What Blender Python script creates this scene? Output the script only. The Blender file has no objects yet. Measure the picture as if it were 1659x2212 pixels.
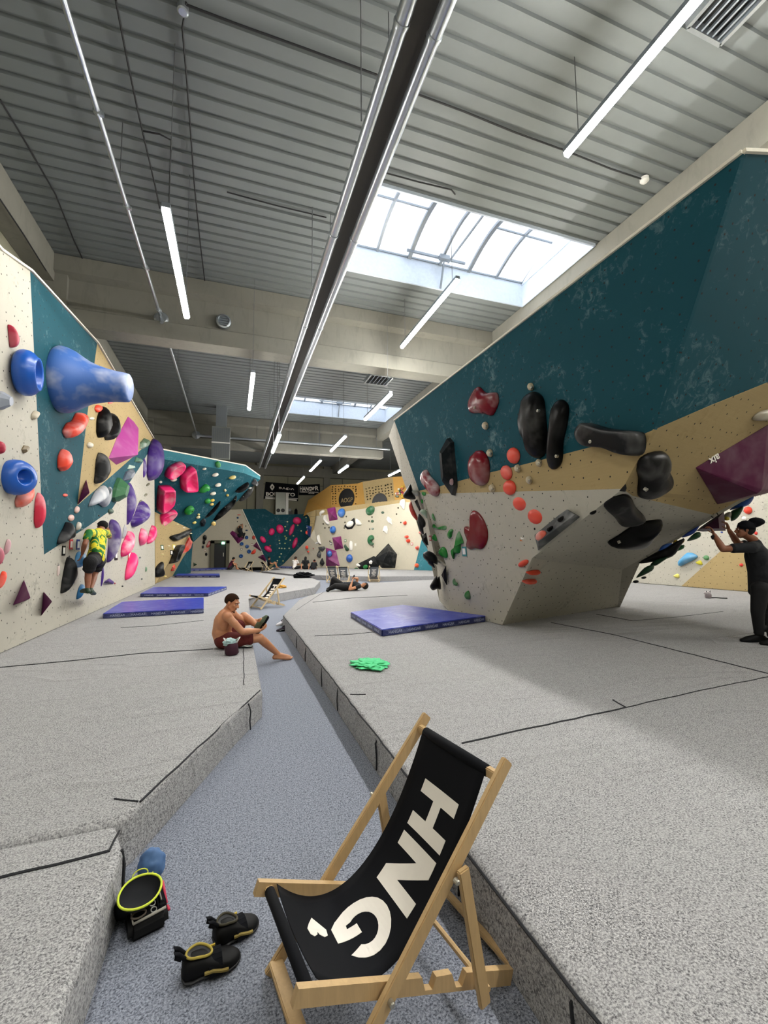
import bpy, bmesh, math, random
from mathutils import Vector as V, Matrix, Quaternion
from mathutils.geometry import tessellate_polygon
random.seed(7)
SC = bpy.context.scene
COL = SC.collection
PI = math.pi
# ------------------------------------------------------------------ camera model (survey of the photo)
YAW, PITCH, ROLL, FPX, CAMH = math.radians(19.25), math.radians(4.9), math.radians(-0.5), 936.0, 1.55
_cy, _sy, _cp, _sp, _cr, _sr = math.cos(YAW), math.sin(YAW), math.cos(PITCH), math.sin(PITCH), math.cos(ROLL), math.sin(ROLL)
FW = V((_sy*_cp, _cy*_cp, _sp)); _r = V((_cy, -_sy, 0)); _u = _r.cross(FW)
RT = _r*_cr + _u*_sr; UP = _u*_cr - _r*_sr
CAM = V((0, 0, CAMH))
def ray(x, y): return FW + RT*((x-829.5)/FPX) - UP*((y-1106)/FPX)
def onX(x, y, v): d = ray(x, y); return CAM + d*(v/d.x)
def onY(x, y, v): d = ray(x, y); return CAM + d*(v/d.y)
def onZ(x, y, v): d = ray(x, y); return CAM + d*((v-CAMH)/d.z)
def atD(x, y, v): return CAM + ray(x, y)*v
def onP(x, y, pl):
    d = ray(x, y); p, n = pl
    return CAM + d*((p-CAM).dot(n)/d.dot(n))
def px(p):
    q = V(p)-CAM; d = q.dot(FW)
    return (829.5+FPX*q.dot(RT)/d, 1106-FPX*q.dot(UP)/d, d)
def plane3(a, b, c):
    n = (b-a).cross(c-a).normalized()
    if n.dot(CAM-a) < 0: n = -n
    return (a.copy(), n)
cam = bpy.data.cameras.new('camera'); cam.sensor_fit = 'HORIZONTAL'; cam.sensor_width = 36.0
cam.lens = 36.0*FPX/1659.0; cam.clip_end = 300; cam.clip_start = 0.02
co = bpy.data.objects.new('camera', cam); COL.objects.link(co)
m3 = Matrix((RT, UP, -FW)).transposed()
co.matrix_world = Matrix.Translation(CAM) @ m3.to_4x4()
SC.camera = co

# ------------------------------------------------------------------ materials
def lin(c):
    f = lambda v: v/12.92 if v <= .04045 else ((v+.055)/1.055)**2.4
    return tuple(f(v) for v in c)
def hx(s): return lin(tuple(int(s[i:i+2], 16)/255 for i in (0, 2, 4)))
def newmat(name):
    m = bpy.data.materials.new(name); m.use_nodes = True
    nt = m.node_tree; b = nt.nodes['Principled BSDF']
    return m, nt, b
def N(nt, t, **kw):
    n = nt.nodes.new(t)
    for k, v in kw.items():
        if k in n.inputs: n.inputs[k].default_value = v
        else: setattr(n, k, v)
    return n
def L(nt, a, b): nt.links.new(a, b)
def coords(nt, kind='Object', scale=(1, 1, 1), rot=(0, 0, 0)):
    t = N(nt, 'ShaderNodeTexCoord'); mp = N(nt, 'ShaderNodeMapping')
    mp.inputs['Scale'].default_value = scale; mp.inputs['Rotation'].default_value = rot
    L(nt, t.outputs[kind], mp.inputs['Vector']); return mp.outputs['Vector']
def ramp(nt, fac, stops):
    r = N(nt, 'ShaderNodeValToRGB'); e = r.color_ramp.elements
    while len(e) < len(stops): e.new(.5)
    for i, (p, c) in enumerate(stops):
        e[i].position = p; e[i].color = tuple(c)+(1,) if len(c) == 3 else c
    L(nt, fac, r.inputs['Fac']); return r.outputs['Color']
def g(v): return (v, v, v)
def mix(nt, fac, a, b, mode='MIX'):
    n = N(nt, 'ShaderNodeMix'); n.data_type = 'RGBA'; n.blend_type = mode
    for s, v in ((0, fac), (6, a), (7, b)):
        if hasattr(v, 'links'): L(nt, v, n.inputs[s])
        else: n.inputs[s].default_value = v if s == 0 else (tuple(v)+(1,))
    return n.outputs[2]
def noise(nt, vec, scale, detail=4, rough=.55, dist=0):
    n = N(nt, 'ShaderNodeTexNoise'); n.inputs['Scale'].default_value = scale
    n.inputs['Detail'].default_value = detail; n.inputs['Roughness'].default_value = rough
    n.inputs['Distortion'].default_value = dist
    L(nt, vec, n.inputs['Vector']); return n.outputs['Fac']
def bump(nt, b, h, strength=.3, dist=.01):
    n = N(nt, 'ShaderNodeBump'); n.inputs['Strength'].default_value = strength; n.inputs['Distance'].default_value = dist
    L(nt, h, n.inputs['Height']); L(nt, n.outputs['Normal'], b.inputs['Normal'])
def plain(name, c, rough=.5, metal=0, var=.12, scale=18, spec=.5):
    m, nt, b = newmat(name); c = hx(c) if isinstance(c, str) else c
    f = noise(nt, coords(nt), scale, 4)
    col = mix(nt, f, [v*(1-var) for v in c], [min(1, v*(1+var)) for v in c])
    L(nt, col, b.inputs['Base Color']); b.inputs['Roughness'].default_value = rough
    b.inputs['Metallic'].default_value = metal; b.inputs['Specular IOR Level'].default_value = spec
    return m
_pl = {}
def plastic(c, rough=.45, chalk=.35):
    """moulded hold resin: flat colour, dusted with chalk where hands go"""
    dk = sum(hx(c)) < .06
    if dk: chalk *= .35
    k = (c, rough, chalk)
    if k in _pl: return _pl[k]
    m, nt, b = newmat('hold_resin_'+c); base = hx(c)
    v = coords(nt)
    f = noise(nt, v, 2.6, 3, .5, .2)
    f2 = noise(nt, v, 60, 2)
    fac = ramp(nt, f, [(.48, g(0)), (.82, g(chalk))])
    col = mix(nt, fac, base, (.72, .71, .69))
    col = mix(nt, f2, [x*.88 for x in base], col) if False else col
    L(nt, col, b.inputs['Base Color']); b.inputs['Roughness'].default_value = rough
    b.inputs['Specular IOR Level'].default_value = .13 if dk else .22 if sum(hx(c)) < .28 else .45
    bump(nt, b, f2, .15, .004)
    _pl[k] = m; return m
def board(name, c, smear, smear_amt, dots=True, dotc=(.02, .02, .02), grain=0., speck=.25, scl=1., rough=.75):
    """climbing panel: painted or raw ply with T-nut holes, rubber specks and chalk (UV in metres)"""
    m, nt, b = newmat(name); base = hx(c)
    uv = coords(nt, 'UV')
    n1 = noise(nt, uv, 1.6*scl, 6, .65, .6)
    n2 = noise(nt, uv, 9*scl, 6, .7, 1.2)
    n3 = noise(nt, uv, 55, 3, .6)
    col = mix(nt, n1, [x*.86 for x in base], [min(1, x*1.1) for x in base])
    if grain:
        w = noise(nt, coords(nt, 'UV', (1.2, 22, 1)), 2.2, 6, .65, .5)
        col = mix(nt, ramp(nt, w, [(.3, g(0)), (.75, g(grain))]), col, [x*.62 for x in base])
    sm = N(nt, 'ShaderNodeMath', operation='MULTIPLY'); L(nt, n1, sm.inputs[0]); L(nt, n2, sm.inputs[1])
    col = mix(nt, ramp(nt, sm.outputs[0], [(.29, g(0)), (.44, g(smear_amt))]), col, hx(smear))
    if speck:
        col = mix(nt, ramp(nt, n3, [(.66, g(0)), (.72, g(speck))]), col, [x*.25 for x in base])
    if dots:
        vo = N(nt, 'ShaderNodeTexVoronoi'); vo.voronoi_dimensions = '2D'
        vo.inputs['Scale'].default_value = 5.2; vo.inputs['Randomness'].default_value = .6
        L(nt, uv, vo.inputs['Vector'])
        d = ramp(nt, vo.outputs['Distance'], [(.0, g(1)), (.042, g(1)), (.062, g(0))])
        col = mix(nt, d, col, dotc)
    L(nt, col, b.inputs['Base Color']); b.inputs['Roughness'].default_value = rough; b.inputs['Specular IOR Level'].default_value = .2
    bump(nt, b, n2, .06, .01)
    return m
M = {}
M['white'] = board('white_textured_plywood', 'b3afa3', '7a776f', .6, speck=.5, dots=True)
M['white_far'] = board('cream_textured_plywood', 'bcb5a2', '938c7b', .45, speck=.45, dots=False)
M['teal'] = board('teal_painted_plywood', '0f4652', '8fa8ab', .38, speck=0, scl=.9)
M['teal_light'] = board('teal_lightened', '33717c', '9fb4b6', .4, speck=0)  # teal lightened for light caught by the boulder's rim; corner panel shares it
M['tan'] = board('tan_birch_plywood', 'a9946a', '8d7850', .5, grain=.25, speck=.3)
M['gold'] = board('golden_birch_plywood', 'c79a52', 'a87f3f', .5, dots=False, grain=.3, speck=0)
M['edge'] = plain('pale_plywood_edge', 'e2dccb', .7)
def felt(name, dark, light, wr=1.):
    m, nt, b = newmat(name)
    v = coords(nt)
    f = noise(nt, v, 120, 2, .8)
    f2 = noise(nt, v, 1.1, 4)
    f3 = noise(nt, v, 38, 3, .7)
    col = ramp(nt, f, [(.36, hx(dark)), (.5, [(a+c)/2 for a, c in zip(hx(dark), hx(light))]), (.62, hx(light))])
    col = mix(nt, ramp(nt, f3, [(.42, g(.0)), (.62, g(.35))]), col, hx(light))
    col = mix(nt, ramp(nt, f2, [(.3, g(0)), (.7, g(.22))]), col, [x*.72 for x in hx(light)])
    L(nt, col, b.inputs['Base Color']); b.inputs['Roughness'].default_value = .95
    b.inputs['Specular IOR Level'].default_value = .12
    w = noise(nt, coords(nt, 'Object', (.45, 1.6, 1.0), (0, 0, .15)), .75, 2, .5, .9)
    w2 = ramp(nt, w, [(.30, g(.0)), (.46, g(.35)), (.50, g(1)), (.54, g(.35)), (.7, g(.05))])
    n1 = N(nt, 'ShaderNodeBump'); n1.inputs['Strength'].default_value = .42*min(wr, 1); n1.inputs['Distance'].default_value = .045*wr
    L(nt, w2, n1.inputs['Height'])
    n2 = N(nt, 'ShaderNodeBump'); n2.inputs['Strength'].default_value = .25; n2.inputs['Distance'].default_value = .003
    L(nt, f, n2.inputs['Height']); L(nt, n1.outputs['Normal'], n2.inputs['Normal']); L(nt, n2.outputs['Normal'], b.inputs['Normal'])
    return m
M['felt'] = felt('grey_felt_mat_cover', '454548', 'bdbcbc')
M['carpet'] = felt('blue_grey_needle_carpet', '30353f', '9ea3b0', .05)
M['seam'] = plain('dark_seam_thread', '26272b', .9)
def concrete(name, c, dirt=.35):
    m, nt, b = newmat(name); v = coords(nt)
    n1 = noise(nt, v, .9, 7, .65, .5); n2 = noise(nt, v, 14, 5, .7)
    n3 = noise(nt, coords(nt, 'Object', (1, 1, .25)), 5, 6, .7, .8)
    base = hx(c)
    col = mix(nt, n1, [x*.75 for x in base], [min(1, x*1.12) for x in base])
    col = mix(nt, ramp(nt, n3, [(.52, g(0)), (.75, g(dirt))]), col, [x*.4 for x in base])
    L(nt, col, b.inputs['Base Color']); b.inputs['Roughness'].default_value = .85
    bump(nt, b, n2, .1, .01); return m
M['concrete'] = concrete('raw_concrete', '7f7d74')
M['concrete_wall'] = concrete('cream_concrete_panel', '8f8c78', .15)
M['deck'] = plain('white_coated_steel_deck', '74797a', .5, .0, .06, 3)
M['galv'] = plain('galvanised_steel', 'b9bfc4', .3, .85, .15, 30)
M['galv_dark'] = plain('dark_radiant_channel', '3a3733', .6, .2)
M['zinc'] = plain('zinc_skylight_upstand', 'cfd9e6', .45, .2, .12, 12)
M['frame'] = plain('aluminium_glazing_bar', '8d949b', .4, .6)
M['cable'] = plain('black_cable', '1d1d20', .6)
M['wire'] = plain('thin_steel_wire', '77787a', .4, .7)
M['blue'] = None
def vinyl(name, c):
    m, nt, b = newmat(name); v = coords(nt); base = hx(c)
    n1 = noise(nt, v, 2.2, 6, .65, 1.8)
    col = mix(nt, ramp(nt, n1, [(.5, g(0)), (.62, g(.16)), (.7, g(.02))]), base, (.62, .66, .86))
    L(nt, col, b.inputs['Base Color']); b.inputs['Roughness'].default_value = .34
    bump(nt, b, n1, .25, .03); return m
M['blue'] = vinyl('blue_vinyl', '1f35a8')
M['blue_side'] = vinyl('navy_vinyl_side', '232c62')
M['print_grey'] = plain('grey_print', 'aab2cc', .6)
def wood(name, c, ang=0):
    m, nt, b = newmat(name); base = hx(c)
    w = noise(nt, coords(nt, 'Object', (30, 30, 3.5)), 1.6, 6, .6, .8)
    n = noise(nt, coords(nt), 7, 4)
    col = mix(nt, w, [x*.72 for x in base], [min(1, x*1.16) for x in base])
    col = mix(nt, ramp(nt, n, [(.5, g(0)), (.8, g(.25))]), col, [x*.6 for x in base])
    L(nt, col, b.inputs['Base Color']); b.inputs['Roughness'].default_value = .55
    bump(nt, b, w, .12, .004); return m
M['beech'] = wood('beech_wood', 'c8a878')
M['beech_far'] = plain('pale_beech_wood', 'd3bd95', .6)
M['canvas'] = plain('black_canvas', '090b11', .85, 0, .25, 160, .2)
M['canvas_backlit'] = plain('backlit_canvas_tone', '6f7275', .85, 0, .15, 90)  # light coming through the cloth from behind is put into this grey
M['print_white'] = plain('off_white_print', 'efe9df', .7, 0, .05)
M['bolt'] = plain('steel_bolt', 'b8b4a8', .35, .8)
M['black'] = plain('matt_black', '0c0c0e', .55)
M['black_rubber'] = plain('black_rubber', '0a0a0b', .6, 0, .3, 40, .2)
M['white_paint'] = plain('white_paint', 'e8e6e0', .6)
def emit(name, c, s):
    m = bpy.data.materials.new(name); m.use_nodes = True; nt = m.node_tree
    for n in list(nt.nodes): nt.nodes.remove(n)
    o = N(nt, 'ShaderNodeOutputMaterial'); e = N(nt, 'ShaderNodeEmission')
    e.inputs['Color'].default_value = tuple(c)+(1,); e.inputs['Strength'].default_value = s
    L(nt, e.outputs[0], o.inputs[0]); return m
M['tube'] = emit('lit_diffuser', (1, .975, .92), 140); M['tube_soft'] = emit('lit_diffuser_dimmed', (1, .97, .90), 62)
M['exit'] = emit('green_exit_light', (.25, 1, .5), 6)
def pane():
    m = bpy.data.materials.new('opal_polycarbonate'); m.use_nodes = True; nt = m.node_tree
    for n in list(nt.nodes): nt.nodes.remove(n)
    o = N(nt, 'ShaderNodeOutputMaterial'); t = N(nt, 'ShaderNodeBsdfTransparent'); d = N(nt, 'ShaderNodeBsdfTranslucent')
    mx = N(nt, 'ShaderNodeMixShader'); mx.inputs[0].default_value = .45
    f = noise(nt, coords(nt), 1.2, 5, .6)
    L(nt, ramp(nt, f, [(.3, (.95, .96, 1)), (.75, (.8, .82, .88))]), d.inputs[0])
    L(nt, t.outputs[0], mx.inputs[1]); L(nt, d.outputs[0], mx.inputs[2]); L(nt, mx.outputs[0], o.inputs[0]); return m
M['pane'] = pane()

# ------------------------------------------------------------------ mesh helpers
LOCAL = set()
def attach(o, par):
    '''make o a part of par; coordinates are in the world unless par was made with local=True'''
    o.parent = par
    if par.name not in LOCAL and par.parent is None: o.matrix_parent_inverse = Matrix.Translation(-V(par.location))
    return o
def link(name, me, mat=None, parent=None, smooth=False):
    o = bpy.data.objects.new(name, me); COL.objects.link(o)
    if mat is not None and not me.materials: me.materials.append(mat)
    if parent is not None: attach(o, parent)
    if smooth:
        for p in me.polygons: p.use_smooth = True
    return o
def fin(bm, name, mat=None, parent=None, smooth=False, recalc=True, auto=None):
    if recalc: bmesh.ops.recalc_face_normals(bm, faces=bm.faces)
    me = bpy.data.meshes.new(name); bm.to_mesh(me); bm.free()
    o = link(name, me, mat, parent, smooth or auto is not None)
    if auto is not None: me.set_sharp_from_angle(angle=math.radians(auto))
    return o
def tag(o, label=None, cat=None, group=None, kind=None):
    if label: o['label'] = label
    if cat: o['category'] = cat
    if group: o['group'] = group
    if kind: o['kind'] = kind
    return o
def thing(name, label, cat, loc=(0, 0, 0), group=None, local=False):
    o = bpy.data.objects.new(name, None); COL.objects.link(o); o.location = loc; o.empty_display_size = .1
    if local: LOCAL.add(o.name)
    return tag(o, label, cat, group)
def frame(a, b, up=V((0, 0, 1))):
    z = (b-a).normalized()
    if abs(z.dot(up)) > .995: up = V((0, 1, 0))
    x = up.cross(z).normalized(); y = z.cross(x)
    return Matrix((x, y, z)).transposed()
def box(bm, c, s, rot=None):
    r = bmesh.ops.create_cube(bm, size=1)
    mt = Matrix.Translation(c) @ (rot.to_4x4() if rot is not None else Matrix.Identity(4)) @ Matrix.Diagonal((*s, 1))
    bmesh.ops.transform(bm, matrix=mt, verts=r['verts']); return r['verts']
def beam(bm, a, b, w, h, up=V((0, 0, 1))):
    """bar of section w (sideways) x h (along up) from a to b"""
    a, b = V(a), V(b)
    return box(bm, (a+b)/2, (w, h, (b-a).length), frame(a, b, up))
def tube(bm, pts, r, seg=8, cap=True):
    pts = [V(p) for p in pts]; rings = []
    rs = r if isinstance(r, (list, tuple)) else [r]*len(pts)
    ref = None
    for i, p in enumerate(pts):
        d = (pts[min(i+1, len(pts)-1)]-pts[max(i-1, 0)]).normalized()
        if ref is None:
            ref = V((0, 0, 1)) if abs(d.z) < .9 else V((1, 0, 0))
        x = (ref - d*ref.dot(d)).normalized(); y = d.cross(x); ref = x
        rings.append([bm.verts.new(p + (x*math.cos(2*PI*k/seg) + y*math.sin(2*PI*k/seg))*rs[i]) for k in range(seg)])
    for a, b in zip(rings, rings[1:]):
        for k in range(seg): bm.faces.new((a[k], a[(k+1) % seg], b[(k+1) % seg], b[k]))
    if cap:
        bm.faces.new(rings[0][::-1]); bm.faces.new(rings[-1])
def lathe(bm, o, axis, prof, seg=24, cap=True):
    """prof: list of (radius, height along axis)"""
    z = V(axis).normalized(); u = V((0, 0, 1)) if abs(z.z) < .9 else V((1, 0, 0))
    x = (u - z*u.dot(z)).normalized(); y = z.cross(x); rings = []
    for r, h in prof:
        rings.append([bm.verts.new(V(o)+z*h+(x*math.cos(2*PI*k/seg)+y*math.sin(2*PI*k/seg))*max(r, .0004)) for k in range(seg)])
    for a, b in zip(rings, rings[1:]):
        for k in range(seg): bm.faces.new((a[k], a[(k+1) % seg], b[(k+1) % seg], b[k]))
    if cap:
        bm.faces.new(rings[0][::-1]); bm.faces.new(rings[-1])
def basis(n):
    """in-plane axes of a face with normal n: u sideways, v upwards"""
    up = V((0, 0, 1))
    if abs(n.z) > .95: up = V((0, 1, 0))
    u = up.cross(n).normalized(); return u, n.cross(u)
def catmull(pts, k=4):
    out = []; n = len(pts)
    for i in range(n):
        p0, p1, p2, p3 = pts[i-1], pts[i], pts[(i+1) % n], pts[(i+2) % n]
        for j in range(k):
            t = j/k
            out.append(tuple(.5*((2*b)+(c-a)*t+(2*a-5*b+4*c-d)*t*t+(3*b-a-3*c+d)*t**3) for a, b, c, d in zip(p0, p1, p2, p3)))
    return out
def panel(name, pts, mat, parent, thick=.05, back=None):
    """a flat-ish polygon panel of real thickness, UV in metres"""
    pts = [V(p) for p in pts]; nrm = V((0, 0, 0))
    for i in range(len(pts)):
        a, b = pts[i], pts[(i+1) % len(pts)]; nrm += a.cross(b)
    nrm.normalize()
    c = sum(pts, V((0, 0, 0)))/len(pts)
    if nrm.dot(CAM-c) < 0: pts.reverse(); nrm = -nrm
    if back: nrm = V(back)
    u, v = basis(nrm)
    bm = bmesh.new(); uvl = bm.loops.layers.uv.new('uv')
    tri = tessellate_polygon([pts])
    f_ = [bm.verts.new(p) for p in pts]; b_ = [bm.verts.new(p-nrm*thick) for p in pts]
    for t in tri: bm.faces.new([f_[i] for i in t])
    for t in tri: bm.faces.new([b_[i] for i in t][::-1])
    for i in range(len(pts)):
        j = (i+1) % len(pts); bm.faces.new((f_[i], b_[i], b_[j], f_[j]))
    bmesh.ops.recalc_face_normals(bm, faces=bm.faces)
    for f in bm.faces:
        for l in f.loops: l[uvl].uv = (l.vert.co.dot(u), l.vert.co.dot(v))
    return fin(bm, name, mat, parent, recalc=False)
def prism(bm, poly, z0, z1):
    """vertical prism over an xy polygon"""
    lo = [bm.verts.new((p[0], p[1], z0)) for p in poly]; hi = [bm.verts.new((p[0], p[1], z1)) for p in poly]
    n = len(poly); fs = [bm.faces.new(hi), bm.faces.new(lo[::-1])]
    for i in range(n): fs.append(bm.faces.new((lo[i], lo[(i+1) % n], hi[(i+1) % n], hi[i])))
    return lo, hi
def text_mesh(cu, name, mat):
    tmp = bpy.data.objects.new('tmp', cu); COL.objects.link(tmp); bpy.context.view_layer.update()
    me = bpy.data.meshes.new_from_object(tmp.evaluated_get(bpy.context.evaluated_depsgraph_get()))
    bpy.data.objects.remove(tmp); me.materials.clear(); return link(name, me, mat)
# ================================================================== THE HALL
ZC, ZB, YB1, YB2, YEND = 8.60, 6.90, 12.0, 24.0, 36.0
XL, XR, Y0 = -4.5, 15.0, -5.0
XLB = 7.87                                        # left face of the long roof girder
SKY = [(-4.4, -1.7), (7.35, 10.05), (19.55, 22.05)]; SKX = (2.48, 7.84)  # first opening is unseen, added behind the camera to light the near mats
def setting(name, bm, mat, **k):
    o = fin(bm, name, mat, **k); o['kind'] = 'structure'; return o
bm = bmesh.new(); box(bm, ((XL+XR)/2, (Y0+YEND)/2, -.1), (XR-XL+1, YEND-Y0+1, .2)); setting('floor', bm, M['carpet'])
for nm, c, s in (('wall_left', (XL-.15, (Y0+YEND)/2, 4.5), (.3, YEND-Y0, 9)), ('wall_right', (XR+.15, (Y0+YEND)/2, 4.5), (.3, YEND-Y0, 9)),
                 ('wall_back', ((XL+XR)/2, Y0-.15, 4.5), (XR-XL+.6, .3, 9)), ('wall_far', ((XL+XR)/2, YEND+.15, 4.5), (XR-XL+.6, .3, 9))):
    bm = bmesh.new(); box(bm, c, s); setting(nm, bm, M['concrete_wall'])
# ribbed steel roof deck (one folded sheet, cut out round the rooflights)
bm = bmesh.new(); PER = .282
def deck(x0, x1, ya, yb):
    ys = []; k = math.floor(ya/PER)
    while k*PER < yb:
        for dy, z in ((0, 0), (.195, 0), (.207, .045), (.268, .045)): ys.append((k*PER+dy, ZC+z))
        k += 1
    ys = [p for p in ys if ya < p[0] < yb]; ys = [(ya, ys[0][1])]+ys+[(yb, ys[-1][1])]
    pv = None
    for y, z in ys:
        v = (bm.verts.new((x0, y, z)), bm.verts.new((x1, y, z)))
        if pv: bm.faces.new((pv[0], v[0], v[1], pv[1]))
        pv = v
deck(XL, SKX[0], Y0, YEND); deck(SKX[1], XR, Y0, YEND)
ya = Y0
for s0, s1 in SKY: deck(SKX[0], SKX[1], ya, s0); ya = s1
deck(SKX[0], SKX[1], ya, YEND)
setting('ceiling', bm, M['deck'], recalc=False)
bm = bmesh.new()
ext = [(XL, SKX[0], Y0, YEND), (SKX[1], XR, Y0, YEND)]; ya = Y0
for s0, s1 in SKY: ext.append((SKX[0], SKX[1], ya, s0)); ya = s1
ext.append((SKX[0], SKX[1], ya, YEND))
for x0, x1, y0, y1 in ext: box(bm, ((x0+x1)/2, (y0+y1)/2, ZC+.25), (x1-x0, y1-y0, .2))
setting('trim_1', bm, M['deck'])
# concrete cross girders and long girders
def cross_girder(y, n):
    bm = bmesh.new()
    prof = [(-.28, ZB), (.28, ZB), (.28, ZB+.42), (.14, ZB+.5), (.14, ZC-.5), (.34, ZC-.42), (.34, ZC-.02), (-.34, ZC-.02), (-.34, ZC-.42), (-.14, ZC-.5), (-.14, ZB+.5), (-.28, ZB+.42)]
    a = [bm.verts.new((XL, y+p[0], p[1])) for p in prof]; b = [bm.verts.new((XLB+.4, y+p[0], p[1])) for p in prof]
    for i in range(len(prof)):
        j = (i+1) % len(prof); bm.faces.new((a[i], a[j], b[j], b[i]))
    bm.faces.new(a); bm.faces.new(b[::-1])
    o = setting('trim_%d' % n, bm, M['concrete']); tag(o, 'long pale concrete cross girder under the roof, '+('nearer one with the round vent' if n == 2 else 'farther one beyond the second lamp row'))
cross_girder(YB1, 2); cross_girder(YB2, 3)
bm = bmesh.new(); box(bm, (XLB+.22, (Y0+YEND)/2, ZC-.34), (.44, YEND-Y0, .66)); setting('trim_4', bm, M['concrete'])
bm = bmesh.new(); box(bm, (XL+.2, (Y0+YEND)/2, ZC-.34), (.38, YEND-Y0, .66)); setting('trim_5', bm, M['concrete'])
bm = bmesh.new()
for y in (YB1, YB2): box(bm, (XL+.35, y, ZC/2), (.6, .5, ZC-.1))
setting('trim_6', bm, M['concrete'])
bm = bmesh.new()
for p in ((562, 1012), (706, 1010)):
    w = onY(*p, YEND-.2); box(bm, (w.x, YEND-.15, 4.3), (.55, .35, 8.5))
box(bm, (5, YEND-.2, 7.95), (19, .4, .75))
setting('trim_7', bm, M['concrete'])
bm = bmesh.new()                                   # joints of the far wall's concrete slabs
for x in (-2.6, 1.0, 4.2, 8.8): box(bm, (x, YEND-.012, 4), (.03, .02, 8))
for z in (3.9, 6.9): box(bm, (5, YEND-.012, z), (19, .02, .03))
setting('trim_8', bm, M['seam'])
# rooflights
def rooflight(k, y0, y1, detail=True):
    x0, x1 = SKX; zt = ZC+.62
    bm = bmesh.new()
    for c, s in ((((x0+x1)/2, y0+.015, (ZC+zt)/2-.02), (x1-x0-.002, .04, zt-ZC+.1)), (((x0+x1)/2, y1-.015, (ZC+zt)/2-.02), (x1-x0-.002, .04, zt-ZC+.1)),
                 ((x0+.015, (y0+y1)/2, (ZC+zt)/2-.02), (.04, y1-y0, zt-ZC+.1)), ((x1-.015, (y0+y1)/2, (ZC+zt)/2-.02), (.024, y1-y0-.002, zt-ZC+.1))): box(bm, c, s)
    w = fin(bm, 'window_%d' % k, M['zinc']); w['kind'] = 'structure'
    for xe in (x0+.03, x1-.05):                    # closed gables of the barrel
        b2 = bmesh.new(); ar = [V((xe, y0+(y1-y0)*t/14, zt-.06+.42*math.sin(PI*t/14))) for t in range(15)]
        fs = [b2.verts.new(p) for p in ar]; b2.faces.new(fs); r = bmesh.ops.extrude_face_region(b2, geom=list(b2.faces)); bmesh.ops.translate(b2, verts=[e for e in r['geom'] if isinstance(e, bmesh.types.BMVert)], vec=(.02, 0, 0))
        fin(b2, 'gable', M['zinc'], w)
    nb = 7; xs = [x0+(x1-x0)*i/(nb-1) for i in range(nb)]
    arc = lambda x, t, r=.34: V((x, y0+(y1-y0)*t, zt+r*math.sin(PI*t)))
    for i, x in enumerate(xs):
        b2 = bmesh.new()
        pts = [arc(x, t/14) for t in range(15)]
        for a, b in zip(pts, pts[1:]): beam(b2, a, b, .06 if i not in (2, 4) else .1, .07)
        fin(b2, 'glazing_bar', M['frame'], w)
    b2 = bmesh.new()
    for t in (.02, .5, .98):
        for xa, xb in zip(xs, xs[1:]):
            if t == .5 and xs.index(xa) in (2, 3): continue
            beam(b2, arc(xa, t), arc(xb, t), .035, .04)
    fin(b2, 'glazing_rail', M['frame'], w)
    for xa, xb in zip(xs, xs[1:]):
        b2 = bmesh.new(); pv = None
        for t in range(15):
            v = (b2.verts.new(arc(xa+.01, t/14)+V((0, 0, .03))), b2.verts.new(arc(xb-.01, t/14)+V((0, 0, .03))))
            if pv: b2.faces.new((pv[0], v[0], v[1], pv[1]))
            pv = v
        fin(b2, 'pane', M['pane'], w, recalc=False)
    b2 = bmesh.new()                               # smoke-vent opener: arm, motor
    xm = (xs[3]+xs[2])/2+.3
    beam(b2, (xm-.9, y1-.25, zt+.05), (xm+.8, y1-.25, zt+.05), .05, .06); beam(b2, (xm+.15, y1-.3, zt), (xm+.15, y1-.05, ZC-.05), .04, .04)
    beam(b2, (xm, y1-.32, zt+.02), (xm+.28, y1-.32, zt+.02), .12, .12)
    beam(b2, arc(xm+.35, .06), arc(xm+.35, .95), .03, .05)
    fin(b2, 'vent_opener', M['frame'], w)
for k, (a, b) in enumerate(SKY): rooflight(k+1, a, b)
# daylight
w = bpy.data.worlds.new('overcast_sky'); SC.world = w; w.use_nodes = True
bg = w.node_tree.nodes['Background']; bg.inputs['Color'].default_value = (.86, .93, 1, 1); bg.inputs['Strength'].default_value = 1.5
for a, b in SKY:
    l = bpy.data.lights.new('skylight_portal', 'AREA'); l.shape = 'RECTANGLE'; l.size = SKX[1]-SKX[0]; l.size_y = b-a; l.cycles.is_portal = True
    o = bpy.data.objects.new('skylight_portal', l); COL.objects.link(o); o.location = ((SKX[0]+SKX[1])/2, (a+b)/2, ZC+1.05)

# ------------------------------------------------------------------ lamps
ZL = 5.94
def wire(parent, a, b, r=.006, mat='wire', name='suspension_wire'):
    bm = bmesh.new(); tube(bm, (a, b), r, 5); return fin(bm, name, M[mat], parent)
def lamp(x, y0, y1, label, zl=ZL):
    t = thing('linear_pendant_lamp', label, 'ceiling lamp', (0, 0, 0), 'linear pendant lamps under the roof')
    bm = bmesh.new(); beam(bm, (x, y0, zl+.06), (x, y1, zl+.06), .1, .07)
    fin(bm, 'housing', M['frame'], t)
    bm = bmesh.new(); prof = [(-.05, .02), (-.05, -.01), (-.03, -.04), (.03, -.04), (.05, -.01), (.05, .02)]
    a = [bm.verts.new((x+p[0], y0+.01, zl+p[1])) for p in prof]; b = [bm.verts.new((x+p[0], y1-.01, zl+p[1])) for p in prof]
    for i in range(6): j = (i+1) % 6; bm.faces.new((a[i], a[j], b[j], b[i]))
    bm.faces.new(a); bm.faces.new(b[::-1])
    fin(bm, 'diffuser', M['tube' if x > 2.5 else 'tube_soft'], t)
    for y in (y0+.25, y1-.25): wire(t, (x, y, zl+.09), (x, y, ZC+.02))
    return t
lamp(-.9, 5.85, 8.6, 'thick lit pendant lamp on the left, nearest of the left row')
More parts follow.
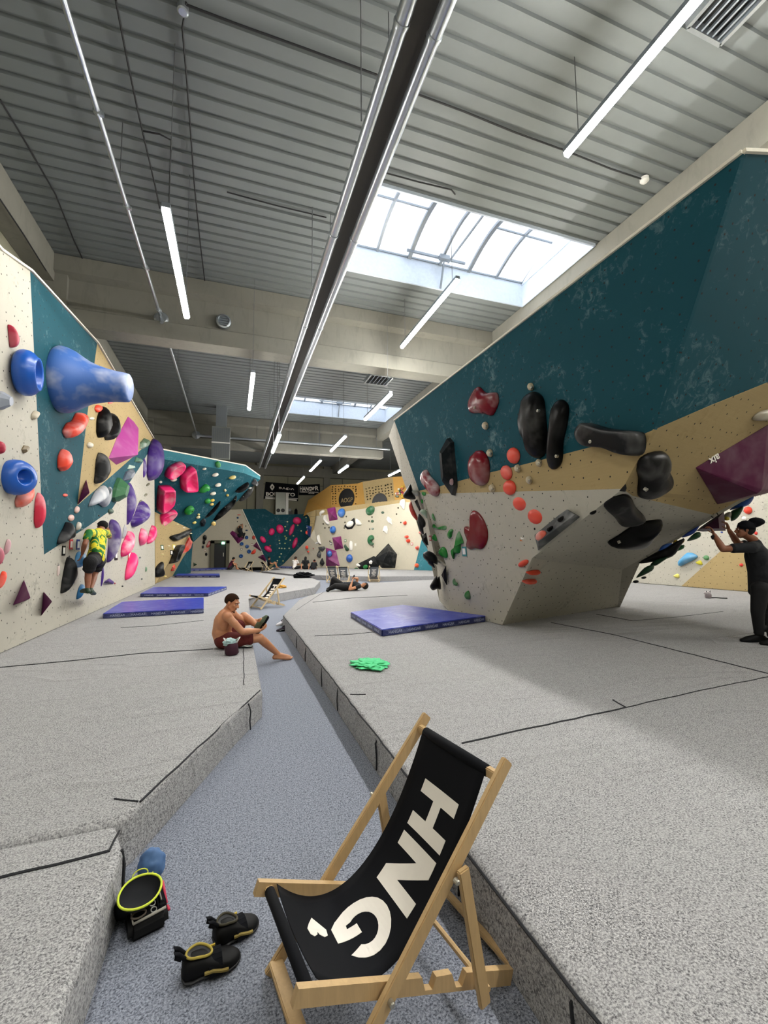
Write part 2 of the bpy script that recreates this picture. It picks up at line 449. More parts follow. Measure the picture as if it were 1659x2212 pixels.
lamp(.4, 10.95, 13.85, 'lit pendant lamp beyond the near girder, between the thin pipe and the double tubes')
lamp(4.46, 7.82, 11.1, 'lit pendant lamp hanging directly below the big near rooflight', 7.3)
lamp(4.52, 1.0, 4.68, 'longest lit pendant lamp, at the upper right edge of the photo', 7.3)
lamp(4.17, 11.26, 13.8, 'lit pendant lamp crossing in front of the farther rooflight')
lamp(1.27, 13.1, 15.55, 'lit pendant lamp just right of the far end of the double tubes', 5.0)
lamp(4.07, 16.15, 18.75, 'lit pendant lamp in front of the farther concrete girder')
lamp(4.03, 21.0, 24.0, 'lit pendant lamp above the printed banners, upper one of two')
lamp(4.0, 26.1, 28.9, 'small lit pendant lamp touching the top of the printed banners')
lamp(5.66, 21.9, 24.0, 'small lit pendant lamp above the perforated golden board')
q = onZ(854, 1021, ZL); lamp(q.x, q.y-1.1, q.y+1.1, 'small lit pendant lamp half hidden behind the right boulder edge')
lamp(-.9, -1.6, 1.1, 'lit pendant lamp behind the camera on the left'); lamp(4.5, -4.6, -1.3, 'added unseen lamp behind the camera on the right', 7.3)  # right-hand one is unseen, added to light the boulder's overhang
for y, s in ((-1.5, 'nearest'), (3.6, 'second'), (8.8, 'third'), (15, 'farthest')): lamp(11.2, y, y+2.7, 'added unseen lamp over the bay behind the right boulder, %s one' % s)  # unseen lamps added to brighten the boulder's overhang and the right mats
# ------------------------------------------------------------------ pipes, ducts, vents
t = thing('radiant_heater', 'double silver heater tubes with a dark channel running along the roof', 'heater')
ZP = 6.82
for x, r in ((1.50, .075), (1.86, .075)):
    bm = bmesh.new(); tube(bm, [(x, y, ZP) for y in (-4.8, 4, 12, 20, 28.4)], r, 14)
    for k in range(10): lathe(bm, (x, -2.6+3.1*k, ZP), (0, 1, 0), [(r+.008, 0), (r+.012, .02), (r+.008, .05)], 14)
    fin(bm, 'heater_tube', M['galv'], t, auto=40)
bm = bmesh.new(); box(bm, (1.68, 11.8, ZP+.03), (.23, 33.1, .03)); fin(bm, 'reflector_channel', M['galv_dark'], t)
for k in range(7):
    y = 1.2+3.6*k
    for x in (1.42, 1.80): wire(t, (x, y, ZP+.08), (x, y, ZC+.03), .008, 'wire', 'hanger_rod')
t = thing('sprinkler_pipe', 'thin grey sprinkler pipe running along the left of the roof', 'pipe')
xq, zq = -1.83, 7.45
bm = bmesh.new(); tube(bm, [(xq, -4.8, zq), (xq, 5, zq), (xq, 11.70, zq)], .036, 10)
tube(bm, [(xq, 12.36, zq), (xq, 23.3, zq)], .036, 10)
fin(bm, 'pipe_run', M['galv'], t, auto=40)
for k in range(7):
    bm = bmesh.new(); lathe(bm, (xq, 1.2+1.7*k, zq), (0, 1, 0), [(.03, -.03), (.055, -.02), (.055, .02), (.03, .03)], 10); box(bm, (xq+.05, 1.2+1.7*k, zq-.03), (.05, .04, .05))
    fin(bm, 'pipe_clamp', M['galv'], t)
bm = bmesh.new(); lathe(bm, (xq, 11.86, zq), (0, -1, 0), [(.17, 0), (.17, .04), (.12, .06)], 18); tube(bm, [(xq, 11.7, zq), (xq+.03, 11.62, zq-.12), (xq+.05, 11.6, zq-.22)], .045, 10)
fin(bm, 'wall_flange', M['galv'], t)
for y in (3.4, 7.6, 15.5, 19): wire(t, (xq-.02, y, zq), (xq-.02, y, ZC+.02), .008, 'wire', 'hanger_rod')
p0, p1 = onY(445, 942, 23.4), onY(842, 971, 23.4)
t = thing('cross_pipe', 'silver pipe running across below the farther concrete girder', 'pipe')
bm = bmesh.new(); tube(bm, [p0, (p0+p1)/2, p1], .06, 10); fin(bm, 'pipe_run', M['galv'], t, auto=40)
bm = bmesh.new(); lathe(bm, onY(424, 940, 23.5), (0, -1, 0), [(.2, 0), (.2, .06), (.1, .1)], 18); tube(bm, [onY(424, 940, 23.3), p0], .06, 8); fin(bm, 'pipe_elbow', M['galv'], t)
for k in range(6):
    q = p0.lerp(p1, (k+.5)/6); wire(t, q, (q.x, q.y, ZC-.45), .012, 'wire', 'hanger_rod')
t = thing('round_vent', 'round white vent grille on the near concrete girder', 'vent')
q = onY(483, 697, YB1-.16)
bm = bmesh.new(); lathe(bm, q, (0, -1, 0), [(.19, 0), (.19, .1), (.15, .12), (.14, .06)], 24); fin(bm, 'vent_ring', M['galv'], t, auto=40)
bm = bmesh.new()
for k in range(4): box(bm, (q.x, q.y-.09, q.z-.1+.065*k), (.24, .02, .02))
fin(bm, 'louvre', M['frame'], t)
def ceiling_vent(c, sx, sy, label, rz=0):
    t = thing('ceiling_vent', label, 'vent', c, None, True)
    bm = bmesh.new()
    for a in (-1, 1): box(bm, (a*sx/2, 0, 0), (.05, sy, .16)); box(bm, (0, a*sy/2, 0), (sx, .05, .16))
    fin(bm, 'vent_frame', M['galv'], t)
    bm = bmesh.new()
    for k in range(6): box(bm, (-sx/2+sx*(k+.5)/6, 0, 0), (.02, sy-.04, .13), Matrix.Rotation(.5, 3, 'Y'))
    fin(bm, 'slat', M['frame'], t)
    bm = bmesh.new(); box(bm, (0, 0, .09), (sx, sy, .02)); fin(bm, 'duct_back', M['galv_dark'], t)
ceiling_vent(onZ(1572, 12, ZC-.15), .62, .6, 'square slatted vent beside the longest lamp, top right')
ceiling_vent(onZ(818, 818, ZC-.3), .9, .9, 'square slatted vent just above the farther rooflight')
t = thing('air_unit', 'tall grey louvred air unit hanging behind the leaning teal boulder', 'ventilation unit')
a, b = onY(458, 920, 22), onY(496, 993, 22)
bm = bmesh.new(); box(bm, ((a.x+b.x)/2, 22.35, (a.z+b.z)/2), (b.x-a.x, .7, a.z-b.z)); fin(bm, 'casing', plain('grey_unit_casing', 'a9aca6', .5, .2), t)
bm = bmesh.new()
for k in range(20): box(bm, (a.x+(b.x-a.x)*(k+.5)/20, 21.985, (a.z+b.z)/2), (.018, .02, a.z-b.z-.12))
fin(bm, 'louvre', M['frame'], t)
bm = bmesh.new(); box(bm, ((a.x+b.x)/2, 21.97, a.z-(a.z-b.z)*.5), (b.x-a.x, .04, .06)); fin(bm, 'crossbar', M['white_paint'], t)
bm = bmesh.new(); box(bm, ((a.x+b.x)/2, 22.35, (a.z+ZC)/2), (.5, .5, ZC-a.z)); fin(bm, 'duct', M['galv'], t)
# cables stapled to the roof deck
def cable(pts, label, z=None, r=.014):
    bm = bmesh.new(); P = [onZ(*p, (z or ZC-.03)) for p in pts]; tube(bm, P, r, 6); return tag(fin(bm, 'cable', M['cable']), label, 'cable')
cable([(0, 215), (60, 315), (120, 420), (160, 520), (192, 588)], 'black cable along the roof at the far left')
cable([(250, 0), (275, 130), (300, 250), (335, 400), (345, 450)], 'black cable coming down to the thick left pendant lamp')
cable([(308, 283), (345, 290), (370, 303), (365, 445)], 'short looped black cable ending at the thick left pendant lamp')
cable([(402, 5), (394, 60), (405, 190), (420, 400), (433, 530), (445, 628)], 'black cable running down the roof left of the double tubes')
cable([(402, 10), (520, 55), (660, 105), (815, 162)], 'black cable crossing from the junction box to the double tubes')
cable([(892, 200), (1000, 240), (1110, 285), (1220, 325), (1320, 365), (1390, 388)], 'black cable crossing the ribbed roof behind the longest lamp')
cable([(820, 370), (900, 392), (975, 410), (983, 420)], 'black cable along the upper edge of the near rooflight')
cable([(490, 415), (600, 445), (705, 470)], 'thin black cable left of the double tubes, nearer the girder')
cable([(0, 430), (50, 505), (100, 585)], 'black cable along the long girder at the left edge', ZC-.75)
t = thing('junction_box', 'round pale junction box at the top of the roof where two cables meet', 'junction box')
q = onZ(395, 18, ZC-.03); bm = bmesh.new(); lathe(bm, q, (0, 0, -1), [(.07, -.03), (.07, .05), (.05, .06)], 16); fin(bm, 'box_body', M['galv'], t)
q = onZ(1392, 388, ZC-.03); bm = bmesh.new(); lathe(bm, q, (0, 0, -1), [(.08, -.03), (.08, .03), (.04, .07), (.02, .08)], 16)
tag(fin(bm, 'smoke_detector', M['white_paint'], None, auto=40), 'small round white smoke detector on the ribbed roof at right', 'smoke detector')

# ------------------------------------------------------------------ padded flooring
def mat_piece(name, poly, label, mat, z=.25, r=.035, z0=.004):
    bm = bmesh.new(); lo, hi = prism(bm, poly, z0, z)
    te = [e for e in bm.edges if all(abs(v.co.z-z) < 1e-5 for v in e.verts)]
    bmesh.ops.bevel(bm, geom=te, offset=r, segments=4, profile=.5, affect='EDGES')
    return tag(fin(bm, name, mat, auto=50), label, 'padded mat')
XW = -2.8                                          # foot of the left climbing wall
ml0 = mat_piece('padded_floor_mat', [(-4.4, -4.9), (-.43, -4.9), (-.43, 2.3), (-.5, 2.5), (-4.4, 2.44)], 'grey felt padded mat at the bottom left corner, beside the black chalk bag', M['felt'])
ml1 = mat_piece('padded_floor_mat', [(-4.4, 2.46), (-.5, 2.53), (-.44, 2.6), (.06, 3.83), (.29, 4.33), (.29, 6.3), (.40, 12.4), (2.72, 15.15), (3.5, 18.2), (3.5, 20), (2.85, 22), (1.0, 28.5), (.35, 32), (.35, 35.2), (-4.4, 35.2)], 'long grey felt padded mat under the left climbing wall, shirtless man sitting on its edge', M['felt'])
mr = mat_piece('padded_floor_mat', [(.98, -4.9), (.98, 9.0), (1.05, 9.2), (1.66, 11.6), (2.09, 12.5), (2.87, 13.65), (4.9, 16.1), (7.2, 16.7), (13.9, 17.0), (13.9, -4.9)], 'wide grey felt padded mat right of the aisle, under the right boulder', M['felt'])
mf = mat_piece('padded_floor_mat', [(1.75, 28.5), (2.98, 24.1), (4.64, 21.85), (6.3, 20.2), (9.02, 19.2), (13.9, 18.8), (13.9, 35.2), (2.2, 35.2), (2.2, 32.6), (3.05, 31.6), (3.05, 29.6)], 'far grey felt padded mat in front of the cream wall with the seated people', M['felt'])
def seam(parent, pts, z=.252, r=.007):
    P = [onZ(*p, z) if len(p) == 2 else V(p) for p in pts]; Q = []
    for a, b in zip(P, P[1:]):
        n = max(2, int((b-a).length/.12))
        for i in range(n): Q.append(a.lerp(b, i/n)+V((random.uniform(-.006, .006), random.uniform(-.006, .006), 0)))
    Q.append(P[-1]); bm = bmesh.new(); tube(bm, Q, r, 5); fin(bm, 'seam', M['seam'], parent)
seam(mr, [(998, 1605), (1120, 1578), (1240, 1553), (1352, 1528)]); seam(mr, [(1352, 1528), (1500, 1494), (1659, 1462)], r=.005); seam(mr, [(1325, 1512), (1352, 1528)])
seam(mr, [(1190, 1345), (1330, 1372), (1500, 1415), (1659, 1455)]); seam(mr, [(1288, 1327), (1366, 1341)]); seam(mr, [(1366, 1341), (1460, 1333), (1562, 1321)], r=.004)
seam(mr, [(676, 1301), (760, 1292), (880, 1286)]); seam(mr, [(680, 1374), (760, 1370), (825, 1364)], r=.005)
seam(mr, [(757, 1500), (790, 1500)], r=.005); seam(mr, [(640, 1318), (700, 1278)], r=.004)
for y in (1.15, 1.8, 3.0, 4.2, 5.0, 6.1, 7.0): seam(mr, [(1.0, y, .235), (.976, y, .2), (.976, y+random.uniform(-.04, .04), .02)], r=.006)
seam(mr, [(.985, 1.0, .236), (.985, 3, .238), (.985, 9, .238)], r=.006)
seam(ml1, [(0, 1442), (150, 1428), (300, 1412), (460, 1402)]); seam(ml1, [(526, 1400), (527, 1480)], r=.004); seam(ml1, [(-.43, 2.66, .252), (.05, 3.83, .245), (.27, 4.33, .245)], r=.006)
seam(ml1, [(.16, 4.0, .245), (.172, 3.985, .18), (.175, 3.99, .03)], r=.006); seam(ml1, [(249, 1725), (298, 1731)], r=.005)
seam(ml1, [(260, 1356), (330, 1352), (440, 1340)], r=.004)
seam(ml0, [(0, 1896), (120, 1868), (237, 1838)]); seam(ml0, [(237, 1838), (258, 1795)], r=.005); seam(ml0, [(-.43, 2.3, .24), (-.424, 2.32, .1), (-.424, 2.32, .01)])
_cu = bpy.data.curves.new('side_print', 'FONT'); _cu.body = 'HANGAR'; _cu.size = .062; _cu.extrude = .001
_o = text_mesh(_cu, 'side_print', M['print_grey']); PRINT = _o.data; bpy.data.objects.remove(_o)
def crash_mat(corners, label, h=.1, seed=0):
    """blue vinyl landing mat lying on the felt: corners on its top face, clockwise"""
    zt = .255+h
    P = [onZ(*c, zt) for c in corners] if not isinstance(corners[0][0], float) else [V((*c, zt)) for c in corners]
    t = thing('landing_mat', label, 'landing mat', (0, 0, 0), 'blue landing mats')
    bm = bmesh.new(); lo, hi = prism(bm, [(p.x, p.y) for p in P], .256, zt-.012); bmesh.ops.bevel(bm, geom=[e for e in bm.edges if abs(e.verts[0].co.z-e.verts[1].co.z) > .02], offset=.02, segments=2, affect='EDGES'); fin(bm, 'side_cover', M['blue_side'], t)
    bm = bmesh.new(); c = sum((V((p.x, p.y, 0)) for p in P), V((0, 0, 0)))/len(P)
    lo, hi = prism(bm, [(p.x, p.y) for p in P], zt-.0119, zt); bmesh.ops.bevel(bm, geom=[e for e in bm.edges if all(v.co.z > zt-.001 for v in e.verts)], offset=.01, segments=2, affect='EDGES')
    fin(bm, 'top_cover', M['blue'], t)
    # maker's name repeated along the sides that face the aisle
    for i in range(len(P)):
        a, b = P[i], P[(i+1) % len(P)]; d = (b-a); d.z = 0
        nrm = V((d.y, -d.x, 0)).normalized()
        if nrm.dot(c-a) > 0: nrm = -nrm
        if nrm.dot(CAM-a) < 0: continue
        n = int(d.length/.36); u = d.normalized()
        if u.dot(RT) < 0: u = -u; a = b
        for k in range(n):
            q = a+u*(.12+.36*k); ob = link('side_print', PRINT, M['print_grey'])
            ob.matrix_world = Matrix.Translation(V((q.x, q.y, .28))+nrm*.002) @ Matrix((u, V((0, 0, 1)), nrm)).transposed().to_4x4(); attach(ob, t)
crash_mat([(757, 1322), (870, 1306), (1050, 1330), (825, 1360)], 'blue landing mat at the foot of the right boulder', .1)
crash_mat([(222, 1325), (262, 1300), (440, 1290), (440, 1314)], 'blue landing mat on the left, closest to the shirtless man', .1)
crash_mat([(303, 1282), (330, 1268), (490, 1267), (450, 1281)], 'blue landing mat on the left, second, overlapping behind the closest one', .1)
crash_mat([(377, 1243), (384, 1239), (474, 1239), (475, 1243)], 'thin blue landing mat in front of the leaning teal boulder', .1)
crash_mat([(-2.7, 30.5), (-2.9, 33.2), (-.1, 33.4), (-.2, 31.5)], 'thin blue landing mat in front of the dark door', .08)
crash_mat([(3.3, 32.0), (3.3, 33.6), (5.6, 31.0), (5.4, 29.8)], 'thin blue landing mat behind the people sitting on the far mat', .08)
# ================================================================== CLIMBING WALLS
F = {}                                             # plane of every climbing face
def polyX(pts, x): return [onX(*p, x) if len(p) == 2 else V(p) for p in pts]
# ---- left wall
F['LW'] = (V((XW, 0, 0)), V((1, 0, 0)))
t = thing('climbing_wall', 'tall climbing wall along the left side with white, teal and tan panels', 'climbing wall', (XW, 10, .25))
def dn(p, z=.26): q = onX(*p, XW); return (XW, q.y, z)
tip = (95, 1198)
panel('white_panel', polyX([(XW, 2, .26), (XW, 2, 4.9), (0, 540), (65, 586), (80, 890), tip, dn(tip)], XW), M['white'], t)
panel('white_panel', polyX([dn(tip), tip, (190, 1137), (240, 1102), (300, 1012), (333, 956), dn((335, 1262))], XW), M['white'], t)
panel('teal_panel', polyX([(65, 586), (210, 742), (188, 900), (167, 1092), tip, (80, 890)], XW), M['teal'], t)
panel('teal_panel', polyX([(167, 1092), (250, 1020), (331, 948), (333, 956), (300, 1012), (240, 1102), (190, 1137), tip], XW), M['teal'], t)
panel('tan_panel', polyX([(210, 742), (331, 948), (250, 1020), (167, 1092), (188, 900)], XW), M['tan'], t)
bm = bmesh.new(); P = polyX([(XW, 2, 4.9), (0, 540), (65, 585), (210, 741), (331, 947)], XW-.01)
for a, b in zip(P, P[1:]): beam(bm, a+V((-.02, 0, .012)), b+V((-.02, 0, .012)), .03, .11, V((1, 0, 0)))
fin(bm, 'edge_cap', M['edge'], t)
q = onX(334, 950, XW); bm = bmesh.new(); box(bm, (XW-.75, q.y+.03, (q.z+.25)/2), (1.4, .06, q.z-.3)); fin(bm, 'end_panel', M['white'], t)
# ---- leaning teal boulder behind it
E_ = V((-2.86, 19.4, .26)); D_ = V((onY(373, 1240, 25).x, 25, .26))
A_ = onY(335, 1106, 20); B_ = onY(410, 1142, 22.2); R2 = onY(527, 1022, 22.2)
F['TL'] = plane3(E_, A_, B_); F['TL2'] = plane3(E_, B_, D_); F['TB'] = plane3(A_, B_, R2)
fp = lambda f: (lambda *p: onP(*p, F[f]))
tb = fp('TB'); tl = fp('TL')
t = thing('climbing_boulder', 'leaning teal climbing boulder with pink and green holds, beyond the left wall', 'climbing wall', (-3, 22, .25))
panel('teal_panel', [A_, tb(330, 988), tb(343, 990), tb(527, 1022), tb(562, 1036), tb(418, 1171), B_], M['teal'], t, .2)
tl2 = fp('TL2')
panel('tan_panel', [E_, A_, B_], M['tan'], t, .1)
panel('tan_panel', [E_, B_, tl2(417, 1172), tl2(395, 1205), D_], M['tan'], t, .1)
dk = V((onY(412, 1230, 28).x, 28, .26))
panel('teal_panel', [D_, tl2(395, 1205), tl2(417, 1172), onY(415, 1190, 28), dk], M['teal'], t, .1)
a, b, c, d = [tb(*p)+V((0, .12, 0)) for p in ((330, 966), (530, 1005), (562, 1028), (562, 1036))]
panel('rim_panel', [tb(330, 988), a, b, tb(527, 1022)], M['teal_light'], t, .05)
panel('rim_panel', [tb(527, 1022), b, c, tb(562, 1036)], M['teal_light'], t, .05)
bm = bmesh.new()
for x, y in ((a, b), (b, c)): beam(bm, x+V((0, .02, .02)), y+V((0, .02, .02)), .04, .05)
fin(bm, 'edge_cap', M['edge'], t)
# ---- far end wall: cream panel with the door, teal funnel
YF = 34.6; F['FE'] = (V((0, YF, 0)), V((0, -1, 0))); fe = fp('FE')
def base(p, f='FE', z=.26): q = onP(*p, F[f]); return V((q.x, q.y, z))
t = thing('climbing_wall', 'far end climbing wall, cream panel with the dark door and teal panel with pink holds', 'climbing wall', (0, YF, .25))
panel('cream_panel', [V((-4, YF, .26)), V((-4, YF, 4.6)), fe(505, 1101), fe(523, 1100), fe(577, 1217), base((578, 1217))], M['white_far'], t)
panel('teal_panel', [fe(523, 1100), fe(572, 1099), fe(593, 1112), fe(672, 1110), fe(668, 1162), fe(613, 1219), base((613, 1219)), base((578, 1217)), fe(577, 1217)], M['teal'], t, .06)
bm = bmesh.new(); beam(bm, fe(523, 1100)+V((0, -.02, 0)), fe(577, 1217)+V((0, -.02, 0)), .06, .09, V((0, 1, 0))); fin(bm, 'edge_strip', M['edge'], t)
a, b = fe(456, 1167), fe(495, 1222)
d = bpy.data.objects.new('door_1', None); COL.objects.link(d); d.location = (a.x, YF, .26); d['kind'] = 'structure'
local = attach
bm = bmesh.new(); zt = a.z
for c, s in (((a.x+.12, YF-.1, zt/2+.1), (.24, .3, zt-.3)), ((b.x-.12, YF-.1, zt/2+.1), (.24, .3, zt-.3)), (((a.x+b.x)/2, YF-.1, zt-.12), (b.x-a.x, .3, .24))): box(bm, c, s)
local(fin(bm, 'door_frame', plain('dark_door_frame', '55513f', .6)), d)
bm = bmesh.new(); box(bm, ((a.x+b.x)/2, YF-.05, zt/2), (b.x-a.x-.4, .06, zt-.5)); local(fin(bm, 'door_leaf', M['black']), d)
bm = bmesh.new(); box(bm, (b.x-.42, YF-.11, 1.25), (.06, .05, .28)); local(fin(bm, 'door_handle', M['bolt']), d)
bm = bmesh.new(); box(bm, ((a.x+b.x)/2+.2, YF-.28, zt-.22), (.2, .05, .16)); local(fin(bm, 'exit_light', M['exit']), d)
# ---- cream wall with the big volumes, and the wedge left of it
WA, WB = V((6.35, 30.8, .26)), V((10.55, 24.6, .26))
F['FW'] = plane3(WA, WB, WA+V((.12, .2, 4))); fw = fp('FW')
G1 = onZ(613, 1219, .26); G1 = V((3.45, YF-.05, .26)); F['WE'] = plane3(G1, WA, G1+V((0, 0, 3))); we = fp('WE')
t = thing('climbing_wall', 'broad cream climbing wall at the back with magenta pyramids, blue cones and a black volume', 'climbing wall', (8, 28, .25))
panel('cream_panel', [WA, fw(689, 1179), fw(678, 1143), fw(668.5, 1117), fw(873, 1085), fw(886, 1085), fw(900, 1129), fw(911, 1165), base((894, 1232), 'FW')], M['white_far'], t)
panel('top_strip', [fw(668.5, 1117), fw(661, 1109), fw(680, 1102), fw(873, 1078), fw(889, 1077), fw(886, 1085), fw(873, 1085)], M['tan'], t)
panel('teal_panel', [fw(911, 1165), fw(955, 1200), base((955, 1233), 'FW'), base((894, 1232), 'FW')], M['teal_light'], t)
panel('tan_panel', [we(672, 1110), we(680, 1102), we(682, 1112), fw(668.5, 1117), fw(678, 1143), we(669, 1160)], M['tan'], t)
panel('wedge_panel', [G1, we(613, 1218), we(669, 1160), fw(678, 1143), fw(689, 1179), WA], M['white_far'], t)
# ---- big right boulder
t = thing('climbing_boulder', 'huge overhanging climbing boulder on the right, teal above and cream below', 'climbing wall', (4.3, 7, .25))
BL, BC, BR = onZ(970, 1320, .26), onZ(1085, 1350, .26), onZ(1335, 1310, .26)
CL, CR = onX(965, 1225, 4.2), onX(1150, 1205, 4.2)
ML, MR = onX(913, 1067, 4.05), onX(1345, 1056, 4.05)
TR = onX(1605, 331, 3.9); F['R3'] = plane3(ML, MR, TR); r3 = fp('R3'); TL = r3(852, 909)
F['R2'] = plane3(CL, CR, ML); F['R1'] = plane3(BL, BC, CR)
G = r3(1413, 928); S1 = atD(1540, 1112, 6.27)
F['E2'] = plane3(CR, MR, S1); F['E3'] = plane3(MR, G, S1); e2 = fp('E2'); e3 = fp('E3')
F['E4'] = plane3(G, TR, e3(1950, 712)); e4 = fp('E4')
F['E1'] = plane3(BC, BR, CR); e1 = fp('E1')
K1 = e2(1379, 1211)
tl_line = [(905, 1060), (948, 1051), (1057, 1021), (1125, 1005), (1260, 970), (1394, 936)]
panel('cream_panel', [BL, CL, CR, BC], M['white'], t, .04)
panel('cream_panel', [CL, ML, MR, CR], M['white'], t, .04)
panel('tan_panel', [ML]+[r3(*p) for p in tl_line]+[G, MR], M['tan'], t, .04)
panel('teal_panel', [r3(*p) for p in tl_line[::-1]]+[TL, TR, G], M['teal'], t, .04)
panel('cream_panel', [BC, CR, e2(1220, 1217), e2(1344, 1231), K1, BR], M['white'], t, .012)
panel('cream_panel', [CR, MR, e2(1366, 1071), S1, K1, e2(1344, 1231), e2(1220, 1217)], M['white'], t, .012)
panel('tan_panel', [MR, G, e3(1535, 876), e3(1659, 826), e3(1950, 712), e3(1950, 907), e3(1659, 1050), e3(1596, 1081), S1, e2(1366, 1071)], M['tan'], t, .012)
panel('teal_panel', [G, TR, e4(1950, 345), e3(1950, 712), e4(1659, 826), e4(1535, 876)], M['teal'], t, .012)
side_in = [TL, ML, onP(940, 1211, F['R2']), CL, BL]
side_out = [(840, 942), (872, 1040), (926, 1195), (944, 1225), (949, 1297)]
so = [atD(*p, px(q)[2]+(1.3 if i < 4 else 1.0)) for i, (p, q) in enumerate(zip(side_out, side_in))]
F['SD'] = plane3(ML, CL, so[1]); F['SL'] = plane3(CL, BL, so[4])
for i in range(4): panel('side_panel', [side_in[i], side_in[i+1], so[i+1], so[i]], M['white'], t, .04)
back = V((8.6, 9.4, 4.9))
edge = [BR, K1, S1, e3(1596, 1081), e3(1659, 1050), e3(1950, 907)]
inn = [atD(*[c+o for c, o in zip(px(p)[:2], (-26, -40))], px(p)[2]+2.4) for p in edge]
inn[0] = V((8.4, 9.2, .26))
for i in range(5): panel('underside_panel', [edge[i], edge[i+1], inn[i+1], inn[i]], M['white'], t, .04)
panel('top_panel', [TL+V((.06, 0, 0)), TR+V((.06, .04, 0)), e4(1950, 345)+V((0, .05, 0)), V((7.5, 5.2, 4.85)), V((8.5, 6.5, 4.85)), V((7.5, 10, 4.85)), so[0]+V((.1, 0, 0))], M['edge'], t, .04, back=(0, 0, 1))
panel('rear_panel', [V((8.4, 9.2, .26)), inn[2], V((8.5, 6.5, 4.85)), V((7.5, 10, 4.85)), so[0], so[2], so[4]], M['white'], t, .04)
bm = bmesh.new()
for a, b in ((TL, TR), (TR, e4(1950, 345))): beam(bm, a+V((0, 0, .012)), b+V((0, 0, .012)), .05, .03)
fin(bm, 'edge_cap', M['edge'], t)
# ---- white wall behind the right boulder
XB = 13.9; F['BW'] = (V((XB, 0, 0)), V((-1, 0, 0)))
t = thing('climbing_wall', 'pale climbing wall with a tan triangle, seen under the right boulder behind the standing person', 'climbing wall', (XB, 9, .25))
bx = lambda x, y: onX(x, y, XB)
tA, tB = bx(1472, 1266), bx(1556, 1191)
panel('white_panel', [V((XB, 17, .26)), V((XB, 17, 4.8)), V((XB, 2, 4.8)), V((XB, 2, tB.z)), tB, V((XB, tA.y, .26))], M['white'], t)
panel('tan_panel', [V((XB, tA.y, .26)), tB, V((XB, 2, tB.z)), V((XB, 2, .26))], M['tan'], t)
# ---- training boards on the gallery behind the cream wall
def off(f, d): p, n = F[f]; return (p-n*d, n)
F['GB'] = off('FW', 1.0); cg = lambda x, y, dd=0: onP(560+x/4.1475, 960+y/4.1475, off('GB', dd))
t = thing('training_board', 'golden wooden training boards with rows of tiny holds, above the cream wall', 'climbing wall', (10, 30, 3))
panel('facet_panel', [cg(395, 640, -.2), cg(440, 500, .5), cg(535, 585, -.2)], M['gold'], t)
panel('facet_panel', [cg(440, 500, .5), cg(640, 365), cg(640, 600), cg(535, 600, -.2)], M['gold'], t)
panel('board_panel', [cg(640, 365), cg(885, 350), cg(895, 600), cg(645, 620)], M['gold'], t)
panel('divider_panel', [cg(885, 350), cg(925, 335, -.3), cg(955, 590, -.3), cg(895, 600)], M['gold'], t)
panel('board_panel', [cg(925, 335, -.3), cg(1195, 290, -.3), cg(1220, 560, -.3), cg(955, 590, -.3)], M['tan'], t)
panel('facet_panel', [cg(1195, 290, -.3), cg(1330, 285, -.1), cg(1350, 550, -.1), cg(1220, 560, -.3)], M['gold'], t)
def disc(parent, c, r, mat, pl, th=.02, name='disc', seg=36):
    bm = bmesh.new(); lathe(bm, c, pl[1], [(r, 0), (r, th)], seg); return fin(bm, name, mat, parent)
def text(parent, s, c, n, size, mat, up=V((0, 0, 1)), name='lettering', sx=1., bold=0., align='CENTER', ext=.002):
    cu = bpy.data.curves.new(name, 'FONT'); cu.body = s; cu.size = size; cu.align_x = align; cu.align_y = 'CENTER'; cu.extrude = ext; cu.offset = bold
    o = text_mesh(cu, name, mat)
    y = (up-n*up.dot(n)).normalized(); x = y.cross(n)
    o.matrix_world = Matrix.Translation(c) @ Matrix((x, y, n)).transposed().to_4x4() @ Matrix.Diagonal((sx, 1, 1, 1))
    if parent: attach(o, parent)
    return o
gp = off('GB', -.02)
for (x, y, rr, s, dd) in ((782, 487, 83, 'AOGP', -.03), (1078, 520, 80, 'AOGP', -.33)):
    c = cg(x, y, dd); r = (cg(x+rr, y, dd)-c).length*.85
    local(disc(None, c, r, M['black'], F['GB'], name='black_disc'), t)
    text(t, s, cg(x+2, y+14, dd-.03), F['GB'][1], r*.62, M['tan'], sx=.9)
# tiny holds of the two boards
mt = plastic('2b251b', .6, .1)
def dot(lbl, cat, pos, n, r, mat, grp, name='climbing_hold', sq=.6):
    u, v = basis(n); bm = bmesh.new()
    bmesh.ops.create_icosphere(bm, subdivisions=1, radius=1)
    M4 = Matrix((u*r*random.uniform(.8, 1.3), v*r*random.uniform(.7, 1.2), n*r*sq)).transposed().to_4x4()
    bmesh.ops.transform(bm, matrix=Matrix.Translation(pos+n*r*sq*.9) @ M4 @ Matrix.Rotation(random.random()*3, 4, 'Z'), verts=bm.verts)
    return tag(fin(bm, name, mat, None, True), lbl, cat, grp)
for i in range(9):
    for j in range(8):
        x, y = 660+i*26+random.uniform(-4, 4), 378+j*22+random.uniform(-4, 4)
        if (x-782)**2+(y-487)**2 < 88**2: continue
        dot('one of the tiny holds on the left golden board, around its black disc', 'climbing hold', cg(x, y, -.02), F['GB'][1], .055, mt, 'tiny holds of the left training board')
for i in range(9):
    for j in range(5):
        x, y = 960+i*28+random.uniform(-5, 5)+j*3, 398+j*24-i*5+random.uniform(-4, 4)
        if (x-1078)**2+(y-520)**2 < 86**2: continue
        dot('one of the tiny holds on the right tan board, above its black disc', 'climbing hold', cg(x, y, -.32), F['GB'][1], .055, mt, 'tiny holds of the right training board')
